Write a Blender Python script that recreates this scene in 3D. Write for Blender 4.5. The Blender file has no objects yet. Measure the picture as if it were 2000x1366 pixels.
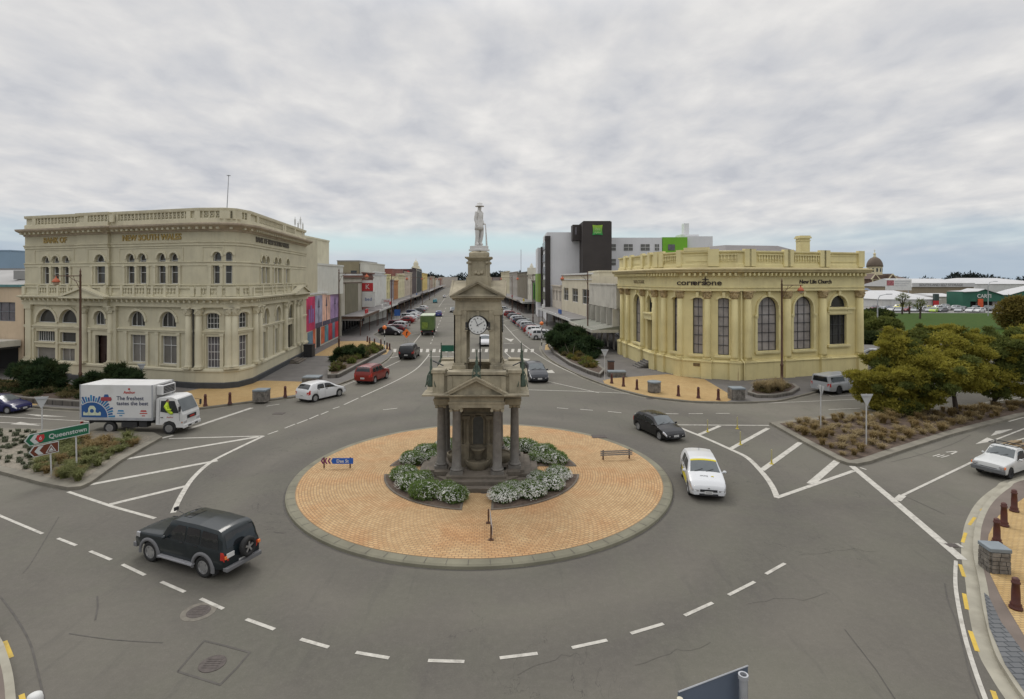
import bpy, math, random
from mathutils import Vector, Matrix
from mathutils.geometry import tessellate_polygon
R = math.radians
rnd = random.Random(7)
scene = bpy.context.scene
COL = scene.collection
# ------------------------------------------------------------------ camera
F, CH, HY = 1078.0, 10.0, 546.0            # focal length (photo px), eye height (m), horizon row
cam = bpy.data.cameras.new("camera"); camo = bpy.data.objects.new("camera", cam); COL.objects.link(camo)
camo.location = (0, 0, CH); camo.rotation_euler = (R(90), 0, 0)
cam.sensor_width = 36; cam.lens = 36 * F / 2000; cam.shift_y = -(683 - HY) / 2000
cam.clip_start = 0.1; cam.clip_end = 6000
scene.camera = camo
# ------------------------------------------------------------------ sky and sun
SUN_EL, SUN_AZ = 52, -25
w = bpy.data.worlds.new("World"); scene.world = w; w.use_nodes = True
N = w.node_tree.nodes; LK = w.node_tree.links; N.clear()
def nn(t, **k):
    n = N.new(t)
    for a, b in k.items(): setattr(n, a, b)
    return n
def mth(op, a, b=None, c=None, clamp=False):
    n = N.new('ShaderNodeMath'); n.operation = op; n.use_clamp = clamp
    for i, v in enumerate((a, b, c)):
        if v is None: continue
        if isinstance(v, (int, float)): n.inputs[i].default_value = v
        else: LK.new(v, n.inputs[i])
    return n.outputs[0]
def mix(f, a, b):
    n = N.new('ShaderNodeMix'); n.data_type = 'RGBA'
    for i, v in ((0, f), (6, a), (7, b)):
        if isinstance(v, (int, float)): n.inputs[i].default_value = v
        elif isinstance(v, tuple): n.inputs[i].default_value = v + (1,)
        else: LK.new(v, n.inputs[i])
    return n.outputs[2]
def ramp(f, pts):
    n = N.new('ShaderNodeValToRGB'); cr = n.color_ramp
    while len(cr.elements) > 1: cr.elements.remove(cr.elements[-1])
    for i, (p, c) in enumerate(pts):
        e = cr.elements[0] if i == 0 else cr.elements.new(p)
        e.position = p; e.color = (c, c, c, 1) if isinstance(c, (int, float)) else tuple(c) + (1,)
    LK.new(f, n.inputs[0]); return n.outputs[0]
def noise(vec, scale, detail=6, rough=.55, dist=0):
    n = N.new('ShaderNodeTexNoise'); n.inputs['Scale'].default_value = scale
    n.inputs['Detail'].default_value = detail; n.inputs['Roughness'].default_value = rough
    n.inputs['Distortion'].default_value = dist; LK.new(vec, n.inputs['Vector']); return n.outputs['Fac']
tc = nn('ShaderNodeTexCoord'); sp = nn('ShaderNodeSeparateXYZ'); LK.new(tc.outputs['Generated'], sp.inputs[0])
dx, dy, dz = sp.outputs
zz = mth('MAXIMUM', mth('ADD', dz, 0.19), 0.06)
cb = nn('ShaderNodeCombineXYZ'); LK.new(mth('DIVIDE', dx, zz), cb.inputs[0]); LK.new(mth('MULTIPLY', mth('DIVIDE', dy, zz), .8), cb.inputs[1])
n1 = noise(cb.outputs[0], 4.2, 5, .5, .25); n2 = noise(cb.outputs[0], .85, 4, .5, .3); n3 = noise(cb.outputs[0], 11.0, 5, .6, .2)
dens = mth('ADD', mth('ADD', mth('MULTIPLY', n1, .62), mth('MULTIPLY', n2, .34)), mth('MULTIPLY', n3, .13))
cloud = ramp(dens, [(.38, (.50, .515, .555)), (.48, (.59, .597, .62)), (.56, (.655, .652, .658)), (.63, (.72, .712, .705)), (.74, (.82, .80, .78))])
skyt = nn('ShaderNodeTexSky', sky_type='NISHITA'); skyt.sun_disc = False
skyt.sun_elevation = R(SUN_EL); skyt.sun_rotation = R(SUN_AZ); skyt.air_density = 1.3
blue = mix(.8, mix(1.0, skyt.outputs[0], (0.0, 0.0, 0.0)), (.40, .62, .72))
sk = nn('ShaderNodeMix', data_type='RGBA', blend_type='MULTIPLY'); sk.inputs[0].default_value = 1
LK.new(skyt.outputs[0], sk.inputs[6]); sk.inputs[7].default_value = (.10, .10, .10, 1)
blue = mix(.72, sk.outputs[2], (.47, .70, .78))
# open blue strip low over the horizon, in front of the street, greyer to the sides
az = mth('ARCTAN2', dx, dy)
front = ramp(mth('ADD', mth('MULTIPLY', mth('ABSOLUTE', mth('ADD', az, .1)), 1.3), 0), [(0, 1.0), (.30, .95), (.55, .3), (.8, .35), (1, .45)])
wob = mth('MULTIPLY', mth('SUBTRACT', n2, .5), .035)
strip = ramp(mth('MULTIPLY', mth('ADD', dz, wob), 5), [(.0, 0), (.20, 0), (.27, 1), (.34, 1), (.45, .12), (.6, 0)])
bv = mix(mth('MULTIPLY', strip, front), cloud, blue)
lowc = mix(ramp(mth('MULTIPLY', mth('ADD', dz, mth('MULTIPLY', wob, .5)), 6), [(0, 1), (.18, .85), (.34, .35), (.6, 0)]), bv, (.50, .57, .63))
sideb = mth('MULTIPLY', ramp(mth('MULTIPLY', mth('ABSOLUTE', az), 1.2), [(.45, 0), (.8, .75)]), ramp(mth('MULTIPLY', mth('ADD', dz, mth('MULTIPLY', mth('SUBTRACT', n1, .5), .12)), 5), [(0, 1), (.22, .75), (.5, 0)]))
lowc = mix(sideb, lowc, (.37, .45, .54))
zen = ramp(dz, [(0, .86), (.35, .92), (.5, 1.0), (.62, .0)])
boost = ramp(dz, [(.42, 0.0), (.75, 1.0)])
gain = mth('ADD', mth('MULTIPLY', boost, .95), .99)
vm = nn('ShaderNodeVectorMath', operation='SCALE'); LK.new(lowc, vm.inputs[0]); LK.new(gain, vm.inputs['Scale'])
bg = nn('ShaderNodeBackground'); LK.new(vm.outputs[0], bg.inputs[0]); bg.inputs[1].default_value = 1.0
wo = nn('ShaderNodeOutputWorld'); LK.new(bg.outputs[0], wo.inputs[0])
sl = bpy.data.lights.new("sun", 'SUN'); sl.energy = 0.9; sl.angle = R(18); sl.color = (1, .96, .9)
so = bpy.data.objects.new("sun", sl); COL.objects.link(so)
_sd = Vector((math.sin(R(SUN_AZ)) * math.cos(R(SUN_EL)), math.cos(R(SUN_AZ)) * math.cos(R(SUN_EL)), math.sin(R(SUN_EL))))
so.rotation_euler = _sd.to_track_quat('Z', 'Y').to_euler(); so.location = (0, 0, 60)
scene.view_settings.view_transform = 'Standard'; scene.view_settings.look = 'None'
scene.view_settings.exposure = 0.10; scene.view_settings.gamma = 1
scene.cycles.max_bounces = 6; scene.cycles.diffuse_bounces = 3; scene.cycles.glossy_bounces = 3
scene.cycles.transparent_max_bounces = 6; scene.cycles.caustics_reflective = False; scene.cycles.caustics_refractive = False
# ------------------------------------------------------------------ materials
MATS = {}
class MT:
    def __init__(s, name):
        s.m = bpy.data.materials.new(name); s.m.use_nodes = True; s.nt = s.m.node_tree
        s.b = s.nt.nodes['Principled BSDF']; s.tc = None
    def node(s, t, **k):
        n = s.nt.nodes.new(t)
        for a, b in k.items(): setattr(n, a, b)
        return n
    def ln(s, a, b): s.nt.links.new(a, b)
    def setv(s, inp, v):
        if isinstance(v, (int, float)): inp.default_value = v
        elif isinstance(v, (tuple, list)): inp.default_value = tuple(v) + ((1,) if len(inp.default_value) == 4 and len(v) == 3 else ())
        else: s.ln(v, inp)
    def obj(s):
        if not s.tc: s.tc = s.node('ShaderNodeTexCoord')
        return s.tc.outputs['Object']
    def noise(s, scale, detail=5, rough=.55, vec=None, dist=0):
        n = s.node('ShaderNodeTexNoise'); n.inputs['Scale'].default_value = scale; n.inputs['Detail'].default_value = detail
        n.inputs['Roughness'].default_value = rough; n.inputs['Distortion'].default_value = dist
        s.ln(vec or s.obj(), n.inputs['Vector']); return n.outputs['Fac']
    def math(s, op, a, b=None, c=None):
        n = s.node('ShaderNodeMath'); n.operation = op
        for i, v in enumerate((a, b, c)):
            if v is not None: s.setv(n.inputs[i], v)
        return n.outputs[0]
    def mix(s, f, a, b, bt='MIX'):
        n = s.node('ShaderNodeMix'); n.data_type = 'RGBA'; n.blend_type = bt
        s.setv(n.inputs[0], f); s.setv(n.inputs[6], a); s.setv(n.inputs[7], b); return n.outputs[2]
    def ramp(s, f, pts):
        n = s.node('ShaderNodeValToRGB'); cr = n.color_ramp
        while len(cr.elements) > 1: cr.elements.remove(cr.elements[-1])
        for i, (p, c) in enumerate(pts):
            e = cr.elements[0] if i == 0 else cr.elements.new(p)
            e.position = p; e.color = (c, c, c, 1) if isinstance(c, (int, float)) else tuple(c) + (1,)
        s.ln(f, n.inputs[0]); return n.outputs[0]
    def bump(s, h, st=.3, dist=.02):
        n = s.node('ShaderNodeBump'); n.inputs['Strength'].default_value = st; n.inputs['Distance'].default_value = dist
        s.ln(h, n.inputs['Height']); s.ln(n.outputs[0], s.b.inputs['Normal'])
    def scaled(s, v):
        n = s.node('ShaderNodeVectorMath'); n.operation = 'MULTIPLY'; s.ln(s.obj(), n.inputs[0]); n.inputs[1].default_value = v
        return n.outputs[0]
def mat(name, col, rough=.7, var=.18, scale=1.5, metal=0, bump=0, bscale=30, dirt=None, streak=0, spec=.4):
    """plain surface with two octaves of tone variation, optional dirt patches and vertical rain streaks"""
    if name in MATS: return MATS[name]
    t = MT(name); c = tuple(col)
    dk = tuple(x * (1 - var) for x in c); lt = tuple(min(1, x * (1 + var)) for x in c)
    o = t.mix(t.ramp(t.noise(scale), [(.3, 0), (.7, 1)]), dk, lt)
    if dirt: o = t.mix(t.math('MULTIPLY', t.ramp(t.noise(scale * .6 + .13, 8, .65), [(.5, 0), (.72, 1)]), .65), o, dirt)
    if streak:
        v = t.scaled((3.1, 3.1, .22))
        o = t.mix(t.math('MULTIPLY', t.ramp(t.noise(1.0, 4, .6, v), [(.52, 0), (.75, 1)]), streak), o, tuple(x * .55 for x in c))
    t.ln(o, t.b.inputs['Base Color'])
    t.b.inputs['Roughness'].default_value = rough; t.b.inputs['Metallic'].default_value = metal
    t.b.inputs['Specular IOR Level'].default_value = spec
    if bump: t.bump(t.noise(bscale, 4), bump)
    MATS[name] = t.m; return t.m
def glassmat(name, col=(.03, .035, .04), rough=.08, var=.5, scale=.6):
    if name in MATS: return MATS[name]
    t = MT(name)
    o = t.mix(t.noise(scale, 3), tuple(x * (1 - var) for x in col), tuple(x * (1 + var) for x in col))
    t.ln(o, t.b.inputs['Base Color']); t.b.inputs['Roughness'].default_value = rough; t.b.inputs['Specular IOR Level'].default_value = .6
    t.bump(t.noise(.9, 3), .35, .05)
    MATS[name] = t.m; return t.m
def bricks(name, c1, c2, mortar, w, h, ms=.03, polar=None, bumpst=.3, patch=None, vec_scale=None, var=.0):
    t = MT(name)
    if polar:
        s = t.node('ShaderNodeSeparateXYZ'); t.ln(t.obj(), s.inputs[0])
        x = t.math('SUBTRACT', s.outputs[0], polar[0]); y = t.math('SUBTRACT', s.outputs[1], polar[1])
        r = t.math('SQRT', t.math('ADD', t.math('MULTIPLY', x, x), t.math('MULTIPLY', y, y)))
        a = t.math('MULTIPLY', t.math('ARCTAN2', y, x), 7.0)
        cbn = t.node('ShaderNodeCombineXYZ'); t.ln(a, cbn.inputs[0]); t.ln(r, cbn.inputs[1]); vec = cbn.outputs[0]
    else: vec = t.obj()
    b = t.node('ShaderNodeTexBrick'); t.ln(vec, b.inputs['Vector'])
    b.inputs['Color1'].default_value = c1 + (1,); b.inputs['Color2'].default_value = c2 + (1,); b.inputs['Mortar'].default_value = mortar + (1,)
    b.inputs['Scale'].default_value = 1; b.inputs['Brick Width'].default_value = w; b.inputs['Row Height'].default_value = h
    b.inputs['Mortar Size'].default_value = ms; b.inputs['Mortar Smooth'].default_value = .4; b.inputs['Bias'].default_value = 0
    o = b.outputs['Color']
    if patch: o = t.mix(t.math('MULTIPLY', t.ramp(t.noise(.32, 6, .6), [(.46, 0), (.66, 1)]), .75), o, patch, 'MULTIPLY')
    o = t.mix(t.math('MULTIPLY', t.ramp(t.noise(1.3, 8, .7), [(.4, 0), (.8, 1)]), .45), o, (.62, .58, .52), 'MULTIPLY')
    t.ln(o, t.b.inputs['Base Color']); t.b.inputs['Roughness'].default_value = .85; t.b.inputs['Specular IOR Level'].default_value = .25
    if bumpst: t.bump(t.math('SUBTRACT', 1.0, b.outputs['Fac']), bumpst, .01)
    MATS[name] = t.m; return t.m
def asphalt():
    t = MT('asphalt')
    big = t.ramp(t.noise(.07, 7, .62, None, .6), [(.32, 0), (.68, 1)])
    o = t.mix(big, (.106, .097, .082), (.196, .181, .148))
    # worn wheel paths round the island
    s = t.node('ShaderNodeSeparateXYZ'); t.ln(t.obj(), s.inputs[0])
    x = t.math('ADD', s.outputs[0], 1.55); y = t.math('SUBTRACT', s.outputs[1], 28.4)
    r = t.math('SQRT', t.math('ADD', t.math('MULTIPLY', x, x), t.math('MULTIPLY', y, y)))
    r = t.math('ADD', r, t.math('MULTIPLY', t.noise(.15, 3), 1.6))
    ring = t.ramp(t.math('DIVIDE', r, 40), [(.23, 0), (.27, .8), (.32, .35), (.37, .9), (.43, .2), (.50, .45), (.62, 0)])
    o = t.mix(t.math('MULTIPLY', ring, .75), o, (.084, .077, .069))
    pc = t.ramp(t.noise(.9, 8, .7, None, .4), [(.55, 0), (.78, 1)])
    o = t.mix(t.math('MULTIPLY', pc, .28), o, (.075, .072, .065))
    g2 = t.ramp(t.noise(.23, 5, .6, None, .8), [(.42, 0), (.62, 1)]); o = t.mix(t.math('MULTIPLY', g2, .35), o, (.135, .135, .100))
    st = t.ramp(t.noise(2.0, 3, .6, t.scaled((1.0, .12, 1))), [(.60, 0), (.68, 1)]); o = t.mix(t.math('MULTIPLY', st, .22), o, (.075, .07, .063))
    # tar blotches and fine grain
    fn = t.noise(55, 3, .7); o = t.mix(t.math('MULTIPLY', t.ramp(fn, [(.35, 1), (.6, 0)]), .28), o, (.05, .05, .045))
    sp_ = t.noise(16, 4, .8); o = t.mix(t.math('MULTIPLY', t.ramp(sp_, [(.55, 0), (.72, 1)]), .30), o, (.22, .205, .18)); o = t.mix(t.math('MULTIPLY', t.ramp(sp_, [(.30, 1), (.42, 0)]), .35), o, (.06, .056, .05))
    md = t.noise(4.5, 6, .7); o = t.mix(t.math('MULTIPLY', t.ramp(md, [(.45, 0), (.75, 1)]), .22), o, (.19, .175, .15))
    # cracks: thin sinuous lines from noise level-sets, only in places
    cn = t.math('ABSOLUTE', t.math('SUBTRACT', t.noise(.33, 5, .62, None, 1.2), .5))
    cr = t.ramp(t.math('MULTIPLY', cn, 1.0), [(.0, 1), (.0012, .7), (.0028, 0)])
    wh = t.ramp(t.noise(.11, 3), [(.50, 0), (.60, 1)])
    o = t.mix(t.math('MULTIPLY', t.math('MULTIPLY', cr, wh), .55), o, (.03, .028, .026))
    t.ln(o, t.b.inputs['Base Color']); t.b.inputs['Roughness'].default_value = .86; t.b.inputs['Specular IOR Level'].default_value = .3
    t.bump(fn, .25, .01); MATS['asphalt'] = t.m; return t.m
def paintmat(name='car_paint'):
    t = MT(name); oi = t.node('ShaderNodeObjectInfo')
    o = t.mix(t.math('MULTIPLY', t.ramp(t.noise(2.2, 6, .65), [(.5, 0), (.8, 1)]), .05), oi.outputs['Color'], (.25, .23, .2))
    t.ln(o, t.b.inputs['Base Color']); t.b.inputs['Roughness'].default_value = .30; t.b.inputs['Specular IOR Level'].default_value = .25; t.b.inputs['Coat Weight'].default_value = .45
    t.b.inputs['Coat Roughness'].default_value = .12; MATS[name] = t.m; return t.m
def foliage(name, c1, c2, c3=None):
    t = MT(name)
    o = t.mix(t.ramp(t.noise(.9, 4), [(.35, 0), (.65, 1)]), c1, c2)
    if c3: o = t.mix(t.ramp(t.noise(3.0, 3), [(.55, 0), (.75, 1)]), o, c3)
    o = t.mix(t.ramp(t.noise(14, 2), [(.3, .5), (.6, 0)]), o, tuple(x * .55 for x in c1))
    t.ln(o, t.b.inputs['Base Color']); t.b.inputs['Roughness'].default_value = .75; t.b.inputs['Specular IOR Level'].default_value = .2
    tr = t.node('ShaderNodeBsdfTranslucent'); t.ln(o, tr.inputs['Color']); mx = t.node('ShaderNodeMixShader'); mx.inputs[0].default_value = .45; t.ln(t.b.outputs[0], mx.inputs[1]); t.ln(tr.outputs[0], mx.inputs[2]); t.ln(mx.outputs[0], t.nt.nodes['Material Output'].inputs[0])
    MATS[name] = t.m; return t.m
# ------------------------------------------------------------------ mesh helpers
class MB:
    def __init__(s): s.v = []; s.f = []; s.mi = []; s.cur = 0; s.sm = []; s.smooth = False
    def add(s, vs, fs):
        b = len(s.v); s.v += [tuple(v) for v in vs]
        for f in fs: s.f.append([b + i for i in f]); s.mi.append(s.cur); s.sm.append(s.smooth)
        return s
    def box(s, x0, x1, y0, y1, z0, z1, M=None):
        vs = [(x, y, z) for z in (z0, z1) for y in (y0, y1) for x in (x0, x1)]
        if M: vs = [M @ Vector(v) for v in vs]
        return s.add(vs, [(0, 2, 3, 1), (4, 5, 7, 6), (0, 1, 5, 4), (2, 6, 7, 3), (0, 4, 6, 2), (1, 3, 7, 5)])
    def cbox(s, c, sz, M=None): return s.box(c[0]-sz[0]/2, c[0]+sz[0]/2, c[1]-sz[1]/2, c[1]+sz[1]/2, c[2]-sz[2]/2, c[2]+sz[2]/2, M)
    def lathe(s, prof, c=(0, 0, 0), n=16, M=None, a0=0, a1=2*math.pi, sx=1, sy=1):
        full = abs(a1 - a0 - 2*math.pi) < 1e-6; m = n if full else n + 1; vs = []
        for r, z in prof:
            for i in range(m):
                a = a0 + (a1 - a0) * i / n; vs.append(Vector((c[0] + r*math.cos(a)*sx, c[1] + r*math.sin(a)*sy, c[2] + z)))
        if M: vs = [M @ v for v in vs]
        fs = []
        for j in range(len(prof) - 1):
            for i in range(n):
                k = (i + 1) % m; fs.append((j*m+i, j*m+k, (j+1)*m+k, (j+1)*m+i))
        if full:
            if prof[0][0] > 1e-6: fs.append(tuple(reversed(range(m))))
            if prof[-1][0] > 1e-6: fs.append(tuple((len(prof)-1)*m + i for i in range(m)))
        return s.add(vs, fs)
    def tube(s, pts, rads, n=8, cap=True):
        pts = [Vector(p) for p in pts]
        if isinstance(rads, (int, float)): rads = [rads] * len(pts)
        vs = []; up = Vector((0, 0, 1)); pu = None
        for i, p in enumerate(pts):
            d = (pts[min(i+1, len(pts)-1)] - pts[max(i-1, 0)]).normalized()
            u = d.cross(up) if pu is None else (pu - d * pu.dot(d))
            if u.length < 1e-3: u = d.cross(Vector((1, 0, 0)))
            u.normalize(); pu = u; v = d.cross(u)
            for k in range(n):
                a = 2*math.pi*k/n; vs.append(p + (u*math.cos(a) + v*math.sin(a)) * rads[i])
        fs = [(j*n+i, j*n+(i+1) % n, (j+1)*n+(i+1) % n, (j+1)*n+i) for j in range(len(pts)-1) for i in range(n)]
        if cap: fs += [tuple(reversed(range(n))), tuple((len(pts)-1)*n+i for i in range(n))]
        return s.add(vs, fs)
    def prism(s, poly, z0, z1, M=None):
        n = len(poly)
        tri = tessellate_polygon([[Vector((p[0], p[1], 0)) for p in poly]])
        vs = [Vector((p[0], p[1], z0)) for p in poly] + [Vector((p[0], p[1], z1)) for p in poly]
        if M: vs = [M @ v for v in vs]
        fs = [(i, (i+1) % n, (i+1) % n + n, i + n) for i in range(n)]
        if M or n <= 4: fs += [tuple(reversed(range(n))), tuple(range(n, 2*n))]
        else: fs += [tuple(reversed(t)) for t in tri] + [tuple(i + n for i in t) for t in tri]
        return s.add(vs, fs)
    def sheet(s, poly, z):
        P = [Vector((p[0], p[1], z)) for p in poly]
        tri = tessellate_polygon([P]); fs = []
        for a, b, c in tri:
            nz = (P[b]-P[a]).cross(P[c]-P[a]).z; fs.append((a, b, c) if nz > 0 else (a, c, b))
        return s.add(P, fs)
    def build(s, name, mats, parent=None, smooth=False, bevel=0, fix=True):
        me = bpy.data.meshes.new(name); me.from_pydata(s.v, [], s.f)
        if not isinstance(mats, (list, tuple)): mats = [mats]
        for m in mats: me.materials.append(m)
        me.polygons.foreach_set('material_index', s.mi)
        me.polygons.foreach_set('use_smooth', [bool(smooth or q) for q in s.sm]); me.update()
        if fix and len(s.f) < 60000:
            import bmesh
            bm = bmesh.new(); bm.from_mesh(me); bmesh.ops.recalc_face_normals(bm, faces=bm.faces); bm.to_mesh(me); bm.free()
        o = bpy.data.objects.new(name, me); COL.objects.link(o)
        if parent: o.parent = parent
        if bevel:
            b = o.modifiers.new('bevel', 'BEVEL'); b.width = bevel; b.segments = 2; b.limit_method = 'ANGLE'; b.angle_limit = R(35)
        return o
def tag(o, label=None, cat=None, group=None, kind=None):
    if label: o['label'] = label
    if cat: o['category'] = cat
    if group: o['group'] = group
    if kind: o['kind'] = kind
    return o
def empty(name, loc=(0, 0, 0), rz=0, label=None, cat=None, group=None):
    o = bpy.data.objects.new(name, None); COL.objects.link(o); o.location = loc; o.rotation_euler = (0, 0, rz)
    o.empty_display_size = .3; return tag(o, label, cat, group)
def kids(o): return [c for c in bpy.data.objects if c.parent == o]
def copy_tree(o, parent=None, kd=None):
    c = o.copy(); COL.objects.link(c); c.parent = parent
    for k in (TREE.get(o.name) or kids(o)): copy_tree(k, c)
    return c
TREE = {}
def dup(o, loc, rz=None, label=None, scale=None):
    if o.name not in TREE:
        def reg(q):
            TREE[q.name] = kids(q)
            for k in TREE[q.name]: reg(k)
        reg(o)
    c = copy_tree(o); c.location = loc
    if rz is not None: c.rotation_euler = (0, 0, rz)
    if label: c['label'] = label
    if scale: c.scale = (scale,)*3 if isinstance(scale, (int, float)) else scale
    return c
def G(px, py, z=0.0):
    Y = F * (CH - z) / (py - HY); return (( px - 1000) * Y / F, Y)
def ZA(py, Y): return CH - (py - HY) * Y / F
def text(s, size, M, m, parent, name='lettering', extr=.03, align='CENTER', bold=0, sx=1, space=1.0):
    cu = bpy.data.curves.new(name, 'FONT'); cu.body = s; cu.size = size; cu.extrude = extr; cu.align_x = align; cu.align_y = 'CENTER'
    cu.offset = bold; cu.space_character = space; cu.resolution_u = 3
    t = bpy.data.objects.new(name, cu); COL.objects.link(t)
    dg = bpy.context.evaluated_depsgraph_get(); dg.update()
    me = bpy.data.meshes.new_from_object(t.evaluated_get(dg)); bpy.data.objects.remove(t)
    me.transform(Matrix.Diagonal((sx, 1, 1, 1))); me.transform(M); me.materials.clear(); me.materials.append(m)
    o = bpy.data.objects.new(name, me); COL.objects.link(o)
    if parent: o.parent = parent
    return o
def wallM(p, u, nrm):
    """matrix: local x -> u (horizontal), local y -> up, local z -> nrm, origin p"""
    u = Vector(u).normalized(); n_ = Vector(nrm).normalized(); v = Vector((0, 0, 1))
    return Matrix(((u.x, v.x, n_.x, p[0]), (u.y, v.y, n_.y, p[1]), (u.z, v.z, n_.z, p[2]), (0, 0, 0, 1)))
M_ = mat
ASPH = asphalt()
WHITE_LINE = mat('road_paint_white', (.47, .45, .40), .7, .14, 5, dirt=(.19, .175, .15))
YELLOW_LINE = mat('road_paint_yellow', (.55, .38, .06), .7, .1, 3, dirt=(.3, .22, .08))
KERB = mat('concrete_kerb', (.19, .175, .14), .85, .2, 1.2, bump=.2, dirt=(.12, .11, .09))
KERB_PALE = mat('concrete_pale', (.32, .30, .24), .85, .15, 1.2, bump=.15, dirt=(.2, .18, .14))
PAVE = mat('pavement_grey', (.145, .135, .125), .85, .12, .8, bump=.2, dirt=(.10, .095, .09))
STONE = mat('memorial_sandstone', (.34, .30, .215), .85, .26, 1.4, bump=.5, bscale=12, dirt=(.11, .10, .08), streak=.6)
STONE_D = mat('dark_stone_steps', (.135, .115, .092), .85, .25, 1.6, bump=.4, dirt=(.07, .065, .055))
GRANITE = mat('granite_column', (.15, .138, .122), .5, .18, 4, bump=.1, dirt=(.08, .07, .065))
MARBLE = mat('white_marble', (.62, .61, .59), .6, .08, 3, dirt=(.45, .43, .40))
BANKM = mat('bank_beige_stucco', (.53, .49, .355), .8, .07, .6, bump=.15, dirt=(.42, .385, .28), streak=.22)
BANK_T = mat('bank_trim', (.57, .53, .39), .8, .08, .8, dirt=(.42, .38, .28), streak=.22)
CORN = mat('yellow_cream_stucco', (.66, .575, .295), .8, .06, .6, bump=.12, dirt=(.55, .47, .24), streak=.2)
CORN_T = mat('yellow_cream_trim', (.70, .62, .335), .8, .07, .8, dirt=(.52, .44, .24), streak=.2)
CAPM = mat('capital_weathered', (.42, .32, .17), .85, .3, 3, bump=.5, dirt=(.22, .16, .09))
GLASS = glassmat('window_glass', (.035, .036, .035)); GLASSL = glassmat('curtained_glass', (.17, .16, .145), .25, .45, .9)
CGLASS = glassmat('car_glass', (.018, .021, .024), .05); WGLASS = glassmat('windscreen_glass_painted_sky', (.10, .115, .12), .12, .35, 1.5)  # windscreen base colour lightened to grey, a sky reflection painted into the glass
DARK = mat('dark_void', (.02, .019, .018), .8, .1)
CHAR = mat('charcoal_plinth', (.05, .052, .055), .7, .15, 2)
WHITEP = mat('white_paint', (.62, .62, .60), .6, .06, 1.2, dirt=(.45, .44, .41))
RUST = mat('brown_painted_iron', (.10, .052, .034), .55, .2, 3)
BOLL = mat('maroon_bollard_paint', (.085, .028, .022), .5, .2, 4, dirt=(.05, .03, .025))
GREEN_I = mat('verdigris_iron', (.06, .09, .065), .6, .25, 8, dirt=(.05, .07, .05))
RUBBER = mat('tyre_rubber', (.022, .022, .022), .8, .2, 8); ALLOY = mat('alloy_rim', (.42, .42, .42), .35, .1, 4, metal=.7)
TRIM = mat('black_plastic_trim', (.03, .03, .032), .6, .2, 4); PAINT = paintmat()
CHROME = mat('lamp_chrome', (.6, .6, .62), .15, .1, 4, metal=.6); REDL = mat('tail_light_red', (.45, .03, .02), .3, .1, 5)
ORNG = mat('orange_lens', (.85, .22, .05), .4, .1, 5); PLATE = mat('plate_white', (.6, .6, .58), .5, .05)
STEEL = mat('galvanised_steel', (.40, .41, .43), .45, .12, 3, metal=.3)
CONC = mat('pale_concrete', (.52, .50, .44), .8, .1, .5, dirt=(.28, .26, .22), streak=.35)
# ------------------------------------------------------------------ ground, roads, islands
def LBX(Y): return -20.6 - .0946 * Y         # building line, west side of the street
def RBX(Y): return 21.65 - .0946 * Y         # building line, east side
SDIR = math.atan2(-.0946, 1.0)                # heading offset of the street from +Y
SROT = -SDIR                                  # z rotation that turns +Y into the street direction
def crom(pts, n=5):
    out = []
    for i in range(len(pts) - 1):
        p0, p1, p2, p3 = pts[max(i-1, 0)], pts[i], pts[i+1], pts[min(i+2, len(pts)-1)]
        for k in range(n):
            t = k / n
            out.append(tuple(.5 * ((2*p1[j]) + (-p0[j]+p2[j])*t + (2*p0[j]-5*p1[j]+4*p2[j]-p3[j])*t*t + (-p0[j]+3*p1[j]-3*p2[j]+p3[j])*t**3) for j in (0, 1)))
    return out + [tuple(pts[-1])]
def PX(*pts, z=0): return [G(x, y, z) for x, y in pts]
def offs(path, d, closed=True):
    """offset a 2-D polyline by d to its right-hand side (mitred)"""
    n = len(path); out = []
    for i in range(n):
        if closed: a, b, c = path[i-1], path[i], path[(i+1) % n]
        else: a, b, c = path[max(i-1, 0)], path[i], path[min(i+1, n-1)]
        def nr(p, q):
            dx_, dy_ = q[0]-p[0], q[1]-p[1]; l = math.hypot(dx_, dy_)
            return None if l < 1e-9 else (dy_/l, -dx_/l)
        n1_, n2_ = nr(a, b), nr(b, c); n1_ = n1_ or n2_; n2_ = n2_ or n1_
        mx, my = n1_[0]+n2_[0], n1_[1]+n2_[1]; ml = math.hypot(mx, my)
        if ml < .35: mx, my, k = n1_[0], n1_[1], 1
        else:
            mx, my = mx/ml, my/ml; k = 1 / max(.45, mx*n1_[0] + my*n1_[1])
        out.append((b[0] + mx*d*k, b[1] + my*d*k))
    return out
def area(p): return sum(p[i-1][0]*p[i][1] - p[i][0]*p[i-1][1] for i in range(len(p))) / 2
def inset(poly, d):
    return offs(poly, -d if area(poly) > 0 else d)
def kerbed(name, poly, top, h=.14, kw=.16, km=KERB, topname='pavement'):
    o = MB().prism(poly, -.05, h).build(name, km); tag(o, kind='structure')
    t = MB().sheet(inset(poly, kw), h + .005).build(topname, top); tag(t, kind='structure'); return t
tag(MB().sheet([(-3000, -300), (3000, -300), (3000, 5000), (-3000, 5000)], -.06).build('ground', mat('far_ground', (.10, .11, .07), .9, .3, .01)), kind='structure')
tag(MB().sheet([(-320, -60), (260, -60), (260, 900), (-320, 900)], 0).build('road', ASPH), kind='structure')
YB = (.44, .262, .095); YB2 = (.38, .215, .075)
YPAVE = bricks('yellow_paving', (.50, .355, .165), (.44, .30, .13), (.26, .18, .10), .22, .11, .012, patch=(.9, .86, .8))
C0 = (-1.52, 28.42)
RPAVE = bricks('roundabout_bricks', (.52, .36, .19), (.43, .28, .14), (.24, .165, .10), .19, .128, .014, polar=C0, patch=(1.0, .80, .70))
BPAVE = bricks('grey_pavers', (.15, .155, .16), (.12, .125, .13), (.06, .065, .07), .3, .2, .02)
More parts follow.
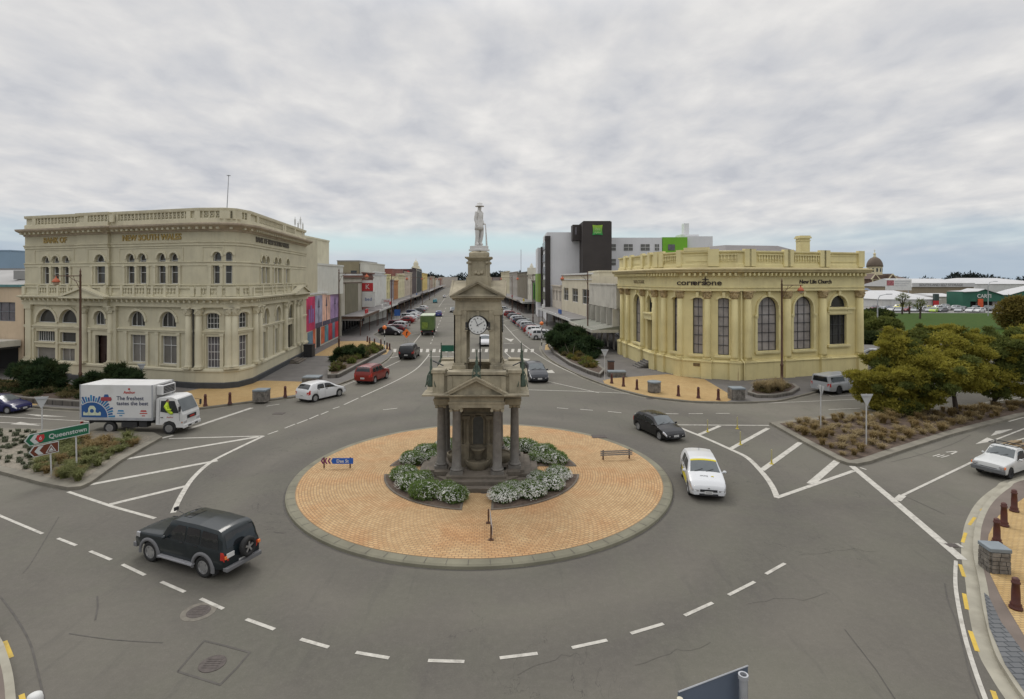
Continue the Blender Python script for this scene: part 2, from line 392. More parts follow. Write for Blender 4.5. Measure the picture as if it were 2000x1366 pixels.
# west pavement in front of the beige bank
nwk = crom(PX((-400, 762), (-100, 784), (50, 796), (152, 803), (270, 806), (378, 802), (480, 789), (585, 776), (640, 760), (700, 738), (752, 707), (766, 692), (767, 684), (750, 672), (738, 660)))
nw = nwk + [(LBX(97) + 5.2, 98), (LBX(850) + 5.2, 850), (LBX(850) - 10, 850), (LBX(80) - 4, 80), (-60, 80), (-200, 80)]
kerbed('kerb', nw, PAVE)
nek = crom([(RBX(850) - 5, 850), (RBX(300)-5, 300), (RBX(110) - 5, 112)], 3)[:-1] + crom(PX((1076, 664), (1058, 676), (1060, 689), (1077, 706), (1119, 729), (1159, 746), (1208, 763), (1269, 778), (1351, 787), (1429, 789), (1480, 788), (1524, 785), (1563, 776), (1598, 766), (1607, 754), (1700, 743), (1900, 728), (2300, 702)))
ne = nek + [(110, 80), (60, 80), (40, 90), (RBX(850) + 10, 850)]
kerbed('kerb', ne, PAVE)
def sheet(name, poly, m, z): return tag(MB().sheet(poly, z).build(name, m), kind='structure')
sheet('pavement', PX((350, 768), (400, 757), (515, 743.5), (596, 746), (612, 752), (600, 768), (540, 777), (480, 784.5), (378, 797.5), (352, 799), z=.15), YPAVE, .152)
sheet('pavement', PX((-80, 745), (0, 742), (112, 742), (140, 752), (70, 792), (-80, 779), z=.15), YPAVE, .152)
sheet('pavement', PX((612, 695), (664, 667), (724, 666), (752, 674), (763, 680), (755, 692), (720, 697), z=.15), YPAVE, .152)
sheet('pavement', PX((1178, 743), (1198, 739), (1303, 731), (1376, 741), (1438, 778), (1420, 784.5), (1351, 783), (1269, 774), (1210, 759.5), (1180, 749), z=.15), YPAVE, .152)
sheet('pavement', PX((1066, 672), (1086, 668), (1094, 676), (1080, 683), (1064, 684), z=.15), YPAVE, .152)
# right-hand splitter island and the left one
li = PX((-420, 868), (-120, 898), (0, 926), (80, 948), (132, 958), (158, 956), (178, 947), (235, 905), (317, 858), (300, 849), (150, 845), (0, 840), (-420, 828))
ri = PX((1503, 829), (1568, 866), (1635, 902), (1655, 909), (1674, 911), (1700, 906), (1745, 890), (1860, 852), (2000, 815), (2300, 770), (2300, 745), (2000, 783), (1800, 805), (1600, 819))
SOIL = mat('bark_mulch', (.085, .06, .045), .95, .35, 5, bump=.6, bscale=25, dirt=(.13, .10, .07))
GRAV = mat('gravel_bed', (.22, .195, .155), .95, .3, 9, bump=.6, bscale=40, dirt=(.14, .12, .09))
kerbed('kerb', li, GRAV, .15, .5, KERB, 'planting_bed_soil'); kerbed('kerb', ri, SOIL, .15, .5, KERB, 'planting_bed_soil')
# corner pavements near the camera
sek = crom(PX((2500, 860), (2200, 893), (2000, 938), (1962, 956), (1928, 985), (1908, 1022), (1901, 1060), (1902, 1095), (1912, 1145), (1921, 1204), (1941, 1279), (1966, 1325), (2000, 1375), (2060, 1450), (2200, 1600)))
se = sek + [(18, 9), (40, 9), (60, 40)]
kerbed('kerb', se, mat('pavement_brown_grey', (.155, .125, .105), .85, .15, .9, bump=.2), .14, .2, KERB_PALE)
sheet('pavement', PX((2300, 905), (2040, 960), (2000, 973), (1950, 1008), (1931, 1045), (1927, 1085), (1934, 1122), (1956, 1168), (2001, 1243), (2060, 1330), (2300, 1500), z=.145), YPAVE, .151)
sheet('pavement', PX((1922, 1158), (1931, 1165), (1955, 1215), (1990, 1262), (2040, 1330), (2120, 1440), (2060, 1420), (2004, 1356), (1963, 1298), (1932, 1225), z=.145), BPAVE, .151)
gut = offs(sek, .33, False)
def ribbon(m, pts, wd, z, dash=None, closed=False):
    """flat strip of width wd along pts"""
    if closed: pts = pts + [pts[0]]
    a = offs(pts, wd / 2, False); b = offs(pts, -wd / 2, False); n = len(pts)
    m.add([(p[0], p[1], z) for p in b] + [(p[0], p[1], z) for p in a], [(i, i + n, i + n + 1, i + 1) for i in range(n - 1)])
def gutter(path, side, wd=.32):
    m = MB(); ribbon(m, offs(path, side * wd / 2, False), wd, .004); tag(m.build('gutter', KERB_PALE if wd > .3 else KERB), kind='structure')
def outward(path, inside):
    """+1/-1 : side of path away from the point inside"""
    i = len(path)//2; a = offs(path, .5, False)[i]
    return 1 if math.hypot(a[0]-inside[0], a[1]-inside[1]) > math.hypot(path[i][0]-inside[0], path[i][1]-inside[1]) else -1
gutter(sek, outward(sek, (30, 15)), .34); gutter(nwk, outward(nwk, (-30, 65)), .3); gutter(nek, outward(nek, (20, 60)), .3)
swk = crom(PX((-500, 985), (-300, 1060), (-120, 1130), (-40, 1195), (0, 1254), (13, 1284), (24, 1321), (30, 1366), (34, 1440), (20, 1560)))
kerbed('kerb', swk + [(-30, 9), (-60, 20)], mat('pavement_brown_grey', (.17,) * 3), .14, .18, KERB_PALE)
gutter(swk, outward(swk, (-30, 10)), .3) if False else None
# roundabout
def circ(r, n=96, c=C0, a0=0, a1=2*math.pi): return [(c[0] + r*math.cos(a0+(a1-a0)*i/n), c[1] + r*math.sin(a0+(a1-a0)*i/n)) for i in range(n)]
RK = mat('roundabout_kerb', (.19, .18, .13), .85, .18, .9, bump=.2, dirt=(.13, .12, .09))
m = MB(); m.smooth = False; m.lathe([(0.1, -.05), (9.42, -.05), (9.40, .10), (9.32, .145), (9.0, .155), (.1, .155)], (C0[0], C0[1], 0), 128); tag(m.build('kerb', RK), kind='structure')
m = MB(); TAR = mat('tar_seam', (.082, .075, .066), .8, .2, 3); ribbon(m, circ(9.47, 128) , .07, .004, closed=True)
m2 = MB()
for k in range(40):
    a = R(-90 - 95) + R(190) * k / 40; ribbon(m2, [(C0[0]+9.37*math.cos(a), C0[1]+9.37*math.sin(a)), (C0[0]+9.02*math.cos(a), C0[1]+9.02*math.sin(a))], .018, .159)
tag(m.build('tar_seam', TAR), kind='structure'); tag(m2.build('kerb_joint', TAR), kind='structure')
sheet('roundabout_paving', circ(8.98, 128), RPAVE, .162)
BEDR = 4.95
for q in range(4):
    poly = []; g_ = .62
    for i in range(13):
        a = R(90*q) + math.asin(g_/BEDR) + (math.pi/2 - 2*math.asin(g_/BEDR)) * i/12
        poly.append((C0[0] + BEDR*math.cos(a), C0[1] + BEDR*math.sin(a)))
    a = R(90*q); ca, sa = math.cos(a), math.sin(a)
    for lx, ly in ((g_, 2.6), (g_, 2.4), (2.4, g_)): poly.append((C0[0] + lx*ca - ly*sa, C0[1] + lx*sa + ly*ca))
    kerbed('bed_edging', poly, SOIL, .20, .10, STONE_D, 'planting_bed_soil')
# ------------------------------------------------------------------ road markings
m = MB(); Z = .007; ZI = 0
def L(wd, *pts, sm=0, mb=None, z=None):
    global ZI; ZI += 1; p = PX(*pts); ribbon(mb or m, crom(p, sm) if sm else p, wd, (z or Z) + .00015*(ZI % 60))
# left splitter hatch
L(.30, (170, 948), (425, 900)); L(.30, (240, 898), (505, 853.5)); L(.28, (214, 986), (363, 950)); L(.16, (330, 857), (515, 852))
L(.16, (133, 961), (220, 990), (303, 1013)); L(.22, (515, 852), (462, 877), (412, 903), (378, 933), (355, 967), (338, 1002), sm=5)
L(.34, (366, 839), (492, 797)); L(.3, (313, 857), (338, 851))
for a, b in (((0, 1008), (83, 1043)), ((113, 1052), (149, 1066)), ((176, 1077), (217, 1094)), ((239, 1103), (283, 1124)), ((315, 1137), (361, 1157)), ((392, 1170), (436, 1190)), ((481, 1210), (536, 1230)), ((587, 1249), (642, 1265)), ((695, 1275), (760, 1286)), ((836, 1291), (907, 1293)), ((976, 1286), (1050, 1277)), ((1117, 1266), (1186, 1251)), ((1232, 1238), (1296, 1219)), ((1337, 1203), (1392, 1178)), ((1423, 1163), (1474, 1137)), ((1496, 1122), (1533, 1101)),
             ((523, 849), (543, 842)), ((556, 837), (576, 829)), ((580, 828), (601, 820)), ((604, 819), (622, 811)), ((627, 810), (641, 804)), ((650, 799), (663, 795)), ((672, 791), (700, 778)),
             ((748, 801), (776, 798)), ((1088, 797), (1110, 799)), ((1133, 800), (1158, 802)), ((1187, 804), (1214, 807)), ((1240, 808), (1290, 808.5)), ((1300, 808.5), (1325, 809)), ((1345, 808.5), (1373, 808.5)), ((1398, 808), (1425, 808)), ((520, 794), (546, 790))):
    L(.12, a, b)
L(.13, (-300, 900), (0, 1008))
L(.13, (705, 776), (770, 746), (812, 722), (833, 700), (838, 692), sm=5)       # centre line curving out of the street
L(.12, (668, 755), (700, 742), (745, 722), (790, 701), sm=3)
L(.14, (1033, 762), (1140, 765), (1250, 770)); L(.12, (1040, 738), (1090, 750), (1170, 768))
L(.12, (1045, 690), (1080, 711), (1130, 734), (1183, 752), sm=4)
L(.12, (986, 688), (1003, 704), (1030, 716)); L(.3, (835, 697), (905, 696.5)); L(.25, (984, 671), (1003, 671))
L(.12, (984, 634), (1003, 655), (1020, 672), (1045, 690)); L(.12, (996, 648), (1018, 642)); L(.12, (984, 628), (994, 625))
L(.25, (754, 701), (795, 693))
L(.12, (824, 651), (806, 673)); L(.12, (800, 654), (824, 650))
for k in range(22):                                                           # zebra crossing
    px = 771 + 12.8 * k; L(.42, (px - .6, 688.3), (px + .6, 682))
for k in range(12): L(.12, (841 + k * 2.6, 672 - k * 6.2), (842 + k * 2.6, 669.5 - k * 6.2))
L(.12, (857, 600), (869, 583)); L(.12, (869, 583), (878, 573))
# right splitter hatch
L(.26, (1318, 832), (1345, 843), (1375, 855), (1424, 877), (1460, 895), (1490, 925), (1508, 950), (1518, 973), sm=5)
L(.16, (1322, 830.5), (1502, 831.5)); L(.22, (1516, 973), (1668, 920)); L(.26, (1364, 850), (1406, 832.5)); L(.28, (1426, 878), (1500, 837))
L(.30, (1488, 919), (1563, 865)); L(.36, (1583, 946), (1640, 897)); L(.32, (1664, 911), (1740, 974), (1880, 1094)); L(.14, (1755, 972), (1905, 900))
L(.12, (1680, 914), (1692, 918)); L(.3, (1752, 978), (1763, 968)); L(.2, (1866, 1062), (1878, 1070))
L(.12, (1960, 868), (2000, 857), (2200, 812)); L(.12, (1970, 824), (2000, 815.5)); L(.12, (1938, 862), (2000, 838), (2200, 790))
L(.11, (1867, 1096), (1866, 1140), (1873, 1190), (1886, 1250), (1905, 1312), (1926, 1370), sm=5)
L(.11, (1480, 788), (1560, 785.5), (1700, 779), (1900, 765)); L(.11, (1602, 766), (1625, 774.5), (1700, 770)); L(.11, (1618, 800.5), (1680, 798)); L(.12, (1860, 800), (1925, 787), (2100, 762))
for k in range(3): L(.08, (1822 + k*8, 892 + k*1.2), (1836 + k*9, 888 + k*1.2))
L(.10, (1848, 884), (1868, 882)); L(.10, (1858, 888), (1869, 883))
# left road lines
L(.11, (-200, 808), (0, 814), (160, 823), (185, 826)); L(.11, (-200, 816), (0, 826), (80, 829))
# arrows
def arrow(*pts): m.sheet(PX(*pts), Z)
arrow((20, 829), (40, 824.5), (82, 832)); arrow((48, 809), (85, 811), (132, 814.5), (75, 813.5)); arrow((1905, 868), (1928, 855), (1947, 861)); arrow((1935, 852), (1945, 842), (1980, 838), (1958, 846))
arrow((1050, 728), (1078, 723), (1084, 729)); arrow((1005, 701), (1014, 699), (1036, 702), (1030, 705))
arrow((985, 660), (996, 663), (1004, 662), (998, 668))
tag(m.build('road_marking', WHITE_LINE, fix=False), kind='structure')
m = MB()
for a, b in (((1990, 953), (1975, 960)), ((1959, 968), (1942, 977)), ((1930, 987), (1916, 998)), ((1904, 1011), (1893, 1026)), ((1886, 1041), (1880, 1060)), ((1875, 1103), (1883, 1127)), ((1883, 1160), (1889, 1191)), ((1895, 1233), (1909, 1273)), ((1939, 1350), (1952, 1385)), ((9, 1253), (22, 1285)), ((42, 1357), (48, 1385))):
    L(.11, a, b, mb=m)
tag(m.build('road_marking', YELLOW_LINE, fix=False), kind='structure')
m = MB()
L(.06, (347, 1312), (374, 1280), (399, 1252), (440, 1262), (488, 1275), (462, 1306), (430, 1338), (385, 1324), (347, 1312), mb=m, z=.005)
L(.05, (0, 1165), (30, 1205), (58, 1255), (73, 1310), (86, 1366), sm=4, mb=m, z=.005); L(.05, (190, 1165), (191, 1185), (186, 1212), mb=m, z=.005)
L(.03, (115, 1010), (92, 1048), (62, 1098), (45, 1120), sm=3, mb=m, z=.005); L(.03, (135, 1238), (220, 1250), (318, 1256), sm=3, mb=m, z=.005)
L(.035, (1845, 1140), (1852, 1175), (1868, 1215), (1880, 1260), (1895, 1320), (1912, 1366), sm=3, mb=m, z=.005); L(.03, (1650, 1230), (1685, 1275), (1712, 1310), (1748, 1366), mb=m, z=.005)
L(.03, (1740, 903), (1800, 888), (1860, 868), (1895, 850), sm=3, mb=m, z=.005); L(.03, (1716, 955), (1780, 975), (1845, 1005), mb=m, z=.005)
for s_ in range(4):
    x, y = [(1010, 1320), (1240, 1300), (1460, 1180), (1560, 1085), (1100, 1160), (1640, 1210), (1180, 1225)][s_]; pts = []
    for k in range(9): pts.append((x, y)); x += rnd.uniform(10, 26); y += rnd.uniform(-12, 7)
    L(.009, *pts, mb=m, z=.005)
tag(m.build('tar_seam', TAR, fix=False), kind='structure')
def manhole(px, py, r, lab, sq=False, z=0, ring=0):
    x, y = G(px, py, z); m = MB()
    if sq: m.cbox((x, y, z + .01), (r*2, r*1.4, .02))
    else:
        m.lathe([(r, 0), (r, .012), (r*.93, .016), (.01, .016)], (x, y, z), 24)
        for k in range(5): m.cbox((x, y - r*.5 + k*r*.25, z + .019), (r*1.2, r*.08, .006))
    o = tag(m.build('manhole_cover', mat('cast_iron_cover', (.075, .062, .055), .7, .25, 8)), lab, 'manhole cover', 'covers set in the road and paving')
    if ring:
        q = MB(); q.lathe([(r + ring, 0), (r + ring, .006), (r, .006), (r, 0)], (x, y, z), 24); q.build('surround', mat('concrete_collar', (.16, .145, .12), .9, .25, 4), o)
manhole(388, 1195, .33, 'round manhole cover in a pale collar beside the curved dashed line', ring=.16)
manhole(415, 1297, .33, 'round manhole cover inside the square tar-edged patch of road')
manhole(945, 962, .16, 'small round cover in the brick path in front of the memorial', z=.165)
manhole(1170, 853, .45, 'rectangular cover in the roundabout bricks near its far right edge', True, z=.165)
manhole(1270, 779, .3, 'small drain cover in the road by the kerb of the yellow cream corner', True)
manhole(820, 690, .3, 'drain cover in the road near the zebra crossing') if False else None
manhole(545, 808, .4, 'rectangular cover in the road in front of the stone-clad box', True)
manhole(1860, 1066, .2, 'small drain cover at the lower end of the thick white give-way line', True)
# ------------------------------------------------------------------ memorial
def sweep(mb, path, prof, closed=False):
    """extrude a profile of (out, z) along a plan path; out is to the path's right-hand side"""
    rows = [[(p[0], p[1], z) for p in offs(path, o, closed)] for o, z in prof]
    n = len(path); vs = [v for r in rows for v in r]; fs = []
    for j in range(len(prof) - 1):
        for i in range(n if closed else n - 1):
            k = (i + 1) % n; fs.append((j*n+i, j*n+k, (j+1)*n+k, (j+1)*n+i))
    if not closed:
        fs.append(tuple(j*n for j in range(len(prof)))); fs.append(tuple(j*n + n - 1 for j in reversed(range(len(prof)))))
    mb.add(vs, fs); return mb
def cprof(z0, z1, o0, o1):
    """classical cornice: little steps from o0 at z0 to o1 at z1"""
    h = z1 - z0; d = o1 - o0
    return [(0, z0), (o0, z0), (o0 + d*.12, z0 + h*.2), (o0 + d*.3, z0 + h*.32), (o0 + d*.3, z0 + h*.4), (o0 + d*.85, z0 + h*.5), (o0 + d*.85, z0 + h*.78), (o1, z0 + h*.86), (o1, z1), (0, z1)]
cx, cy = C0[0] - .17, C0[1]
def memorial():
    root = empty('war_memorial', (cx, cy, .16), 0, 'sandstone memorial tower with columned porches and a clock, standing on the round brick island', 'memorial')
    # steps
    m = MB(); m.lathe([(3.1, 0), (3.1, .16), (2.75, .16), (2.75, .30), (.2, .30)], (0, 0, 0), 8, a0=R(22.5), a1=R(382.5))
    for q in range(4):
        T = Matrix.Rotation(R(90*q), 4, 'Z'); m.box(-1.75, 1.75, -3.0, -1, .0, .20, T); m.box(-1.5, 1.5, -2.62, -1, .2, .38, T); m.box(-1.42, 1.42, -2.3, -1, .3, .52, T)
    m.box(-2.1, 2.1, -1.6, 1.6, .3, .50)
    m.build('steps', STONE_D, root, bevel=.02)
    for q in range(4):
        T = Matrix.Rotation(R(90*q), 4, 'Z')
        for s in (-1, 1):
            c = T @ Vector((s*.98, -1.82, 0)); m = MB()
            m.cur = 0; m.cbox((c.x, c.y, .58), (.62, .62, .16)); m.smooth = True
            m.lathe([(.29, .66), (.31, .70), (.28, .76), (.25, .78), (.26, .82), (.225, .86), (.22, 1.6), (.205, 2.6), (.19, 3.42), (.21, 3.46), (.19, 3.5), (.2, 3.56)], (c.x, c.y, 0), 20)
            m.build('column', GRANITE, root)
            m = MB(); T2 = Matrix.Translation((c.x, c.y, 0)) @ Matrix.Rotation(R(90*q), 4, 'Z')
            m.lathe([(.2, 3.52), (.27, 3.60), (.27, 3.64)], (c.x, c.y, 0), 16); m.box(-.29, .29, -.27, .27, 3.64, 3.72, T2)
            for e in (-1, 1):
                for f in (-1, 1): m.tube([T2 @ Vector((e*.25, f*.27, 3.58)), T2 @ Vector((e*.25, f*.13, 3.58))], .075, 10)
            m.build('capital', STONE, root)
    # cross-shaped entablature
    a, b = 1.32, 2.12
    plan = [(-a, -b), (a, -b), (a, -a*1.12), (b, -a*1.12), (b, a*1.12), (a, a*1.12), (a, b), (-a, b), (-a, a*1.12), (-b, a*1.12), (-b, -a*1.12), (-a, -a*1.12)]
    m = MB(); sweep(m, plan, [(-.5, 3.72), (0, 3.72), (0, 3.9), (.03, 3.9), (.03, 4.0), (-.02, 4.0), (-.02, 4.2), (.05, 4.22), (.05, 4.26), (.22, 4.30), (.24, 4.38), (-.5, 4.38)], True)
    m.prism(offs(plan, -.06), 3.76, 4.35)
    for q in range(4):
        T = Matrix.Rotation(R(90*q), 4, 'Z')
        for k in range(20): m.box(-1.33 + k*.14, -1.27 + k*.14, -2.24, -2.1, 4.22, 4.275, T)
    m.build('entablature', STONE, root)
    for q in range(4):                                                   # gable roofs of the four porches with pediments
        T = Matrix.Rotation(R(90*q), 4, 'Z'); m = MB(); w_, zb, za = 1.62, 4.38, 5.22
        P = lambda x, y, z: T @ Vector((x, y, z))
        for s in (-1, 1):                                                # raking cornice + roof slab
            m.add([P(s*w_, -2.42, zb), P(0, -2.42, za), P(0, -2.42, za - .17), P(s*(w_ - .32), -2.42, zb)] + [P(s*w_, -1.2, zb), P(0, -1.2, za), P(0, -1.2, za - .17), P(s*(w_-.32), -1.2, zb)],
                  [(0, 1, 2, 3), (4, 7, 6, 5), (0, 4, 5, 1), (3, 2, 6, 7), (0, 3, 7, 4)])
            m.add([P(s*w_, -2.46, zb + .005), P(0, -2.46, za + .045), P(0, -2.46, za - .03), P(s*(w_ - .1), -2.46, zb)] + [P(s*w_, -2.36, zb+.005), P(0, -2.36, za+.045), P(0, -2.36, za - .03), P(s*(w_-.1), -2.36, zb)],
                  [(0, 1, 2, 3), (4, 7, 6, 5), (0, 4, 5, 1), (3, 2, 6, 7), (0, 3, 7, 4)])
        m.add([P(-1.35, -2.22, zb), P(1.35, -2.22, zb), P(0, -2.22, za - .1), P(-1.35, -1.3, zb), P(1.35, -1.3, zb), P(0, -1.3, za - .1)], [(0, 1, 2), (3, 5, 4), (0, 3, 4, 1), (1, 4, 5, 2), (2, 5, 3, 0)])
        m.box(-w_, w_, -2.42, -2.1, zb - .05, zb + .01, T)
        m.build('pediment', STONE, root)
    # attic parapet with corner pedestals and open wells behind
    m = MB()
    for q in range(4):
        T = Matrix.Rotation(R(90*q), 4, 'Z')
        m.box(-1.95, 1.95, -1.95, -1.72, 4.38, 5.22, T); m.box(-2.0, 2.0, -2.02, -1.66, 5.22, 5.36, T)
        m.box(-1.32, 1.32, -2.02, -1.3, 4.38, 5.28, T); m.box(-1.42, 1.42, -2.1, -1.22, 5.28, 5.42, T)
        m.box(-2.1, -1.55, -2.1, -1.55, 4.38, 5.36, T); m.box(-2.16, -1.49, -2.16, -1.49, 5.36, 5.52, T)
        m.box(-2.55, -1.3, -2.5, -1.3, 4.34, 4.42, T)
        for s in (-1, 1): m.box(s*1.28 - .12, s*1.28 + .12, -2.06, -1.9, 4.4, 5.2, T)
    m.box(-1.7, 1.7, -1.7, 1.7, 4.3, 4.6)
    m.build('attic', STONE, root, bevel=.012)
    # clock stage: four corner piers, arches, entablature
    m = MB(); m.box(-1.3, 1.3, -1.3, 1.3, 4.5, 4.9)
    for sx in (-1, 1):
        for sy in (-1, 1):
            m.box(*sorted((sx*1.22, sx*.66)), *sorted((sy*1.22, sy*.66)), 4.5, 5.72); m.box(*sorted((sx*1.27, sx*.6)), *sorted((sy*1.27, sy*.6)), 5.42, 5.6)
            m.box(*sorted((sx*1.14, sx*.56)), *sorted((sy*1.14, sy*.56)), 5.72, 8.3)
            for T in (Matrix.Identity(4), Matrix.Rotation(R(90), 4, 'Z')):
                m.box(*sorted((sx*1.18, sx*.84)), *sorted((sy*1.18, sy*1.1)), 5.72, 8.2, T)
                m.box(*sorted((sx*1.2, sx*.80)), *sorted((sy*1.21, sy*1.1)), 8.08, 8.3, T)
                m.box(*sorted((sx*.74, sx*.50)), *sorted((sy*1.17, sy*.7)), 7.28, 7.44, T)
    m.build('pier_stage', STONE, root, bevel=.012)
    for q in range(4):
        T = Matrix.Rotation(R(90*q), 4, 'Z')
        outer = [(-.62, 7.3), (-.62, 8.3), (.62, 8.3), (.62, 7.3), (.5, 7.3)]
        arc = [(.56*math.cos(t), 7.5 + .56*math.sin(t)) for t in [math.pi*i/16 for i in range(17)]]
        poly = [(-.62, 7.3), (-.56, 7.3)] + list(reversed(arc)) + [(.56, 7.3), (.62, 7.3), (.62, 8.3), (-.62, 8.3)]
        W_ = T @ Matrix.Translation((0, -1.08, 0)) @ Matrix.Rotation(R(90), 4, 'X')
        m = MB(); m.prism(poly, -.16, 0, W_); m.box(-.07, .07, -1.14, -1.0, 7.98, 8.28, T); m.build('arch', STONE, root)
    m = MB(); pl = [(-1.12, -1.12), (1.12, -1.12), (1.12, 1.12), (-1.12, 1.12)]
    sweep(m, pl, [(-.4, 8.3), (.03, 8.3), (.03, 8.45), (0, 8.45), (0, 8.78), (.06, 8.8), (.06, 8.86), (.22, 8.92), (.24, 9.02), (-.4, 9.02)], True); m.prism(offs(pl, -.06), 8.34, 8.99)
    for q in range(4):
        T = Matrix.Rotation(R(90*q), 4, 'Z')
        for k in range(17): m.box(-1.12 + k*.134, -1.05 + k*.134, -1.26, -1.1, 8.80, 8.87, T)
    m.build('upper_entablature', STONE, root)
    for q in range(4):
        T = Matrix.Rotation(R(90*q), 4, 'Z'); m = MB(); w_, zb, za = 1.38, 9.02, 9.78; P = lambda x, y, z: T @ Vector((x, y, z))
        for s in (-1, 1):
            for dz_, y0, y1, th in ((0, -1.36, 0, .15), (.03, -1.40, -1.30, .07)):
                m.add([P(s*w_, y0, zb + dz_*.2), P(0, y0, za + dz_), P(0, y0, za - th), P(s*(w_ - th*1.9), y0, zb)] + [P(s*w_, y1, zb + dz_*.2), P(0, y1, za + dz_), P(0, y1, za - th), P(s*(w_ - th*1.9), y1, zb)],
                      [(0, 1, 2, 3), (4, 7, 6, 5), (0, 4, 5, 1), (3, 2, 6, 7), (0, 3, 7, 4)])
        m.add([P(-1.2, -1.16, zb), P(1.2, -1.16, zb), P(0, -1.16, za - .08), P(-1.2, -.3, zb), P(1.2, -.3, zb), P(0, -.3, za - .08)], [(0, 1, 2), (3, 5, 4), (0, 3, 4, 1), (1, 4, 5, 2), (2, 5, 3, 0)])
        m.build('upper_pediment', STONE, root)
    m = MB(); m.box(-.62, .62, -.62, .62, 9.3, 9.96); m.box(-.56, .56, -.56, .56, 9.96, 10.02); m.box(-.47, .47, -.47, .47, 10.02, 10.8)
    for sx in (-1, 1):
        for sy in (-1, 1): m.box(*sorted((sx*.54, sx*.36)), *sorted((sy*.54, sy*.36)), 9.96, 10.78)
    for q in range(4):
        T = Matrix.Rotation(R(90*q), 4, 'Z'); m.tube([T @ Vector((-.5, -.56, 10.68)), T @ Vector((-.36, -.56, 10.68))], .07, 8); m.tube([T @ Vector((.5, -.56, 10.68)), T @ Vector((.36, -.56, 10.68))], .07, 8)
        m.smooth = True
        for s in (-.14, 0, .15): m.lathe([(.0, -.1), (.09, -.05), (.11, 0), (.07, .1), (.0, .14)], (0, 0, 0), 8, T @ Matrix.Translation((s, -.47, 10.12 + abs(s)*.3)))
        m.smooth = False
    sweep(m, [(-.5, -.5), (.5, -.5), (.5, .5), (-.5, .5)], [(-.3, 10.78), (.02, 10.78), (.08, 10.86), (.17, 10.9), (.19, 10.98), (-.3, 11.0)], True)
    m.smooth = True; m.lathe([(.52, 10.98), (.53, 11.18), (.48, 11.24), (.30, 11.30), (0.05, 11.3)], (0, 0, 0), 24); m.smooth = False
    m.build('pedestal', STONE, root, bevel=.01)
    # clock faces hung in the arches
    for q in range(4):
        T = Matrix.Rotation(R(90*q), 4, 'Z') @ Matrix.Translation((0, -1.20, 7.58)) @ Matrix.Rotation(R(90), 4, 'X')
        m = MB(); m.lathe([(.1, -.12), (.44, -.12), (.47, -.08), (.47, .02), (.435, .03)], (0, 0, 0), 32, T)
        for s in (-1, 1): m.box(s*.50 - .12, s*.50 + .12, -.22, -.16, -.14, 0.0, T); m.box(s*.56 - .05, s*.56 + .05, -.2, .14, -.16, -.04, T)
        cf = m.build('clock', TRIM, root)
        m = MB(); m.lathe([(.0, .036), (.43, .036), (.43, .01)], (0, 0, 0), 40, T); m.build('dial', mat('clock_dial_white', (.66, .67, .66), .4, .03), cf)
        m = MB()
        for k in range(12):
            a = R(30*k); M2 = T @ Matrix.Rotation(-a, 4, 'Z')
            m.box(-.028, -.012, .315, .375, .038, .044, M2); m.box(.012, .028, .315, .375, .038, .044, M2)
            if k % 3 == 0: m.box(-.006, .006, .315, .375, .038, .044, M2)
        m.build('numeral_ring', TRIM, cf)
        for ang, ln_, wd in ((R(-23), .36, .022), (R(60), .27, .03)):
            m = MB(); m.box(-wd/2, wd/2, -.07, ln_, 0.048, .054, T @ Matrix.Rotation(-ang, 4, 'Z')); m.build('hand', TRIM, cf)
    # central drinking fountain under the canopy
    m = MB(); m.box(-.82, .82, -.82, .82, .5, 1.55); m.box(-.74, .74, -.74, .74, 1.5, 3.74); m.box(-.82, .82, -.82, .82, 3.0, 3.14)
    for q in range(4):
        T = Matrix.Rotation(R(90*q), 4, 'Z')
        for s in (-1, 1):
            m.box(*sorted((s*.84, s*.44)), -1.0, -.7, .5, 1.62, T); m.lathe([(.1, 1.6), (.075, 1.7), (.07, 2.7), (.10, 2.8), (.12, 2.86)], (0, 0, 0), 10, T @ Matrix.Translation((s*.52, -.84, 0)))
            m.box(*sorted((s*.78, s*.40)), -.98, -.7, 2.86, 3.04, T)
        W_ = T @ Matrix.Translation((0, -.76, 0)) @ Matrix.Rotation(R(90), 4, 'X')
        fr = [(-.33, 1.6), (-.33, 2.75)] + [(.33*math.cos(math.pi - math.pi*i/12), 2.75 + .33*math.sin(math.pi*i/12)) for i in range(1, 12)] + [(.33, 2.75), (.33, 1.6), (.26, 1.6), (.26, 2.75)] + [(.26*math.cos(math.pi*i/12), 2.75 + .26*math.sin(math.pi*i/12)) for i in range(1, 12)] + [(-.26, 2.75), (-.26, 1.6)]
        m.prism(fr, 0, .06, W_)
        m.smooth = True; m.lathe([(.5, 0), (.62, .25), (.62, .42), (.54, .44), (.5, .36), (.05, .36)], (0, 0, 0), 24, T @ Matrix.Translation((0, -1.05, .5)))
        m.lathe([(.16, 0), (.2, .3), (.36, .5), (.34, .56), (.05, .5)], (0, 0, 0), 16, T @ Matrix.Translation((0, -.95, .9))); m.smooth = False
    m.build('fountain_block', mat('fountain_stone', (.17, .145, .10), .85, .3, 2.2, bump=.5, dirt=(.09, .08, .065), streak=.4), root, bevel=.01)
    for q in range(4):
        T = Matrix.Rotation(R(90*q), 4, 'Z'); W_ = T @ Matrix.Translation((0, -.745, 0)) @ Matrix.Rotation(R(90), 4, 'X')
        m = MB(); m.prism([(-.26, 1.6), (.26, 1.6), (.26, 2.75)] + [(.26*math.cos(math.pi*i/12), 2.75 + .26*math.sin(math.pi*i/12)) for i in range(1, 12)] + [(-.26, 2.75)], 0, .03, W_)
        m.build('inscription_panel', mat('dark_slate_panel', (.05, .052, .048), .4, .2, 5), root)
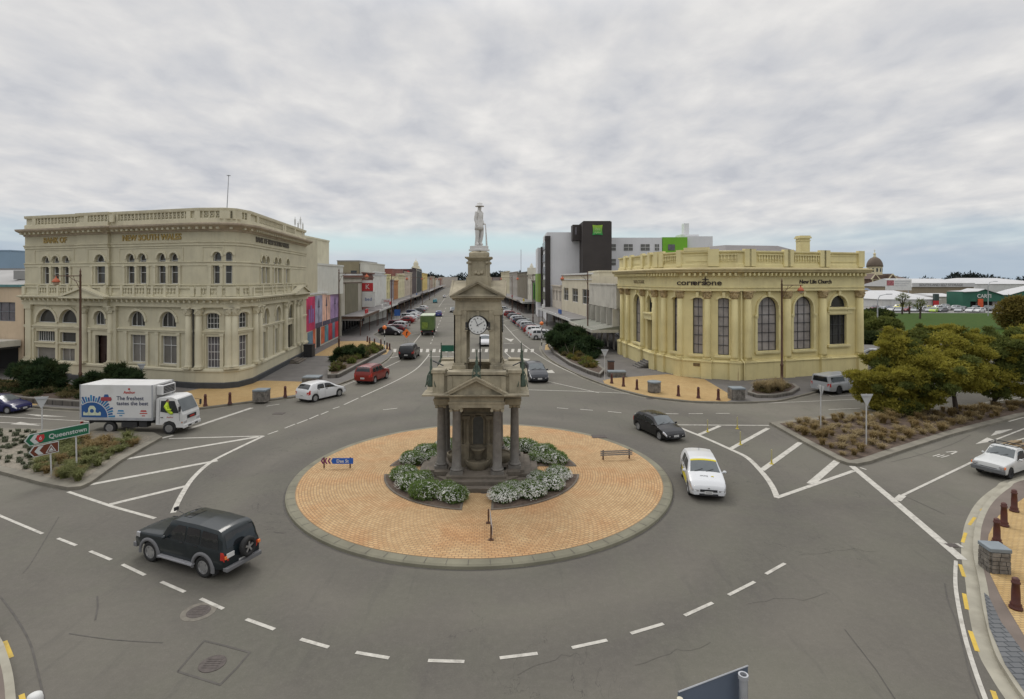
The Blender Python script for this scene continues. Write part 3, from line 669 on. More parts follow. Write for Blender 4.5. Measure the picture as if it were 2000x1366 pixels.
    # green lamp finials on the corners, lamp brackets
    for (x, y, h, s) in ((-2.2, -1.9, 1.75, 1), (2.2, -1.9, 1.75, 1), (0, -2.0, 1.5, 1), (-2.2, 1.9, 1.7, 1), (2.2, 1.9, 1.7, 1)):
        zb = 4.7 if x else 5.0
        m = MB(); m.smooth = True
        m.lathe([(.16, 0), (.18, .1), (.15, .18), (.17, .26), (.12, .34), (.13, .5), (.075, .58), (.10, .66), (.055, .74), (.07, .95), (.045, 1.0), (.04, h*.7), (.05, h*.72), (.025, h*.78), (.02, h*.93), (.035, h*.95), (.0, h)], (x, y, zb), 8)
        for k in range(4):
            a = R(45 + 90*k); m.tube([(x + .1*math.cos(a), y + .1*math.sin(a), zb + .72), (x + .22*math.cos(a), y + .22*math.sin(a), zb + .52), (x + .27*math.cos(a), y + .27*math.sin(a), zb + .2), (x + .34*math.cos(a), y + .34*math.sin(a), zb + .02)], .022, 6)
        m.build('iron_finial', GREEN_I, root)
    m = MB()
    for sx in (-1, 1): m.box(-.3, .3, -.1, .1, 0, .03, Matrix.Translation((sx*2.0, -.9, 5.65)) @ Matrix.Rotation(R(sx*-25), 4, 'Y'))
    m.box(.1, .32, -.35, -.15, 4.95, 5.2); m.tube([(0.05, 0, 4.9), (.05, 0, 6.9)], .04)
    m.build('light_fitting', TRIM, root)
    return root
memorial()
# soldier statue: one skinned body
def skin_figure(name, verts, edges, radii, m, loc, rz=0, sub=2, parent=None):
    me = bpy.data.meshes.new(name); me.from_pydata(verts, edges, []); o = bpy.data.objects.new(name, me); COL.objects.link(o)
    o.modifiers.new('skin', 'SKIN'); o.modifiers['skin'].use_smooth_shade = True
    sv = me.skin_vertices[0] if len(me.skin_vertices) else None
    for i, r in enumerate(radii): me.skin_vertices[0].data[i].radius = r if isinstance(r, tuple) else (r, r)
    me.skin_vertices[0].data[0].use_root = True
    s = o.modifiers.new('sub', 'SUBSURF'); s.levels = sub; s.render_levels = sub
    me.materials.append(m); o.location = loc; o.rotation_euler = (0, 0, rz)
    if parent: o.parent = parent
    return o
def soldier():
    H = 2.12
    V = [(0, 0, 1.10), (0, .0, 1.32), (0, .01, 1.55), (0, .0, 1.74), (0, -.01, 1.82), (0, -.03, 1.94), (0, -.03, 2.03),
         (.13, .0, 1.02), (.14, -.06, .62), (.13, .02, .14), (.15, -.12, .05), (-.13, 0, 1.02), (-.13, .02, .60), (-.13, .05, .14), (-.16, -.08, .05),
         (.19, 0, 1.70), (.235, .04, 1.38), (.22, -.12, 1.14), (.16, -.22, 1.14), (-.19, 0, 1.70), (-.24, .05, 1.38), (-.23, -.02, 1.10), (-.22, -.07, 1.0)]
    E = [(0, 1), (1, 2), (2, 3), (3, 4), (4, 5), (5, 6), (0, 7), (7, 8), (8, 9), (9, 10), (0, 11), (11, 12), (12, 13), (13, 14), (3, 15), (15, 16), (16, 17), (17, 18), (3, 19), (19, 20), (20, 21), (21, 22)]
    Rr = [(.20, .16), (.18, .14), (.22, .16), (.15, .12), .075, .11, .10, .16, .105, .075, .06, .16, .105, .075, .06, .10, .08, .06, .05, .10, .08, .06, .05]
    root = skin_figure('soldier_statue', V, E, Rr, MARBLE, (cx, cy, 11.72), R(52))
    tag(root, 'white marble soldier in a brimmed hat standing on top of the memorial tower', 'statue')
    m = MB(); m.smooth = True; m.lathe([(.11, 0), (.20, .02), (.215, .0), (.205, .05), (.15, .06), (.135, .16), (.10, .21), (.01, .215)], (0, -.03, 2.02), 20, sy=1.1); m.build('hat', MARBLE, root)
    m = MB(); m.smooth = True; m.lathe([(.26, .82), (.25, 1.0), (.20, 1.2), (.185, 1.3), (.19, 1.32)], (0, 0, 0), 16, sy=.8); m.build('tunic_skirt', MARBLE, root)
    m = MB(); m.tube([(.30, -.25, 0), (.27, -.24, .6), (.22, -.23, 1.15)], [.05, .035, .02], 8); m.build('rifle', MARBLE, root)
    m = MB(); m.smooth = True; m.lathe([(.2, 0), (.17, .3), (.15, .7), (.13, .85), (.0, .9)], (.16, .2, 0), 10); m.build('tree_stump', MARBLE, root)
    m = MB(); m.box(-.34, .34, -.34, .34, -.26, .0); m.box(-.38, .38, -.38, .38, -.27, -.17); m.build('plinth', MARBLE, root, bevel=.01)
soldier()
# ------------------------------------------------------------------ facades
class Wall:
    """a flat stretch of facade between two plan points; outward side faces right of p0->p1 seen from above... n"""
    def __init__(s, p0, p1):
        s.p0 = Vector((p0[0], p0[1], 0)); s.p1 = Vector((p1[0], p1[1], 0)); d = s.p1 - s.p0; s.L = d.length; s.u = d.normalized()
        s.n = Vector((s.u.y, -s.u.x, 0))
    def S(s, px):
        k = (px - 1000) / F; den = s.u.x - k * s.u.y
        return (k * s.p0.y - s.p0.x) / den
    def P(s, a, z, d=0): return s.p0 + s.u * a + s.n * d + Vector((0, 0, z))
    def Mx(s, a=0, z=0, d=0):
        p = s.P(a, z, d); return Matrix(((s.u.x, 0, s.n.x, p.x), (s.u.y, 0, s.n.y, p.y), (0, 1, 0, p.z), (0, 0, 0, 1)))
    def box(s, mb, a0, a1, z0, z1, d0, d1): return mb.box(a0, a1, z0, z1, d0, d1, s.Mx())
def arch_outline(a0, a1, z0, z1, kind='round', n=10):
    w_ = (a1 - a0) / 2; c = (a0 + a1) / 2
    if kind == 'rect': return [(a0, z0), (a1, z0), (a1, z1), (a0, z1)]
    rise = w_ if kind == 'round' else w_ * .35
    zs = z1 - rise; pts = [(a0, z0), (a1, z0)]
    for i in range(n + 1):
        t = math.pi * i / n; pts.append((c + w_*math.cos(t), zs + rise*math.sin(t)))
    return pts
def panel(mb, wl, a0, a1, z0, z1, holes, depth=.3, d=0):
    """wall face with real openings and their reveals"""
    outer = [Vector((a0, z0, 0)), Vector((a1, z0, 0)), Vector((a1, z1, 0)), Vector((a0, z1, 0))]
    hs = [[Vector((x, z, 0)) for x, z in h] for h in holes]
    flat = outer + [v for h in hs for v in h]
    fs = [t for t in tessellate_polygon([outer] + [list(reversed(h)) for h in hs])]
    fl = []
    allv = outer + [v for h in hs for v in reversed(h)]
    mb.add([wl.P(v.x, v.y, d) for v in allv], fs)
    for h in holes:
        n = len(h)
        mb.add([wl.P(x, z, d) for x, z in h] + [wl.P(x, z, d - depth) for x, z in h], [(i, (i+1) % n, (i+1) % n + n, i + n) for i in range(n)])
def window(parent, wl, a0, a1, z0, z1, kind='round', depth=.3, d=0, fm=None, gm=None, mull=(1, 2), fw=.05, meet=True, name='window', zbar=None):
    """frame part with a glass pane under it, set back in its opening"""
    out = arch_outline(a0, a1, z0, z1, kind); c = ((a0 + a1)/2, (z0 + z1)/2)
    W_, H_ = a1 - a0, z1 - z0; n = len(out)
    inn = [(c[0] + (x - c[0])*(1 - 2*fw/W_), c[1] + (z - c[1])*(1 - 2*fw/H_)) for x, z in out]
    m = MB(); df, db = d - depth + .10, d - depth + .03
    m.add([wl.P(x, z, df) for x, z in out] + [wl.P(x, z, df) for x, z in inn] + [wl.P(x, z, db) for x, z in inn],
          [(i, (i+1) % n, (i+1) % n + n, i + n) for i in range(n)] + [(i + n, (i+1) % n + n, (i+1) % n + 2*n, i + 2*n) for i in range(n)])
    t = fw * .55
    def top(a):
        if kind == 'rect': return z1
        r = W_/2; x = min(abs(a - c[0])/r, 1); rise = r if kind == 'round' else r*.35
        return z1 - rise + rise*math.sqrt(1 - x*x)
    for k in range(1, mull[0] + 1):
        a = a0 + W_*k/(mull[0] + 1); wl.box(m, a - t/2, a + t/2, z0, top(a) - .01, db, df - .01)
    for k in range(1, mull[1] + 1):
        z = zbar[k-1] if zbar else z0 + H_*k/(mull[1] + 1)
        if z < z1 - .05: wl.box(m, a0, a1, z - t*.8, z + t*.8, db, df - .005) if (kind == 'rect' or z < z1 - W_*.5) else wl.box(m, a0 + W_*.12, a1 - W_*.12, z - t*.6, z + t*.6, db, df - .005)
    fo = m.build(name, fm or WHITEP, parent, fix=False)
    g = MB(); P = [Vector((x, z, 0)) for x, z in out]
    g.add([wl.P(x, z, db - .01) for x, z in out], [tuple(t_) for t_ in tessellate_polygon([P])]); g.build('pane', gm or GLASS, fo)
    return fo
def hood(mb, wl, a0, a1, z1, kind='round', w_=.16, d0=0, d1=.10, drop=0):
    """moulded archivolt round the head of an opening"""
    c = (a0 + a1)/2; r = (a1 - a0)/2; rise = r if kind == 'round' else r*.35; n = 12; zs = z1 - rise
    for i in range(n):
        t0, t1 = math.pi*i/n, math.pi*(i+1)/n
        q = [(c + (r + o)*math.cos(t), zs + (rise + o)*math.sin(t)) for t, o in ((t0, .02), (t1, .02), (t1, w_), (t0, w_))]
        mb.add([wl.P(x, z, d0) for x, z in q] + [wl.P(x, z, d1) for x, z in q], [(4, 5, 6, 7), (0, 1, 5, 4), (1, 2, 6, 5), (2, 3, 7, 6), (3, 0, 4, 7)])
    if drop:
        for s_ in (-1, 1):
            x0_ = c + s_*(r + .02); x1_ = c + s_*(r + w_); wl.box(mb, min(x0_, x1_), max(x0_, x1_), zs - drop, zs, d0, d1)
def column_part(parent, wl, a, z0, z1, r, d, m, cm=None, corinth=True, name='column'):
    mb = MB(); p = wl.P(a, 0, d)
    wl.box(mb, a - r*1.35, a + r*1.35, z0, z0 + r*.5, d - r*1.2, d + r*1.35); mb.smooth = True
    h = z1 - z0; mb.lathe([(r*1.25, z0 + r*.5), (r*1.3, z0 + r*.7), (r*1.1, z0 + r*.95), (r, z0 + r*1.2), (r*.98, z0 + h*.5), (r*.86, z1 - r*2.4)], (p.x, p.y, 0), 14)
    o = mb.build(name, m, parent)
    mb = MB(); mb.smooth = True
    mb.lathe([(r*.9, z1 - r*2.4), (r*1.0, z1 - r*2.0), (r*.95, z1 - r*1.6), (r*1.2, z1 - r*1.2), (r*1.1, z1 - r*.9), (r*1.4, z1 - r*.35)], (p.x, p.y, 0), 12)
    for k in range(8):
        an = R(45*k); mb.lathe([(0, -.5*r), (.28*r, 0), (0, .5*r)], (p.x + r*1.12*math.cos(an), p.y + r*1.12*math.sin(an), z1 - r*(1.6 if k % 2 else 1.0)), 6)
    mb.smooth = False; wl.box(mb, a - r*1.4, a + r*1.4, z1 - r*.35, z1, d - r, d + r*1.4)
    mb.build('capital', cm or m, o); return o
def balusters(mb, wl, a0, a1, z0, z1, d, pitch=.42, r=.09):
    n = max(1, int((a1 - a0)/pitch))
    for i in range(n):
        a = a0 + (a1 - a0)*(i + .5)/n; p = wl.P(a, 0, d); h = z1 - z0
        mb.lathe([(r*.9, z0), (r*.6, z0 + h*.12), (r*1.25, z0 + h*.36), (r*.6, z0 + h*.72), (r*.9, z0 + h*.88), (r*.9, z1)], (p.x, p.y, 0), 6)
# ------------------------------------------------------------------ beige bank
def bank():
    root = empty('bank_building', (-36, 58, 0), 0, 'three-tier beige stucco bank with a rounded corner, arched windows and balustraded roof', 'building')
    root.matrix_world  # parts are built in world coordinates
    PP = [(-50.3, 57.0), (-42.77, 54.64), (-42.86, 54.35), (-38.9, 53.1), (-38.82, 53.38), (-28.6, 50.18), (-26.1, 50.1), (-25.28, 50.62), (-24.9, 52.4), (-27.5, 73.6)]
    # p0->p1 left to right with outward to the camera: right-hand side of travel
    class _H: pass
    W1 = Wall(PP[0], PP[1]); W2 = Wall(PP[2], PP[3]); W3 = Wall(PP[4], PP[5]); K1 = Wall(PP[5], PP[6]); K2 = Wall(PP[6], PP[7]); K3 = Wall(PP[7], PP[8]); W4 = Wall(PP[8], PP[9])
    hide = Matrix.Translation((36, -58, 0))
    def B(mb, name, m, parent=root, **k):
        o = mb.build(name, m, parent, **k); return o
    wins = []; pan = MB(); hd = MB()
    def op(wl, px0, px1, z0, z1, kind='round', depth=.32, **k): a0, a1 = sorted((wl.S(px0), wl.S(px1))); return [wl, a0, a1, z0, z1, kind, depth, k]
    UZ0, UZ1 = 9.55, 12.55
    ops = []
    for a, b in ((85, 95), (104, 114), (124, 134)): ops.append(op(W1, a - 1.5, b + 1.5, 9.55, 12.35, gm=GLASSB, mull=(0, 2), zbar=(10.6, 11.75)))
    ops.append(op(W2, 186, 205, 9.6, 12.4, gm=GLASSB, mull=(0, 2), zbar=(10.6, 11.7)))
    for a, b in ((248, 262), (271, 285), (308, 323), (332, 347)): ops.append(op(W3, a - .5, b + .5, 9.6, 12.45, gm=GLASSB, mull=(0, 2), zbar=(10.65, 11.75)))
    for a, b in ((416, 432), (441, 454)): ops.append(op(K1 if a < 430 else K2, a, b, 9.6, 12.5, gm=GLASSB, mull=(0, 2), zbar=(10.65, 11.75)))
    
    # lower storey
    ops.append(op(W1, 72, 110, 5.62, 7.0, gm=GLASS, mull=(0, 0))); ops.append(op(W1, 117, 152, 5.62, 7.0, gm=GLASS, mull=(0, 0)))
    ops.append(op(W1, 71, 107, 3.7, 4.75, 'rect', mull=(7, 0))); ops.append(op(W1, 117, 148, 3.7, 4.7, 'rect', mull=(0, 0)))
    ops.append(op(W1, 118, 146, .55, 3.1, 'rect', mull=(1, 1), gm=GLASSL)); ops.append(op(W1, 69, 108, 1.6, 3.1, 'rect', mull=(0, 0), gm=GLASSL))
    ops.append(op(W2, 184, 206, 5.6, 6.95, mull=(2, 0), gm=GLASS, depth=.5))
    for a, b in ((253, 283), (313, 344)):
        ops.append(op(W3, a, b, 5.55, 7.0, mull=(2, 0), gm=GLASS)); ops.append(op(W3, a + 2, b + 1, 2.15, 4.75, 'rect', mull=(1, 1), zbar=(3.85,), gm=GLASSL))
    ops.append(op(K1, 402, 428, 5.5, 6.95, 'seg', mull=(3, 2), gm=GLASS)); ops.append(op(K1, 403, 429, 1.95, 4.8, 'rect', mull=(3, 3), gm=GLASSM))
    ops.append(op(K3, 466.5, 484, 5.5, 6.95, 'seg', mull=(2, 2), gm=GLASS)); ops.append(op(K3, 467, 484, 1.95, 4.8, 'rect', mull=(2, 3), gm=GLASSM))
    # street side
    SW = lambda zx: 350 + zx / 3.035
    for a, b in ((485, 508), (512, 532), (562, 580), (585, 602), (632, 650)): ops.append(op(W4, SW(a), SW(b), 9.6, 12.4, gm=BLIND, mull=(0, 1)))
    for a, b in ((497, 531), (569, 600), (646, 674)): ops.append(op(W4, SW(a), SW(b), 5.3, 7.0, gm=BLIND, mull=(0, 0)))
    for a, b in ((494, 514), (566, 584)): ops.append(op(W4, SW(a), SW(b), 1.9, 4.6, 'rect', gm=GLASSM, mull=(1, 3)))
    door = [op(W2, 186, 210, .35, 4.6, 'rect', depth=.7)]; sdoor = [op(W4, SW(640), SW(672), .4, 4.6, 'rect', depth=.6)]
    for wl in (W1, W2, W3, K1, K2, K3, W4):
        hs = [arch_outline(o[1], o[2], o[3], o[4], o[5]) for o in ops + door + sdoor if o[0] is wl]
        panel(pan, wl, 0, wl.L, 0, 15.6, hs, .34)
    for a, b in ((1, 2), (3, 4)):
        p, q = PP[a], PP[b]; pan.add([(p[0], p[1], 0), (q[0], q[1], 0), (q[0], q[1], 15.6), (p[0], p[1], 15.6)], [(0, 1, 2, 3)])
    L0, LB, RB = PP[0], (-44, 82), (-28.2, 80)
    for p, q in ((PP[9], RB), (RB, LB), (LB, L0)):
        w0 = Wall(p, q); panel(pan, w0, 0, w0.L, 0, 15.6, [])
    ob = B(pan, 'wall', BANKM, fix=False)
    rf = MB(); rf.sheet(PP + [RB, LB], 15.1); ro = B(rf, 'roof', mat('grey_flat_roof', (.16, .16, .155), .9, .2, .5))
    # mouldings
    def band(name, prof, path=PP, m=BANK_T): mb = MB(); sweep(mb, path, prof); return B(mb, name, m, fix=True)
    band('plinth', [(-.05, -.02), (.40, -.02), (.40, .62), (.34, .68), (-.05, .68)], m=CHAR)
    band('base_course', [(-.05, .68), (.28, .68), (.28, 1.55), (.36, 1.62), (.36, 1.78), (.22, 1.86), (-.05, 1.88)], m=BANKM)
    band('string_course', [(-.02, 5.05), (.10, 5.08), (.10, 5.2), (.17, 5.24), (.17, 5.32), (-.02, 5.36)])
    band('entablature', [(-.05, 7.45), (.30, 7.45), (.30, 7.75), (.33, 7.78), (.30, 7.8), (.30, 8.0), (.45, 8.06), (.48, 8.14), (.78, 8.2), (.82, 8.34), (.30, 8.40), (-.05, 8.42)])
    band('balcony_parapet', [(-.05, 8.42), (.26, 8.42), (.26, 8.62), (.16, 8.64), (.16, 9.14), (.28, 9.16), (.30, 9.30), (-.05, 9.34)])
    band('sill_course', [(-.02, 9.42), (.08, 9.44), (.10, 9.54), (-.02, 9.56)])
    band('impost_course', [(-.02, 11.25), (.05, 11.27), (.05, 11.5), (.11, 11.54), (.13, 11.62), (-.02, 11.66)])
    band('architrave', [(-.02, 13.1), (.08, 13.12), (.08, 13.3), (.16, 13.36), (.18, 13.46), (.05, 13.5), (-.02, 13.5)])
    band('main_cornice', [(-.02, 14.35), (.12, 14.38), (.16, 14.5), (.3, 14.58), (.55, 14.72), (.82, 14.84), (.92, 14.92), (.95, 15.06), (.2, 15.16), (-.02, 15.2)], m=mat('cornice_weathered', (.44, .37, .28), .85, .15, 1, dirt=(.32, .24, .18), streak=.3))
    band('roof_parapet', [(-.3, 15.1), (.06, 15.14), (.06, 15.55), (0, 15.58), (-.14, 15.6), (-.14, 16.2), (.04, 16.22), (.08, 16.34), (.1, 16.5), (-.3, 16.56), (-.32, 15.2)])
    mb = MB()
    walls = (W1, W2, W3, K1, K2, K3, W4)
    for wl in walls:
        n = max(1, int(wl.L / .62))
        for i in range(n):
            a = wl.L*(i + .5)/n; wl.box(mb, a - .13, a + .13, 14.55, 14.8, .1, .62); wl.box(mb, a - .09, a + .09, 7.9, 8.1, .28, .6)
    B(mb, 'dentil_band', BANK_T, fix=False)
    mb = MB()
    for wl, px0, px1 in ((W1, 70, 156), (W2, 172, 214), (W3, 231, 364), (K1, 391, 438), (K2, 441, 461), (K3, 464, 482), (W4, 505, 552), (W4, 558, 575)):
        a0, a1 = wl.S(px0), wl.S(px1); wl.box(mb, a0 - .5, a0, 15.5, 16.25, -.14, .04); wl.box(mb, a1, a1 + .5, 15.5, 16.25, -.14, .04)
        n = max(2, int((a1 - a0)/.46))
        for i in range(n):
            a = a0 + (a1 - a0)*(i + .5)/n; wl.box(mb, a - .055, a + .055, 15.58, 16.22, -.14, 0.0)
            M2 = wl.Mx(a + .23, 15.9, -.10); mb.lathe([(.11, 0), (.11, .07), (.16, .07), (.16, 0)], (0, 0, 0), 8, M2)
    B(mb, 'balustrade', BANK_T, fix=False)
    mb = MB()
    for wl, px0, px1 in ((W1, 75, 150), (W3, 245, 352), (K1, 388, 438), (K2, 441, 461), (K3, 464, 484), (W4, 495, 555)):
        balusters(mb, wl, wl.S(px0), wl.S(px1), 8.66, 9.14, .22, .36, .075)
    for wl in walls: wl.box(mb, .05, .5, 8.44, 9.32, .1, .34); wl.box(mb, wl.L - .5, wl.L - .05, 8.44, 9.32, .1, .34)
    B(mb, 'balcony_balustrade', BANK_T, fix=False)
    # panels, archivolts, pilasters
    mb = MB()
    for o in ops:
        wl, a0, a1, z0, z1, kind = o[:6]
        if kind == 'round' or kind == 'seg': hood(mb, wl, a0, a1, z1, kind, .2 if z0 > 9 else .26, 0, .10)
        if z0 > 9 or kind == 'rect': wl.box(mb, a0 - .12, a1 + .12, z0 - .14, z0, -.02, .14)
    for wl, xs in ((W1, (80, 99.5, 119, 138)), (W3, (243, 266.5, 290, 303, 327.5, 352)), (W2, (180, 211)), (K1, (411, 433)), (W4, (SW(480), SW(535), SW(557), SW(606), SW(626), SW(655)))):
        for x in xs: a = wl.S(x); wl.box(mb, a - .13, a + .13, 9.45, 11.3, 0, .10); wl.box(mb, a - .17, a + .17, 11.15, 11.32, 0, .14); wl.box(mb, a - .14, a + .14, 8.4, 9.42, .1, .33)
    for wl, xs in ((W3, (247, 289, 308, 350)), (W2, (177, 216)), (W1, (66, 112.5, 155)), (K1, (396, 434)), (W4, (SW(488), SW(520), SW(560), SW(590)))):
        for x in xs: a = wl.S(x); wl.box(mb, a - .16, a + .16, 1.86, 5.06, 0, .12); wl.box(mb, a - .2, a + .2, 4.85, 5.06, 0, .17)
    for wl, x0_, x1_ in ((W1, 68, 145), (W2, 171, 213), (W3, 233, 358), (K1, 395, 437)):
        a0, a1 = wl.S(x0_), wl.S(x1_)
        for p, q, r_, s_ in ((a0, a1, 12.92, 13.0), (a0, a0 + .08, 11.7, 12.92), (a1 - .08, a1, 11.7, 12.92)): wl.box(mb, p, q, r_, s_, 0, .05)
    B(mb, 'stucco_moulding', BANK_T, fix=False)
    for o in ops:
        wl, a0, a1, z0, z1, kind, dp, k = o
        window(root, wl, a0, a1, z0, z1, kind, .32, 0, **k)
    # pilasters at the bay ends and double engaged columns
    mb = MB()
    for wl, xs in ((W1, (59, 161)), (W3, (224,)), (W4, (SW(675),))):
        for x in xs: a = wl.S(x); wl.box(mb, a - .42, a + .42, 1.86, 7.45, 0, .22); wl.box(mb, a - .5, a + .5, 1.86, 2.1, 0, .3); wl.box(mb, a - .5, a + .5, 7.0, 7.45, 0, .3)
    B(mb, 'pilaster', BANKM, fix=False)
    for wl, x in ((W3, 372), (K1, 390.5), (K2, 446), (K2, 457), (W4, SW(440)), (W4, SW(465)), (W4, SW(620)), (W4, SW(690)), (W4, SW(710)), (W2, 168), (W3, 220)):
        column_part(root, wl, wl.S(x), 1.86, 7.45, .32, .16, BANKM, BANK_T)
    for wl, x in ((W3, 381), (K2, 451.5), (W4, SW(452))):
        mb = MB(); p0, p1 = wl.P(wl.S(x), 1.0, .3), wl.P(wl.S(x), 14.3, .3); mb.tube([wl.P(wl.S(x), 1.9, .2), wl.P(wl.S(x), 7.4, .2)], .06, 6); B(mb, 'downpipe', TRIM)
    # doorway with steps and pediments
    for (o, m_) in ((door[0], mat('dark_timber_door', (.035, .018, .014), .5, .2, 3)), (sdoor[0], mat('dark_timber_door', (0, 0, 0)))):
        wl, a0, a1, z0, z1 = o[:5]; mb = MB(); wl.box(mb, a0, a1, z0, z1, -.62, -.5)
        for i in (0, 1):
            for z in (z0 + .3, z0 + 1.5): wl.box(mb, a0 + .12 + i*(a1-a0)/2, a0 + (i+1)*(a1-a0)/2 - .12, z, z + .9, -.5, -.46)
        wl.box(mb, a0, a1, z1 - 1.1, z1 - 1.0, -.5, -.42); d_ = B(mb, 'door', m_)
        mb = MB()
        for k in range(3): wl.box(mb, a0 - .1 - .25*(2-k), a1 + .1 + .25*(2-k), 0.1 + .0*k, .14 + .12*(k+1), -.4, 1.5 - .35*k)
        B(mb, 'doorstep', STONE_D)
    for wl, x0_, x1_, dd in ((W2, 135, 222, .8), (W4, SW(640), SW(735), .8)):
        a0, a1 = wl.S(x0_), wl.S(x1_); c = (a0+a1)/2; h_ = .95; mb = MB(); M2 = wl.Mx()
        if wl is W4: a1 = min(a1, wl.L + .3); c = (a0+a1)/2
        for s_, e in ((-1, a0), (1, a1)):
            q = [(e, 8.36), (c, 8.36 + h_), (c, 8.14 + h_), (e - s_*.5, 8.36)]
            mb.add([M2 @ Vector((x, z, d)) for d in (.3, 1.05) for x, z in q], [(0, 1, 2, 3), (4, 7, 6, 5), (0, 4, 5, 1), (3, 2, 6, 7), (0, 3, 7, 4)])
        mb.add([M2 @ Vector((x, z, d)) for d in (.3, .85) for x, z in ((a0 + .4, 8.36), (a1 - .4, 8.36), (c, 8.2 + h_))], [(0, 1, 2), (3, 5, 4), (0, 3, 4, 1), (1, 4, 5, 2), (2, 5, 3, 0)])
        wl.box(mb, a0, a1, 8.18, 8.37, .2, 1.02); B(mb, 'pediment', BANK_T)
    # lettering
    gold = mat('gold_letters', (.36, .25, .07), .5, .15, 3); dk = mat('dark_letters', (.10, .085, .06), .6, .1, 3)
    def lt(s_, wl, px, z, sz, m_, sx=1): a = wl.S(px); text(s_, sz, wl.Mx(a, z, .02), m_, root, 'lettering', .05, sx=sx, bold=.015)
    lt('BANK OF', W1, 108, 13.92, .78, gold, 1.0); lt('NEW SOUTH WALES', W3, 296, 13.92, .78, gold, 1.0)
    lt('BANK OF NEW SOUTH WALES', W4, SW(560), 13.9, .72, dk, 1.15)
    # flagpole, rooftop plant
    mb = MB(); mb.tube([(-27.2, 52.5, 15), (-26.95, 52.5, 19.85)], [.05, .03], 6); mb.cbox((-26.95, 52.5, 19.88), (.28, .28, .04)); B(mb, 'flagpole', STEEL)
    mb = MB()
    for x, h_ in ((-27.6, 2.3), (-27.3, 1.0), (-27.9, 1.2), (-28.3, 2.2)): mb.tube([(x, 72, 15), (x, 72, 16.9 + h_*.55)], .04, 5); mb.cbox((x, 72, 16.4 + h_*.5), (.16, .16, .7))
    B(mb, 'antenna', WHITEP)
    return root
GLASSB = glassmat('upper_glass', (.06, .055, .048), .2, .35, .8); BLIND = mat('blind_recess', (.36, .33, .24), .8, .1)
GLASSM = glassmat('lace_curtained_glass', (.11, .10, .11), .25, .6, 1.6)
b_ = bank()
def rebase(root):
    """move a thing's parts so that they stay put under an Empty at its base"""
    for k in [o for o in bpy.data.objects if o.parent == root]: k.location = k.location - root.location
rebase(b_)
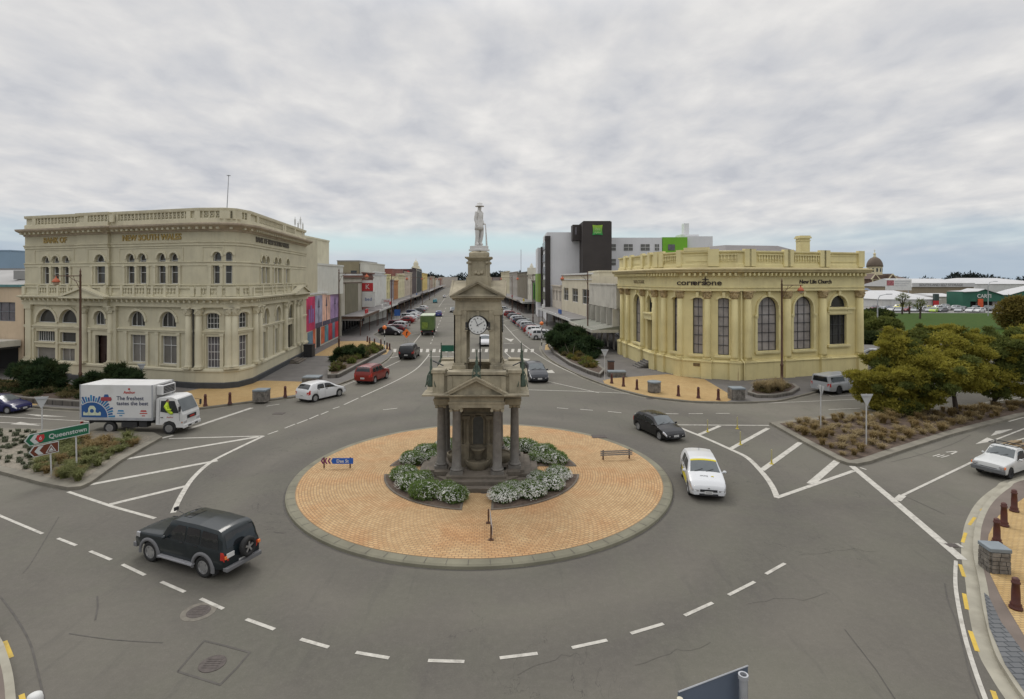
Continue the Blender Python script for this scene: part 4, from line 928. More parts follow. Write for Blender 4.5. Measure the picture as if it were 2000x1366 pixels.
# ------------------------------------------------------------------ yellow cream corner building
def corner_church():
    root = empty('corner_hall', (26, 62, 0), 0, 'yellow cream classical corner building with tall arched windows and dark lettering on its frieze', 'building')
    PP = [(14.5, 74.0), (15.7, 61.2), (17.5, 56.4), (19.8, 55.05), (22.2, 54.3), (37.05, 58.68)]
    S0, K1, K2, K3, FR = [Wall(PP[i], PP[i+1]) for i in range(5)]
    B = lambda mb, name, m, parent=root, **k: mb.build(name, m, parent, **k)
    ops = []
    def op(wl, px0, px1, z0, z1, kind='round', **k): a0, a1 = sorted((wl.S(px0), wl.S(px1))); ops.append([wl, a0, a1, z0, z1, kind, k])
    IRON = mat('dark_iron_frames', (.05, .05, .055), .6, .2)
    kw = dict(fm=IRON, gm=CURT, mull=(2, 5), fw=.05)
    for x0_, x1_ in ((1479.5, 1519), (1550, 1587)): op(FR, x0_, x1_, 2.85, 8.25, **kw)
    op(FR, 1621, 1653, 7.1, 8.3, fm=IRON, mull=(0, 0)); op(FR, 1620.5, 1653.5, 3.2, 6.3, 'rect', fm=IRON, mull=(2, 2), fw=.05)
    op(FR, 1630, 1647, .35, 1.0, 'seg', fm=IRON, mull=(0, 0)); op(FR, 1491, 1510, .2, .62, 'seg', fm=IRON, mull=(3, 0))
    op(FR, 1484, 1495, 1.1, 1.3, 'rect', fm=IRON, mull=(4, 0), fw=.03); op(FR, 1565, 1575, 1.1, 1.3, 'rect', fm=IRON, mull=(4, 0), fw=.03); op(FR, 1634, 1643, 1.3, 1.5, 'rect', fm=IRON, mull=(4, 0), fw=.03)
    for wl, x0_, x1_ in ((K1, 1314, 1328.5), (K2, 1353, 1372.5), (K3, 1402.5, 1424)): op(wl, x0_, x1_, 2.5, 8.15, 'seg', fm=IRON, gm=CURT, mull=(1, 5), fw=.05)
    op(S0, 1239, 1252.5, 2.4, 8.2, gm=CURT, fm=IRON, mull=(1, 4)); op(S0, 1265, 1274, 6.3, 8.2, gm=GLASS, fm=IRON, mull=(1, 0)); 
    pan = MB(); dr = arch_outline(S0.S(1264.5), S0.S(1274.5), .9, 5.4, 'rect')
    for wl in (S0, K1, K2, K3, FR):
        panel(pan, wl, 0, wl.L, 0, 11.3, [arch_outline(*o[1:6]) for o in ops if o[0] is wl] + ([dr] if wl is S0 else []), .42)
    RB, LB = (44.0, 76), (20, 82)
    for p, q in ((PP[5], RB), (RB, LB), (LB, PP[0])): w0 = Wall(p, q); panel(pan, w0, 0, w0.L, 0, 11.3, [])
    B(pan, 'wall', CORN, fix=False)
    path = [LB] + PP + [RB]
    def band(name, prof, m=CORN_T, pth=path): mb = MB(); sweep(mb, pth, prof); return B(mb, name, m)
    band('base_course', [(-.05, -.02), (.36, -.02), (.36, 1.72), (.44, 1.78), (.44, 1.86), (.30, 1.92), (.30, 1.98), (-.05, 2.0)], CORN)
    band('entablature', [(-.05, 8.85), (.34, 8.85), (.34, 9.05), (.40, 9.12), (.42, 9.2), (.32, 9.22), (.32, 10.25), (.40, 10.3), (.42, 10.5), (-.05, 10.5)])
    band('main_cornice', [(-.05, 10.5), (.45, 10.5), (.5, 10.62), (.95, 10.72), (1.0, 10.86), (1.12, 10.95), (1.12, 11.06), (.35, 11.2), (-.05, 11.22)], mat('cornice_cream_weathered', (.54, .46, .26), .85, .12, 1, dirt=(.44, .36, .21), streak=.25))
    band('roof_parapet', [(-.3, 11.1), (.22, 11.15), (.22, 11.5), (.14, 11.52), (.10, 11.55), (.10, 12.62), (.2, 12.64), (.26, 12.72), (.26, 12.84), (-.3, 12.88), (-.32, 11.2)])
    mb = MB()
    for wl in (S0, K1, K2, K3, FR):
        n = max(1, int(wl.L/.5))
        for i in range(n): a = wl.L*(i + .5)/n; wl.box(mb, a - .10, a + .10, 10.36, 10.64, .3, .86)
    B(mb, 'dentil_band', CORN_T, fix=False)
    mb = MB()                                                           # parapet piers and recessed balusters
    for wl, xs in ((S0, (1224, 1236, 1258, 1272)), (K1, (1285, 1295, 1330)), (K3, (1390, 1396,)), (FR, (1457, 1466, 1533, 1540, 1603, 1611, 1678))):
        for x in xs: a = wl.S(x); wl.box(mb, a - .38, a + .38, 11.3, 13.0, -.05, .34)
    for wl, x0_, x1_ in ((FR, 1477, 1530), (FR, 1548, 1598), (K3, 1398, 1440), (K1, 1298, 1326)):
        a0, a1 = wl.S(x0_), wl.S(x1_); wl.box(mb, a0, a1, 11.75, 12.45, .10, .12); mb.cur = 0; balusters(mb, wl, a0, a1, 11.8, 12.42, .2, .3, .07); wl.box(mb, a0, a1, 12.42, 12.5, .1, .26)
    for wl, x0_, x1_ in ((FR, 1615, 1672), (S0, 1238, 1256), (S0, 1261, 1270), (K2, 1340, 1386)):
        a0, a1 = wl.S(x0_), wl.S(x1_)
        for z in (11.8, 12.4): wl.box(mb, a0, a1, z, z + .06, .10, .15)
    wl = K2; wl.box(mb, .1, wl.L - .1, 12.86, 13.2, -.1, .3)
    B(mb, 'parapet_pier_band', CORN_T, fix=False)
    mb = MB()                                                           # engaged columns / pilasters with corinthian capitals
    cols = [(S0, 1217.5), (S0, 1229), (S0, 1258), (K1, 1281), (K1, 1299), (K1, 1337.5), (K2, 1388), (K3, 1437), (FR, 1458), (FR, 1535), (FR, 1604.5), (FR, 1679)]
    for wl, x in cols:
        a = min(max(wl.S(x), .45), wl.L - .3); r_ = .34 if wl is not FR else .42
        if wl is S0: a = wl.S(x)
        mb = MB(); wl.box(mb, a - r_ - .16, a + r_ + .16, 0, 1.8, .2, .62); wl.box(mb, a - r_ - .22, a + r_ + .22, 1.8, 1.96, .2, .7); B(mb, 'column_base', CORN)
        mb = MB(); wl.box(mb, a - r_ - .05, a + r_ + .05, 2.0, 2.2, 0, .42); mb.smooth = True
        p = wl.P(a, 0, .12); mb.lathe([(r_*1.05, 2.2), (r_, 2.4), (r_*.98, 5), (r_*.9, 8.05)], (p.x, p.y, 0), 16); c_ = B(mb, 'column', CORN)
        mb = MB(); mb.smooth = True; mb.lathe([(r_*.92, 8.05), (r_*1.08, 8.2), (r_*1.0, 8.34), (r_*1.2, 8.5), (r_*1.1, 8.6), (r_*1.45, 8.78)], (p.x, p.y, 0), 12)
        for k in range(10):
            an = R(36*k); mb.lathe([(0, -.16), (.11, 0), (0, .15)], (p.x + r_*1.15*math.cos(an), p.y + r_*1.15*math.sin(an), 8.3 + .22*(k % 2)), 6)
        mb.smooth = False; wl.box(mb, a - r_*1.4, a + r_*1.4, 8.74, 8.86, -.1, .62); mb.build('capital', CAPM, c_)
    mb = MB()
    for o in ops:
        wl, a0, a1, z0, z1, kind = o[:6]
        if z0 > 2: 
            if kind != 'rect': hood(mb, wl, a0, a1, z1, kind, .22, 0, .14, drop=(.9 if kind == 'round' and z1 - z0 > 4 else 0)); c = (a0+a1)/2; wl.box(mb, c - .14, c + .14, z1 + .02, z1 + .55, 0, .26)
            wl.box(mb, a0 - .35, a1 + .35, z0 - .22, z0 - .02, -.02, .22); wl.box(mb, a0 - .28, a1 + .28, z0 - .34, z0 - .22, -.02, .14)
            if kind == 'round':
                for s_ in (a0 - .34, a1 + .06): wl.box(mb, s_, s_ + .28, z0, z1 - (a1-a0)/2 - .6, 0, .10)
        if z0 > 2 and kind == 'round' and z1 - z0 > 4 and wl is FR:
            for s_ in (a0 - .42, a1 + .06): wl.box(mb, s_, s_ + .36, 6.3, 6.5, 0, .2)
    wl = FR; a0, a1 = wl.S(1615), wl.S(1668); wl.box(mb, a0, a1, 6.85, 7.05, 0, .2); wl.box(mb, a0 + .3, a1 - .3, 6.4, 6.8, 0, .06)
    wl = S0; a0, a1 = wl.S(1262), wl.S(1277); wl.box(mb, a0, a1, 5.5, 6.1, 0, .3); wl.box(mb, a0, a1, 6.1, 6.25, 0, .45)
    B(mb, 'stucco_moulding', CORN_T, fix=False)
    for o in ops: window(root, *o[:6], .36, 0, **o[6])
    wl = S0; a0, a1 = wl.S(1264.5), wl.S(1274.5); mb = MB(); wl.box(mb, a0, a1, .9, 5.4, -.5, -.42); B(mb, 'door', mat('cream_door', (.30, .25, .13), .6, .1))
    mb = MB()
    for k in range(5): wl.box(mb, a0 - .2, a1 + .2, .1, .9 - .16*k, .0, .5 + .3*k)
    B(mb, 'doorstep', PAVE)
    for wl, a in ((K3, K3.L - .12), (FR, .25)):
        mb = MB(); mb.tube([wl.P(a, 8.8, .2), wl.P(a, 2.2, .2), wl.P(a + .12, 1.8, .55), wl.P(a + .12, .1, .58)], .07, 6)
        mb.build('downpipe', CAPM if wl is K3 else CORN_T, root)
    dk = mat('sign_dark_brown', (.045, .032, .025), .6, .1, 3)
    a = K2.S(1362)
    LW = Wall(K1.P(.6, 0).to_tuple()[:2], K3.P(K3.L - .1, 0).to_tuple()[:2])
    def lt(s_, wl, px, z, sz, m_, d=.36, sx=1, sp_=1): text(s_, sz, wl.Mx(wl.S(px), z, d), m_, root, 'lettering', .03, sx=sx, bold=.012, space=sp_)
    for s_, wl, px in (('corn', K2, 1341.5), ('ers', K2, 1366.5), ('one', K3, 1393.5)): lt(s_, wl, px, 9.66, .78, dk, .36, 1.28)
    mb = MB(); wl = K2; a = K2.S(1379); wl.box(mb, a - .055, a + .055, 9.42, 10.22, .33, .38); wl.box(mb, a - .3, a + .3, 9.92, 10.02, .335, .385); B(mb, 'lettering', dk)
    lt('New Life Church', FR, 1588, 9.75, .56, dk, .34, 1.05); lt('WELCOME', S0, 1253, 9.7, .5, mat('faded_letters', (.30, .25, .14), .8, .1), .34, 1.6)
    mb = MB(); a = K2.S(1362); K2.box(mb, a - .32, a + .32, 1.3, 1.6, .36, .40); B(mb, 'plaque', mat('bronze_plaque', (.16, .11, .05), .5, .2, 5))
    mb = MB()
    rp = [(19.5, 70), (23.5, 60.5), (36.5, 64.0), (40, 75), (24, 79)]; rt = [(24, 71), (25.5, 66), (32.5, 67.5), (34, 74), (27, 75.5)]
    mb.add([(x, y, 12.4) for x, y in rp] + [(x, y, 14.1) for x, y in rt], [(i, (i+1) % 5, (i+1) % 5 + 5, i + 5) for i in range(5)] + [(5, 6, 7, 8, 9)])
    mb.sheet(PP + [RB, LB], 11.6); rf = B(mb, 'roof', mat('grey_iron_roof', (.16, .145, .14), .6, .12, .4, streak=.3))
    mb = MB(); x, y = FR.P(FR.S(1586), 0, -1.2).xy; mb.cbox((x, y, 13.3), (1.0, .9, 2.4)); mb.cbox((x, y, 14.35), (1.25, 1.15, .16)); mb.cbox((x, y, 14.05), (1.1, 1.0, .1)); mb.cbox((x, y, 14.5), (1.1, 1.0, .14)); mb.build('chimney', CORN_T, rf)
    rebase(root); return root
CURT = glassmat('curtains_behind_glass', (.30, .275, .26), .25, .7, .7)
corner_church()
# ------------------------------------------------------------------ street rows
def col(r, g, b, n=None, **k): n_ = 'painted_wall_%02d%02d%02d' % (int(r*99), int(g*99), int(b*99)); q = 1.3 if max(r, g, b) > .28 else 1.1; r, g, b = min(r*q, .74), min(g*q, .74), min(b*q, .74); return mat(n_, (r, g, b), .8, .08, .4, dirt=(r*.78, g*.75, b*.72), streak=.3, **k)
RED = mat('sign_red', (.45, .03, .035), .6, .1, 2)
AWN = mat('awning_metal', (.20, .19, .185), .6, .15, .4, dirt=(.13, .11, .10), streak=.3)
ROOFG = mat('iron_roof_grey', (.30, .295, .285), .6, .12, .2, streak=.3); ROOFR = mat('iron_roof_red', (.23, .085, .065), .7, .12, .2, streak=.3)
def block(label, side, Y0, Y1, h, m, roofm=None, depth=16, rows=((4.6, 7.2),), nw=3, ww=1.3, kind='rect', awn=True, aw=3.5, corn=True, cat='building', par=.5, awz=3.3, fasc=None, shop=DARK, back=0, group=None, base=(0, 0)):
    """one shop building of the street; the facade stands on the building line"""
    if side == 'L': p0, p1 = (LBX(Y0) - back, Y0), (LBX(Y1) - back, Y1)
    else: p0, p1 = (RBX(Y1) + back, Y1), (RBX(Y0) + back, Y0)
    wl = Wall(p0, p1); root = empty('shop_building', (p0[0], p0[1], 0), 0, label, cat, group)
    B = lambda mb, n, mm, **k: mb.build(n, mm, root, fix=k.pop('fix', False), **k)
    q0, q1 = wl.P(0, 0, -depth).to_tuple()[:2], wl.P(wl.L, 0, -depth).to_tuple()[:2]
    hs = []; wn = []
    for z0, z1 in rows:
        if z1 > h - .5: continue
        for i in range(nw):
            a = wl.L*(i + .5)/nw; o = (a - ww/2, a + ww/2, z0, z1); wn.append(o); hs.append(arch_outline(*o, kind))
    if shop: sh = (.4, wl.L - .4, .12, 2.9); hs.append(arch_outline(*sh, 'rect'))
    mb = MB(); panel(mb, wl, 0, wl.L, 0, h, hs, .25)
    for a, b in ((p1, q1), (q1, q0), (q0, p0)): w0 = Wall(a, b); panel(mb, w0, 0, w0.L, 0, h - (par if a == p1 or b == p0 else par), [])
    B(mb, 'wall', m)
    far = Y0 > 210
    if not far:
        for o in wn: window(root, wl, *o, kind, .22, 0, mull=(1, 1), fw=.07)
    elif wn:
        for o in wn: mb = MB(); wl.box(mb, o[0], o[1], o[2], o[3], -.24, -.18); B(mb, 'window', GLASS)
    mb = MB(); mb.sheet([p0, p1, q1, q0], h - par); B(mb, 'roof', roofm or ROOFG)
    if corn:
        mb = MB(); wl.box(mb, -.0, wl.L, h - .18, h + .12, -.3, .28); wl.box(mb, 0, wl.L, h - 1.1, h - .95, -.02, .14); B(mb, 'cornice', fasc or m)
    if shop:
        mb = MB(); wl.box(mb, sh[0], sh[1], .12, 2.9, -.9, -.8)
        B(mb, 'shopfront', GLASS)
        if not far:
            mb = MB(); n = max(2, int(wl.L/2.6))
            for i in range(n + 1): a = sh[0] + (sh[1] - sh[0])*i/n; wl.box(mb, a - .06, a + .06, .12, 2.9, -.8, -.6)
            wl.box(mb, sh[0], sh[1], .12, .6, -.8, -.65); B(mb, 'shopfront_frame', WHITEP if int(Y0) % 2 else TRIM)
    if awn:
        mb = MB(); M2 = wl.Mx(0, awz, 0)
        mb.add([wl.P(0, awz + .32, 0), wl.P(wl.L, awz + .32, 0), wl.P(wl.L, awz + .12, aw), wl.P(0, awz + .12, aw), wl.P(0, awz - .12, 0), wl.P(wl.L, awz - .12, 0), wl.P(wl.L, awz - .12, aw), wl.P(0, awz - .12, aw)], [(0, 1, 2, 3), (7, 6, 5, 4), (0, 3, 7, 4), (1, 5, 6, 2)])
        o = B(mb, 'awning', AWN)
        mb = MB(); wl.box(mb, 0, wl.L, awz - .22, awz + .24, aw, aw + .08); wl.box(mb, 0, .08, awz - .22, awz + .24, .1, aw) if side == 'L' else wl.box(mb, wl.L - .08, wl.L, awz - .22, awz + .24, .1, aw)
        mb.build('fascia', fasc or [WHITEP, col(.10, .09, .09), col(.30, .27, .24)][int(Y0) % 3], o, fix=False)
        if not far and int(Y0) % 3 != 1:
            mb = MB(); a = wl.L*(.3 + .1*(int(Y0) % 4)); wl.box(mb, a, a + 2.6, awz + .35, awz + 1.1, aw - .5, aw - .3); mb.build('awning_sign', [RED, WHITEP, mat('sign_blue_box', (.04, .10, .30)), mat('sign_yellow_box', (.5, .38, .05))][int(Y0) % 4], o, fix=False)
        if not far:
            for a in (.3, wl.L*.5, wl.L - .3): mb = MB(); mb.tube([wl.P(a, .1, aw - .3), wl.P(a, awz, aw - .3)], .06, 6); mb.build('post', RUST, o, fix=False)
    rebase(root); return root, wl
# west side
r, wl = block('low building with a crimson, violet and orange mural beside the beige bank', 'L', 73.8, 94, 8.0, col(.42, .40, .34), rows=(), awn=False, shop=None, corn=False, par=.3)
def mural():
    cols = [('crimson_panel', (.42, .02, .09), 0, .225, 2.9, 7.6), ('violet_panel', (.27, .28, .38), .225, .43, 3.0, 7.65), ('sunset_panel', (.58, .36, .28), .43, .68, 3.0, 7.7), ('purple_panel', (.30, .20, .36), .68, 1, 3.0, 7.75),
            ('blue_panel', (.10, .18, .25), .03, .17, .5, 2.8), ('orange_panel', (.50, .12, .05), .17, .24, .3, 3.0), ('dark_panel', (.02, .018, .018), .27, .37, .14, 3.1), ('orange_panel', (.50, .16, .04), .40, .50, .4, 2.9), ('teal_panel', (.08, .20, .25), .50, .62, .4, 2.9), ('red_panel', (.42, .03, .04), .62, .75, .4, 3.2), ('blue_panel', (.08, .10, .3), .75, .84, .4, 3.0), ('red_panel', (.45, .06, .05), .84, .97, .4, 3.2)]
    for n, c, a, b, z0, z1 in cols:
        mb = MB(); wl.box(mb, wl.L*a + .04, wl.L*b - .04, z0, z1, 0, .06); o = mb.build(n, mat(n + '_paint', c, .7, .45, .5, dirt=tuple(min(1, x*1.5 + .06) for x in c)), r, fix=False)
        if n in ('violet_panel', 'sunset_panel', 'purple_panel'):
            mb = MB(); cc = wl.L*(a + b)/2; wl.box(mb, cc - .12, cc + .12, 3.6, 6.2, .06, .08); wl.box(mb, cc - .5, cc + .5, 5.9, 6.1, .06, .08); wl.box(mb, cc - .3, cc + .3, 6.1, 6.8, .06, .08); mb.add([wl.P(cc - .3, 6.8, .07), wl.P(cc + .3, 6.8, .07), wl.P(cc, 7.4, .07)], [(0, 1, 2)])
            wl.box(mb, wl.L*a + .2, wl.L*b - .2, 3.0, 3.7, .06, .075)
            mb.build('tower_silhouette', mat('silhouette_paint', (.07, .06, .10), .7, .3), o, fix=False)
        if n == 'crimson_panel':
            mb = MB()
            for k in range(3): wl.box(mb, wl.L*.06 + k*.95, wl.L*.06 + .7 + k*.95, 4.0, 5.9 + (.5 if k == 1 else 0), .06, .08)
            mb.build('pale_motif', mat('motif_paint', (.20, .12, .32), .7, .2), o, fix=False)
    for k in [o for o in bpy.data.objects if o.parent == r and o.name.split('.')[0].endswith('panel')]: k.location = -Vector(r.location)
    mb = MB(); wl.box(mb, 0, wl.L, 7.85, 8.1, -.3, .12); o = mb.build('coping', WHITEP, r, fix=False); o.location = -Vector(r.location)
mural()
def plain_box(label, x0, x1, y0, y1, z0, z1, m, rm=None, cat='building', name='distant_building', wins=(), ww=1.2, wh=1.3, gm=GLASS, extra=None):
    root = empty(name, ((x0 + x1)/2, (y0 + y1)/2, z0), 0, label, cat); cx_, cy_ = (x0+x1)/2, (y0+y1)/2
    T = Matrix.Translation((-cx_, -cy_, -z0))
    mb = MB(); mb.box(x0, x1, y0, y1, z0, z1 - .3, T); mb.build('wall', m, root, fix=False)
    mb = MB(); mb.box(x0 - .1, x1 + .1, y0 - .1, y1 + .1, z1 - .298, z1, T); mb.build('roof', rm or m, root, fix=False)
    for x, z in wins: mb = MB(); mb.box(x - ww/2, x + ww/2, y0 - .04, y0 + .02, z - wh/2, z + wh/2, T); mb.build('window', gm, root, fix=False)
    return root
plain_box('tall pale block rising behind the mural building', -34, -28.6, 81, 93.5, 7.6, 12.4, col(.46, .46, .42))
plain_box('white block with a dark square window behind the beige bank', -40, -34.2, 82, 93, 7.6, 11.6, col(.5, .5, .47), wins=((-35.6, 9.7),), ww=1.8, wh=1.9)
plain_box('pale cream windowless tower close behind the right end of the beige bank', -48, -35.8, 95, 108, 0, 17.6, col(.48, .45, .33))
# ribbed olive shop with brown fascia
r, wl = block('flat roofed shop with a brown fascia and a ribbed olive grey upper wall', 'L', 96, 116, 10.4, col(.33, .31, .26), roofm=mat('white_membrane_roof', (.5, .5, .5)), rows=(), fasc=mat('brown_fascia', (.115, .07, .045)), depth=20)
mb = MB()
for k in range(34): wl.box(mb, 3 + k*.36, 3.18 + k*.36, 3.7, 9.2, 0, .16)
o = mb.build('ribbed_cladding', col(.21, .195, .14), r, fix=False); o.location = -Vector(r.location)
mb = MB(); w0 = Wall((LBX(96) - 20, 95.9), (LBX(96), 95.9)); w0.box(mb, 0, 20.2, 9.3, 10.5, .0, .3); o = mb.build('side_fascia', MATS['brown_fascia'], r, fix=False); o.location = -Vector(r.location)
mb = MB(); mb.cbox((LBX(97)+1.9, 96.9, 3.0), (3.9, .12, .62)); mb.cur = 1; mb.cbox((LBX(97)+1.7, 96.82, 3.0), (3.4, .05, .48)); o = mb.build('end_fascia', [TRIM, WHITEP], r); o.location = -Vector(r.location)
def wall_sign(wlx, root, a0, a1, z0, z1, d, bg_, txt=None, tm=None, sz=.6, name='sign_panel'):
    mb = MB(); wlx.box(mb, a0, a1, z0, z1, d, d + .12); o = mb.build(name, bg_, root, fix=False); o.location = -Vector(root.location)
    if txt: t = text(txt, sz, wlx.Mx((a0+a1)/2, (z0+z1)/2, d + .14), tm or WHITEP, o, 'lettering', .01)
s1 = Wall((LBX(117), 116.5), (LBX(117) + 2.4, 116.5)); wall_sign(s1, r, .1, 2.4, 7.6, 9.2, .2, RED, 'K', WHITEP, 1.4); wall_sign(s1, r, .1, 2.4, 9.25, 9.8, .2, WHITEP)
wall_sign(s1, r, .1, 2.8, 4.2, 7.4, .2, WHITEP, 'bed', mat('sign_blue', (.03, .09, .28)), 1.0)
block('dark red brick shop beyond the ribbed olive one', 'L', 117, 132, 11.4, col(.14, .06, .045), rows=((5, 6.6),), nw=3, par=.6)
r, wl = block('white two-storey shop with a red band above its awning', 'L', 132.3, 151, 11.8, col(.52, .52, .50), rows=((6.4, 9.0),), nw=3, ww=2.2); wall_sign(wl, r, .5, wl.L - .5, 3.8, 5.4, .02, RED)
s1 = Wall((LBX(140) + .5, 140), (LBX(140) + 3.6, 140)); wall_sign(s1, r, 0, 3.1, 3.9, 5.1, 0, WHITEP, 'SALE', RED, .7)
block('pale yellow shop front with tall windows, left of the narrow grey one', 'L', 151.3, 163, 11.4, col(.50, .45, .24), rows=((4.4, 6.2), (7, 9.4)), nw=3)
block('narrow blue grey gabled shop front between two yellow ones', 'L', 163.3, 172, 9.8, col(.26, .24, .26), rows=((4.4, 7.0),), nw=2)
block('narrow orange brown shop front in the yellow row', 'L', 172.3, 184, 9.6, col(.34, .15, .05), rows=((4.4, 7.0),), nw=2)
block('cream parapeted shop with an ornamental ball on its roof', 'L', 184.3, 206, 11.6, col(.50, .46, .30), rows=((4.4, 6.2), (7, 9.2)), nw=4)
block('pinkish cream three-bay shop before the dark tower', 'L', 206.3, 238, 12.8, col(.42, .36, .29), rows=((4.4, 6.4), (7.4, 9.4)), nw=5)
r, wl = block('dark brown tower block with a red emblem on its street side', 'L', 238.3, 262, 15.0, col(.07, .05, .05), rows=(), nw=0, aw=3)
s1 = Wall((LBX(238) - 6, 238.2), (LBX(238), 238.2)); mb = MB(); M2 = s1.Mx(4, 12.6, .05); mb.lathe([(0.02, .05), (1.2, .05), (1.2, 0)], (0, 0, 0), 16, M2); o = mb.build('emblem', RED, r); o.location = -Vector(r.location)
r, wl = block('modern block striped with pale and dark vertical fins', 'L', 262.3, 300, 14.2, col(.40, .38, .33), rows=(), nw=0)
mb = MB(); [wl.box(mb, 2 + k*7, 5 + k*7, 3.7, 15.2, .02, .3) for k in range(5)]; o = mb.build('dark_fins', col(.08, .09, .09), r, fix=False); o.location = -Vector(r.location)
r, wl = block('yellow building carrying a stepped white clock turret', 'L', 300.3, 350, 13.5, col(.50, .38, .13), rows=((5, 8),), nw=6)
mb = MB(); c = wl.P(10, 0, -4); [mb.cbox((c.x, c.y, z), (s_, s_, h_)) for z, s_, h_ in ((14.8, 5.2, 2.6), (16.6, 3.6, 1.6), (18.1, 2.4, 2.0))]; mb.lathe([(1.3, 19), (.9, 20), (.2, 20.6), (.0, 22)], (c.x, c.y, 0), 10); o = mb.build('turret', col(.50, .47, .36), r); o.location = -Vector(r.location)
pal = [(.36, .33, .28), (.42, .36, .26), (.22, .19, .17), (.30, .22, .17), (.45, .43, .38), (.25, .10, .07), (.33, .30, .22), (.40, .38, .33)]
pn = ['grey', 'cream', 'dark grey', 'brown', 'off-white', 'brick red', 'olive', 'pale grey']
rs = random.Random(5)
def far_row(side, Y):
    k = 0
    while Y < 640:
        d_ = rs.uniform(22, 40); h_ = rs.uniform(8.5, 12.5); i = (k*3 + (1 if side == 'R' else 0)) % 8
        block('%s shop far up the %s side of the street, %s' % (pn[i], 'left' if side == 'L' else 'right', ['nearest of its row', 'second of its row', 'third of its row', 'fourth of its row', 'fifth of its row', 'sixth of its row', 'seventh of its row', 'eighth of its row', 'ninth of its row', 'tenth of its row', 'eleventh of its row', 'last of its row'][min(k, 11)]), side, Y, Y + d_ - .3, h_, col(*pal[i]), rows=((4.6, 6.6),), nw=5, group='small far shops up the street')
        Y += d_; k += 1
far_row('L', 350.3)
plain_box('olive brown box of a building on the skyline behind the left shops', -47.5, -41.6, 150, 170, 0, 15.2, col(.22, .19, .12), ROOFG, wins=((-43, 11.6),), ww=1.6, wh=1.6)
plain_box('pale wing joined to the olive box on the left skyline', -41.5, -39.2, 150.5, 170, 0, 14.6, col(.42, .41, .36))
plain_box('yellow roofed block on the left skyline near the cream tower', -58, -47.6, 170, 185, 0, 14.3, col(.48, .42, .25))
plain_box('white flat building behind the brown fascia shop', -52, -33, 122, 145, 0, 11.2, col(.5, .5, .47), MATS['white_membrane_roof'])
plain_box('long building with a faded red roof behind the left shops', -56, -43.5, 200, 220, 0, 13.9, ROOFR, ROOFR); plain_box('dark red roofed hall beyond the faded red one', -51, -45.5, 238, 250, 0, 14.3, mat('dark_red_wall', (.12, .03, .028)), ROOFR)
# east side
r, wl = block('concrete building with deep window fins beside the yellow cream hall', 'R', 74.6, 90.3, 9.3, CONC, rows=(), nw=0, awn=False, corn=False, shop=None, depth=22)
mb = MB(); wl.box(mb, .0, wl.L, 6.0, 9.32, .0, .5); wl.box(mb, 0, wl.L, 9.2, 9.4, 0, .6); o = mb.build('overhanging_wall', CONC, r, fix=False); o.location = -Vector(r.location)
for k in range(5): mb = MB(); a = .6 + k*3.3; wl.box(mb, a + .4, a + 2.6, 3.75, 5.95, .01, .04); o = mb.build('window', GLASS, r, fix=False); o.location = -Vector(r.location)
for k in range(6): mb = MB(); a = .15 + k*3.05; wl.box(mb, a, a + .22, 3.6, 6.0, .0, 1.0); o = mb.build('fin', CONC, r, fix=False); o.location = -Vector(r.location)
for k in range(5):
    mb = MB(); a = .6 + k*3.2; wl.box(mb, a, a + 2.2, .14, 2.9, .02, .06); o = mb.build('shop_window', GLASS, r, fix=False); o.location = -Vector(r.location)
mb = MB(); mb.add([wl.P(0, 3.7, 0), wl.P(wl.L, 3.7, 0), wl.P(wl.L, 3.15, 3.8), wl.P(0, 3.15, 3.8), wl.P(0, 3.0, 0), wl.P(wl.L, 3.0, 0), wl.P(wl.L, 2.98, 3.8), wl.P(0, 2.98, 3.8)], [(0, 1, 2, 3), (7, 6, 5, 4), (0, 3, 7, 4), (1, 5, 6, 2)])
o = mb.build('awning', mat('greenish_awning', (.20, .205, .165), .6, .15, .5, streak=.4), r, fix=False); o.location = -Vector(r.location)
mb = MB(); wl.box(mb, -.0, wl.L + .05, 2.8, 3.2, 3.8, 3.9); wl.box(mb, wl.L - .06, wl.L + .04, 2.8, 3.2, .2, 3.8)
for k in range(12): mb.add([wl.P(wl.L - .3 - k*.42, 3.75, .02), wl.P(wl.L - .22 - k*.42, 3.75, .02), wl.P(wl.L - .22 - k*.42, 3.28, 3.2), wl.P(wl.L - .3 - k*.42, 3.28, 3.2)], [(0, 1, 2, 3)])
o = mb.build('awning_edge', CONC, r, fix=False); o.location = -Vector(r.location)
plain_box('white roofed block with a small vent behind the concrete building', 17.5, 23.5, 92, 105, 0, 10.6, col(.50, .46, .36), WHITEP); plain_box('stepped cream block behind the concrete building', 14.5, 17.3, 92, 104, 0, 11.5, col(.50, .46, .34))
block('cream shop with three large windows between the concrete building and the hotel', 'R', 90.6, 117, 11.0, col(.47, .43, .33), rows=((5.7, 8.3),), nw=3, ww=5.2, depth=12, fasc=WHITEP)
block('low pinkish shop with small windows in front of the hotel', 'R', 117.3, 129, 8.6, col(.42, .38, .32), rows=((5.2, 7.8),), nw=3, depth=10)
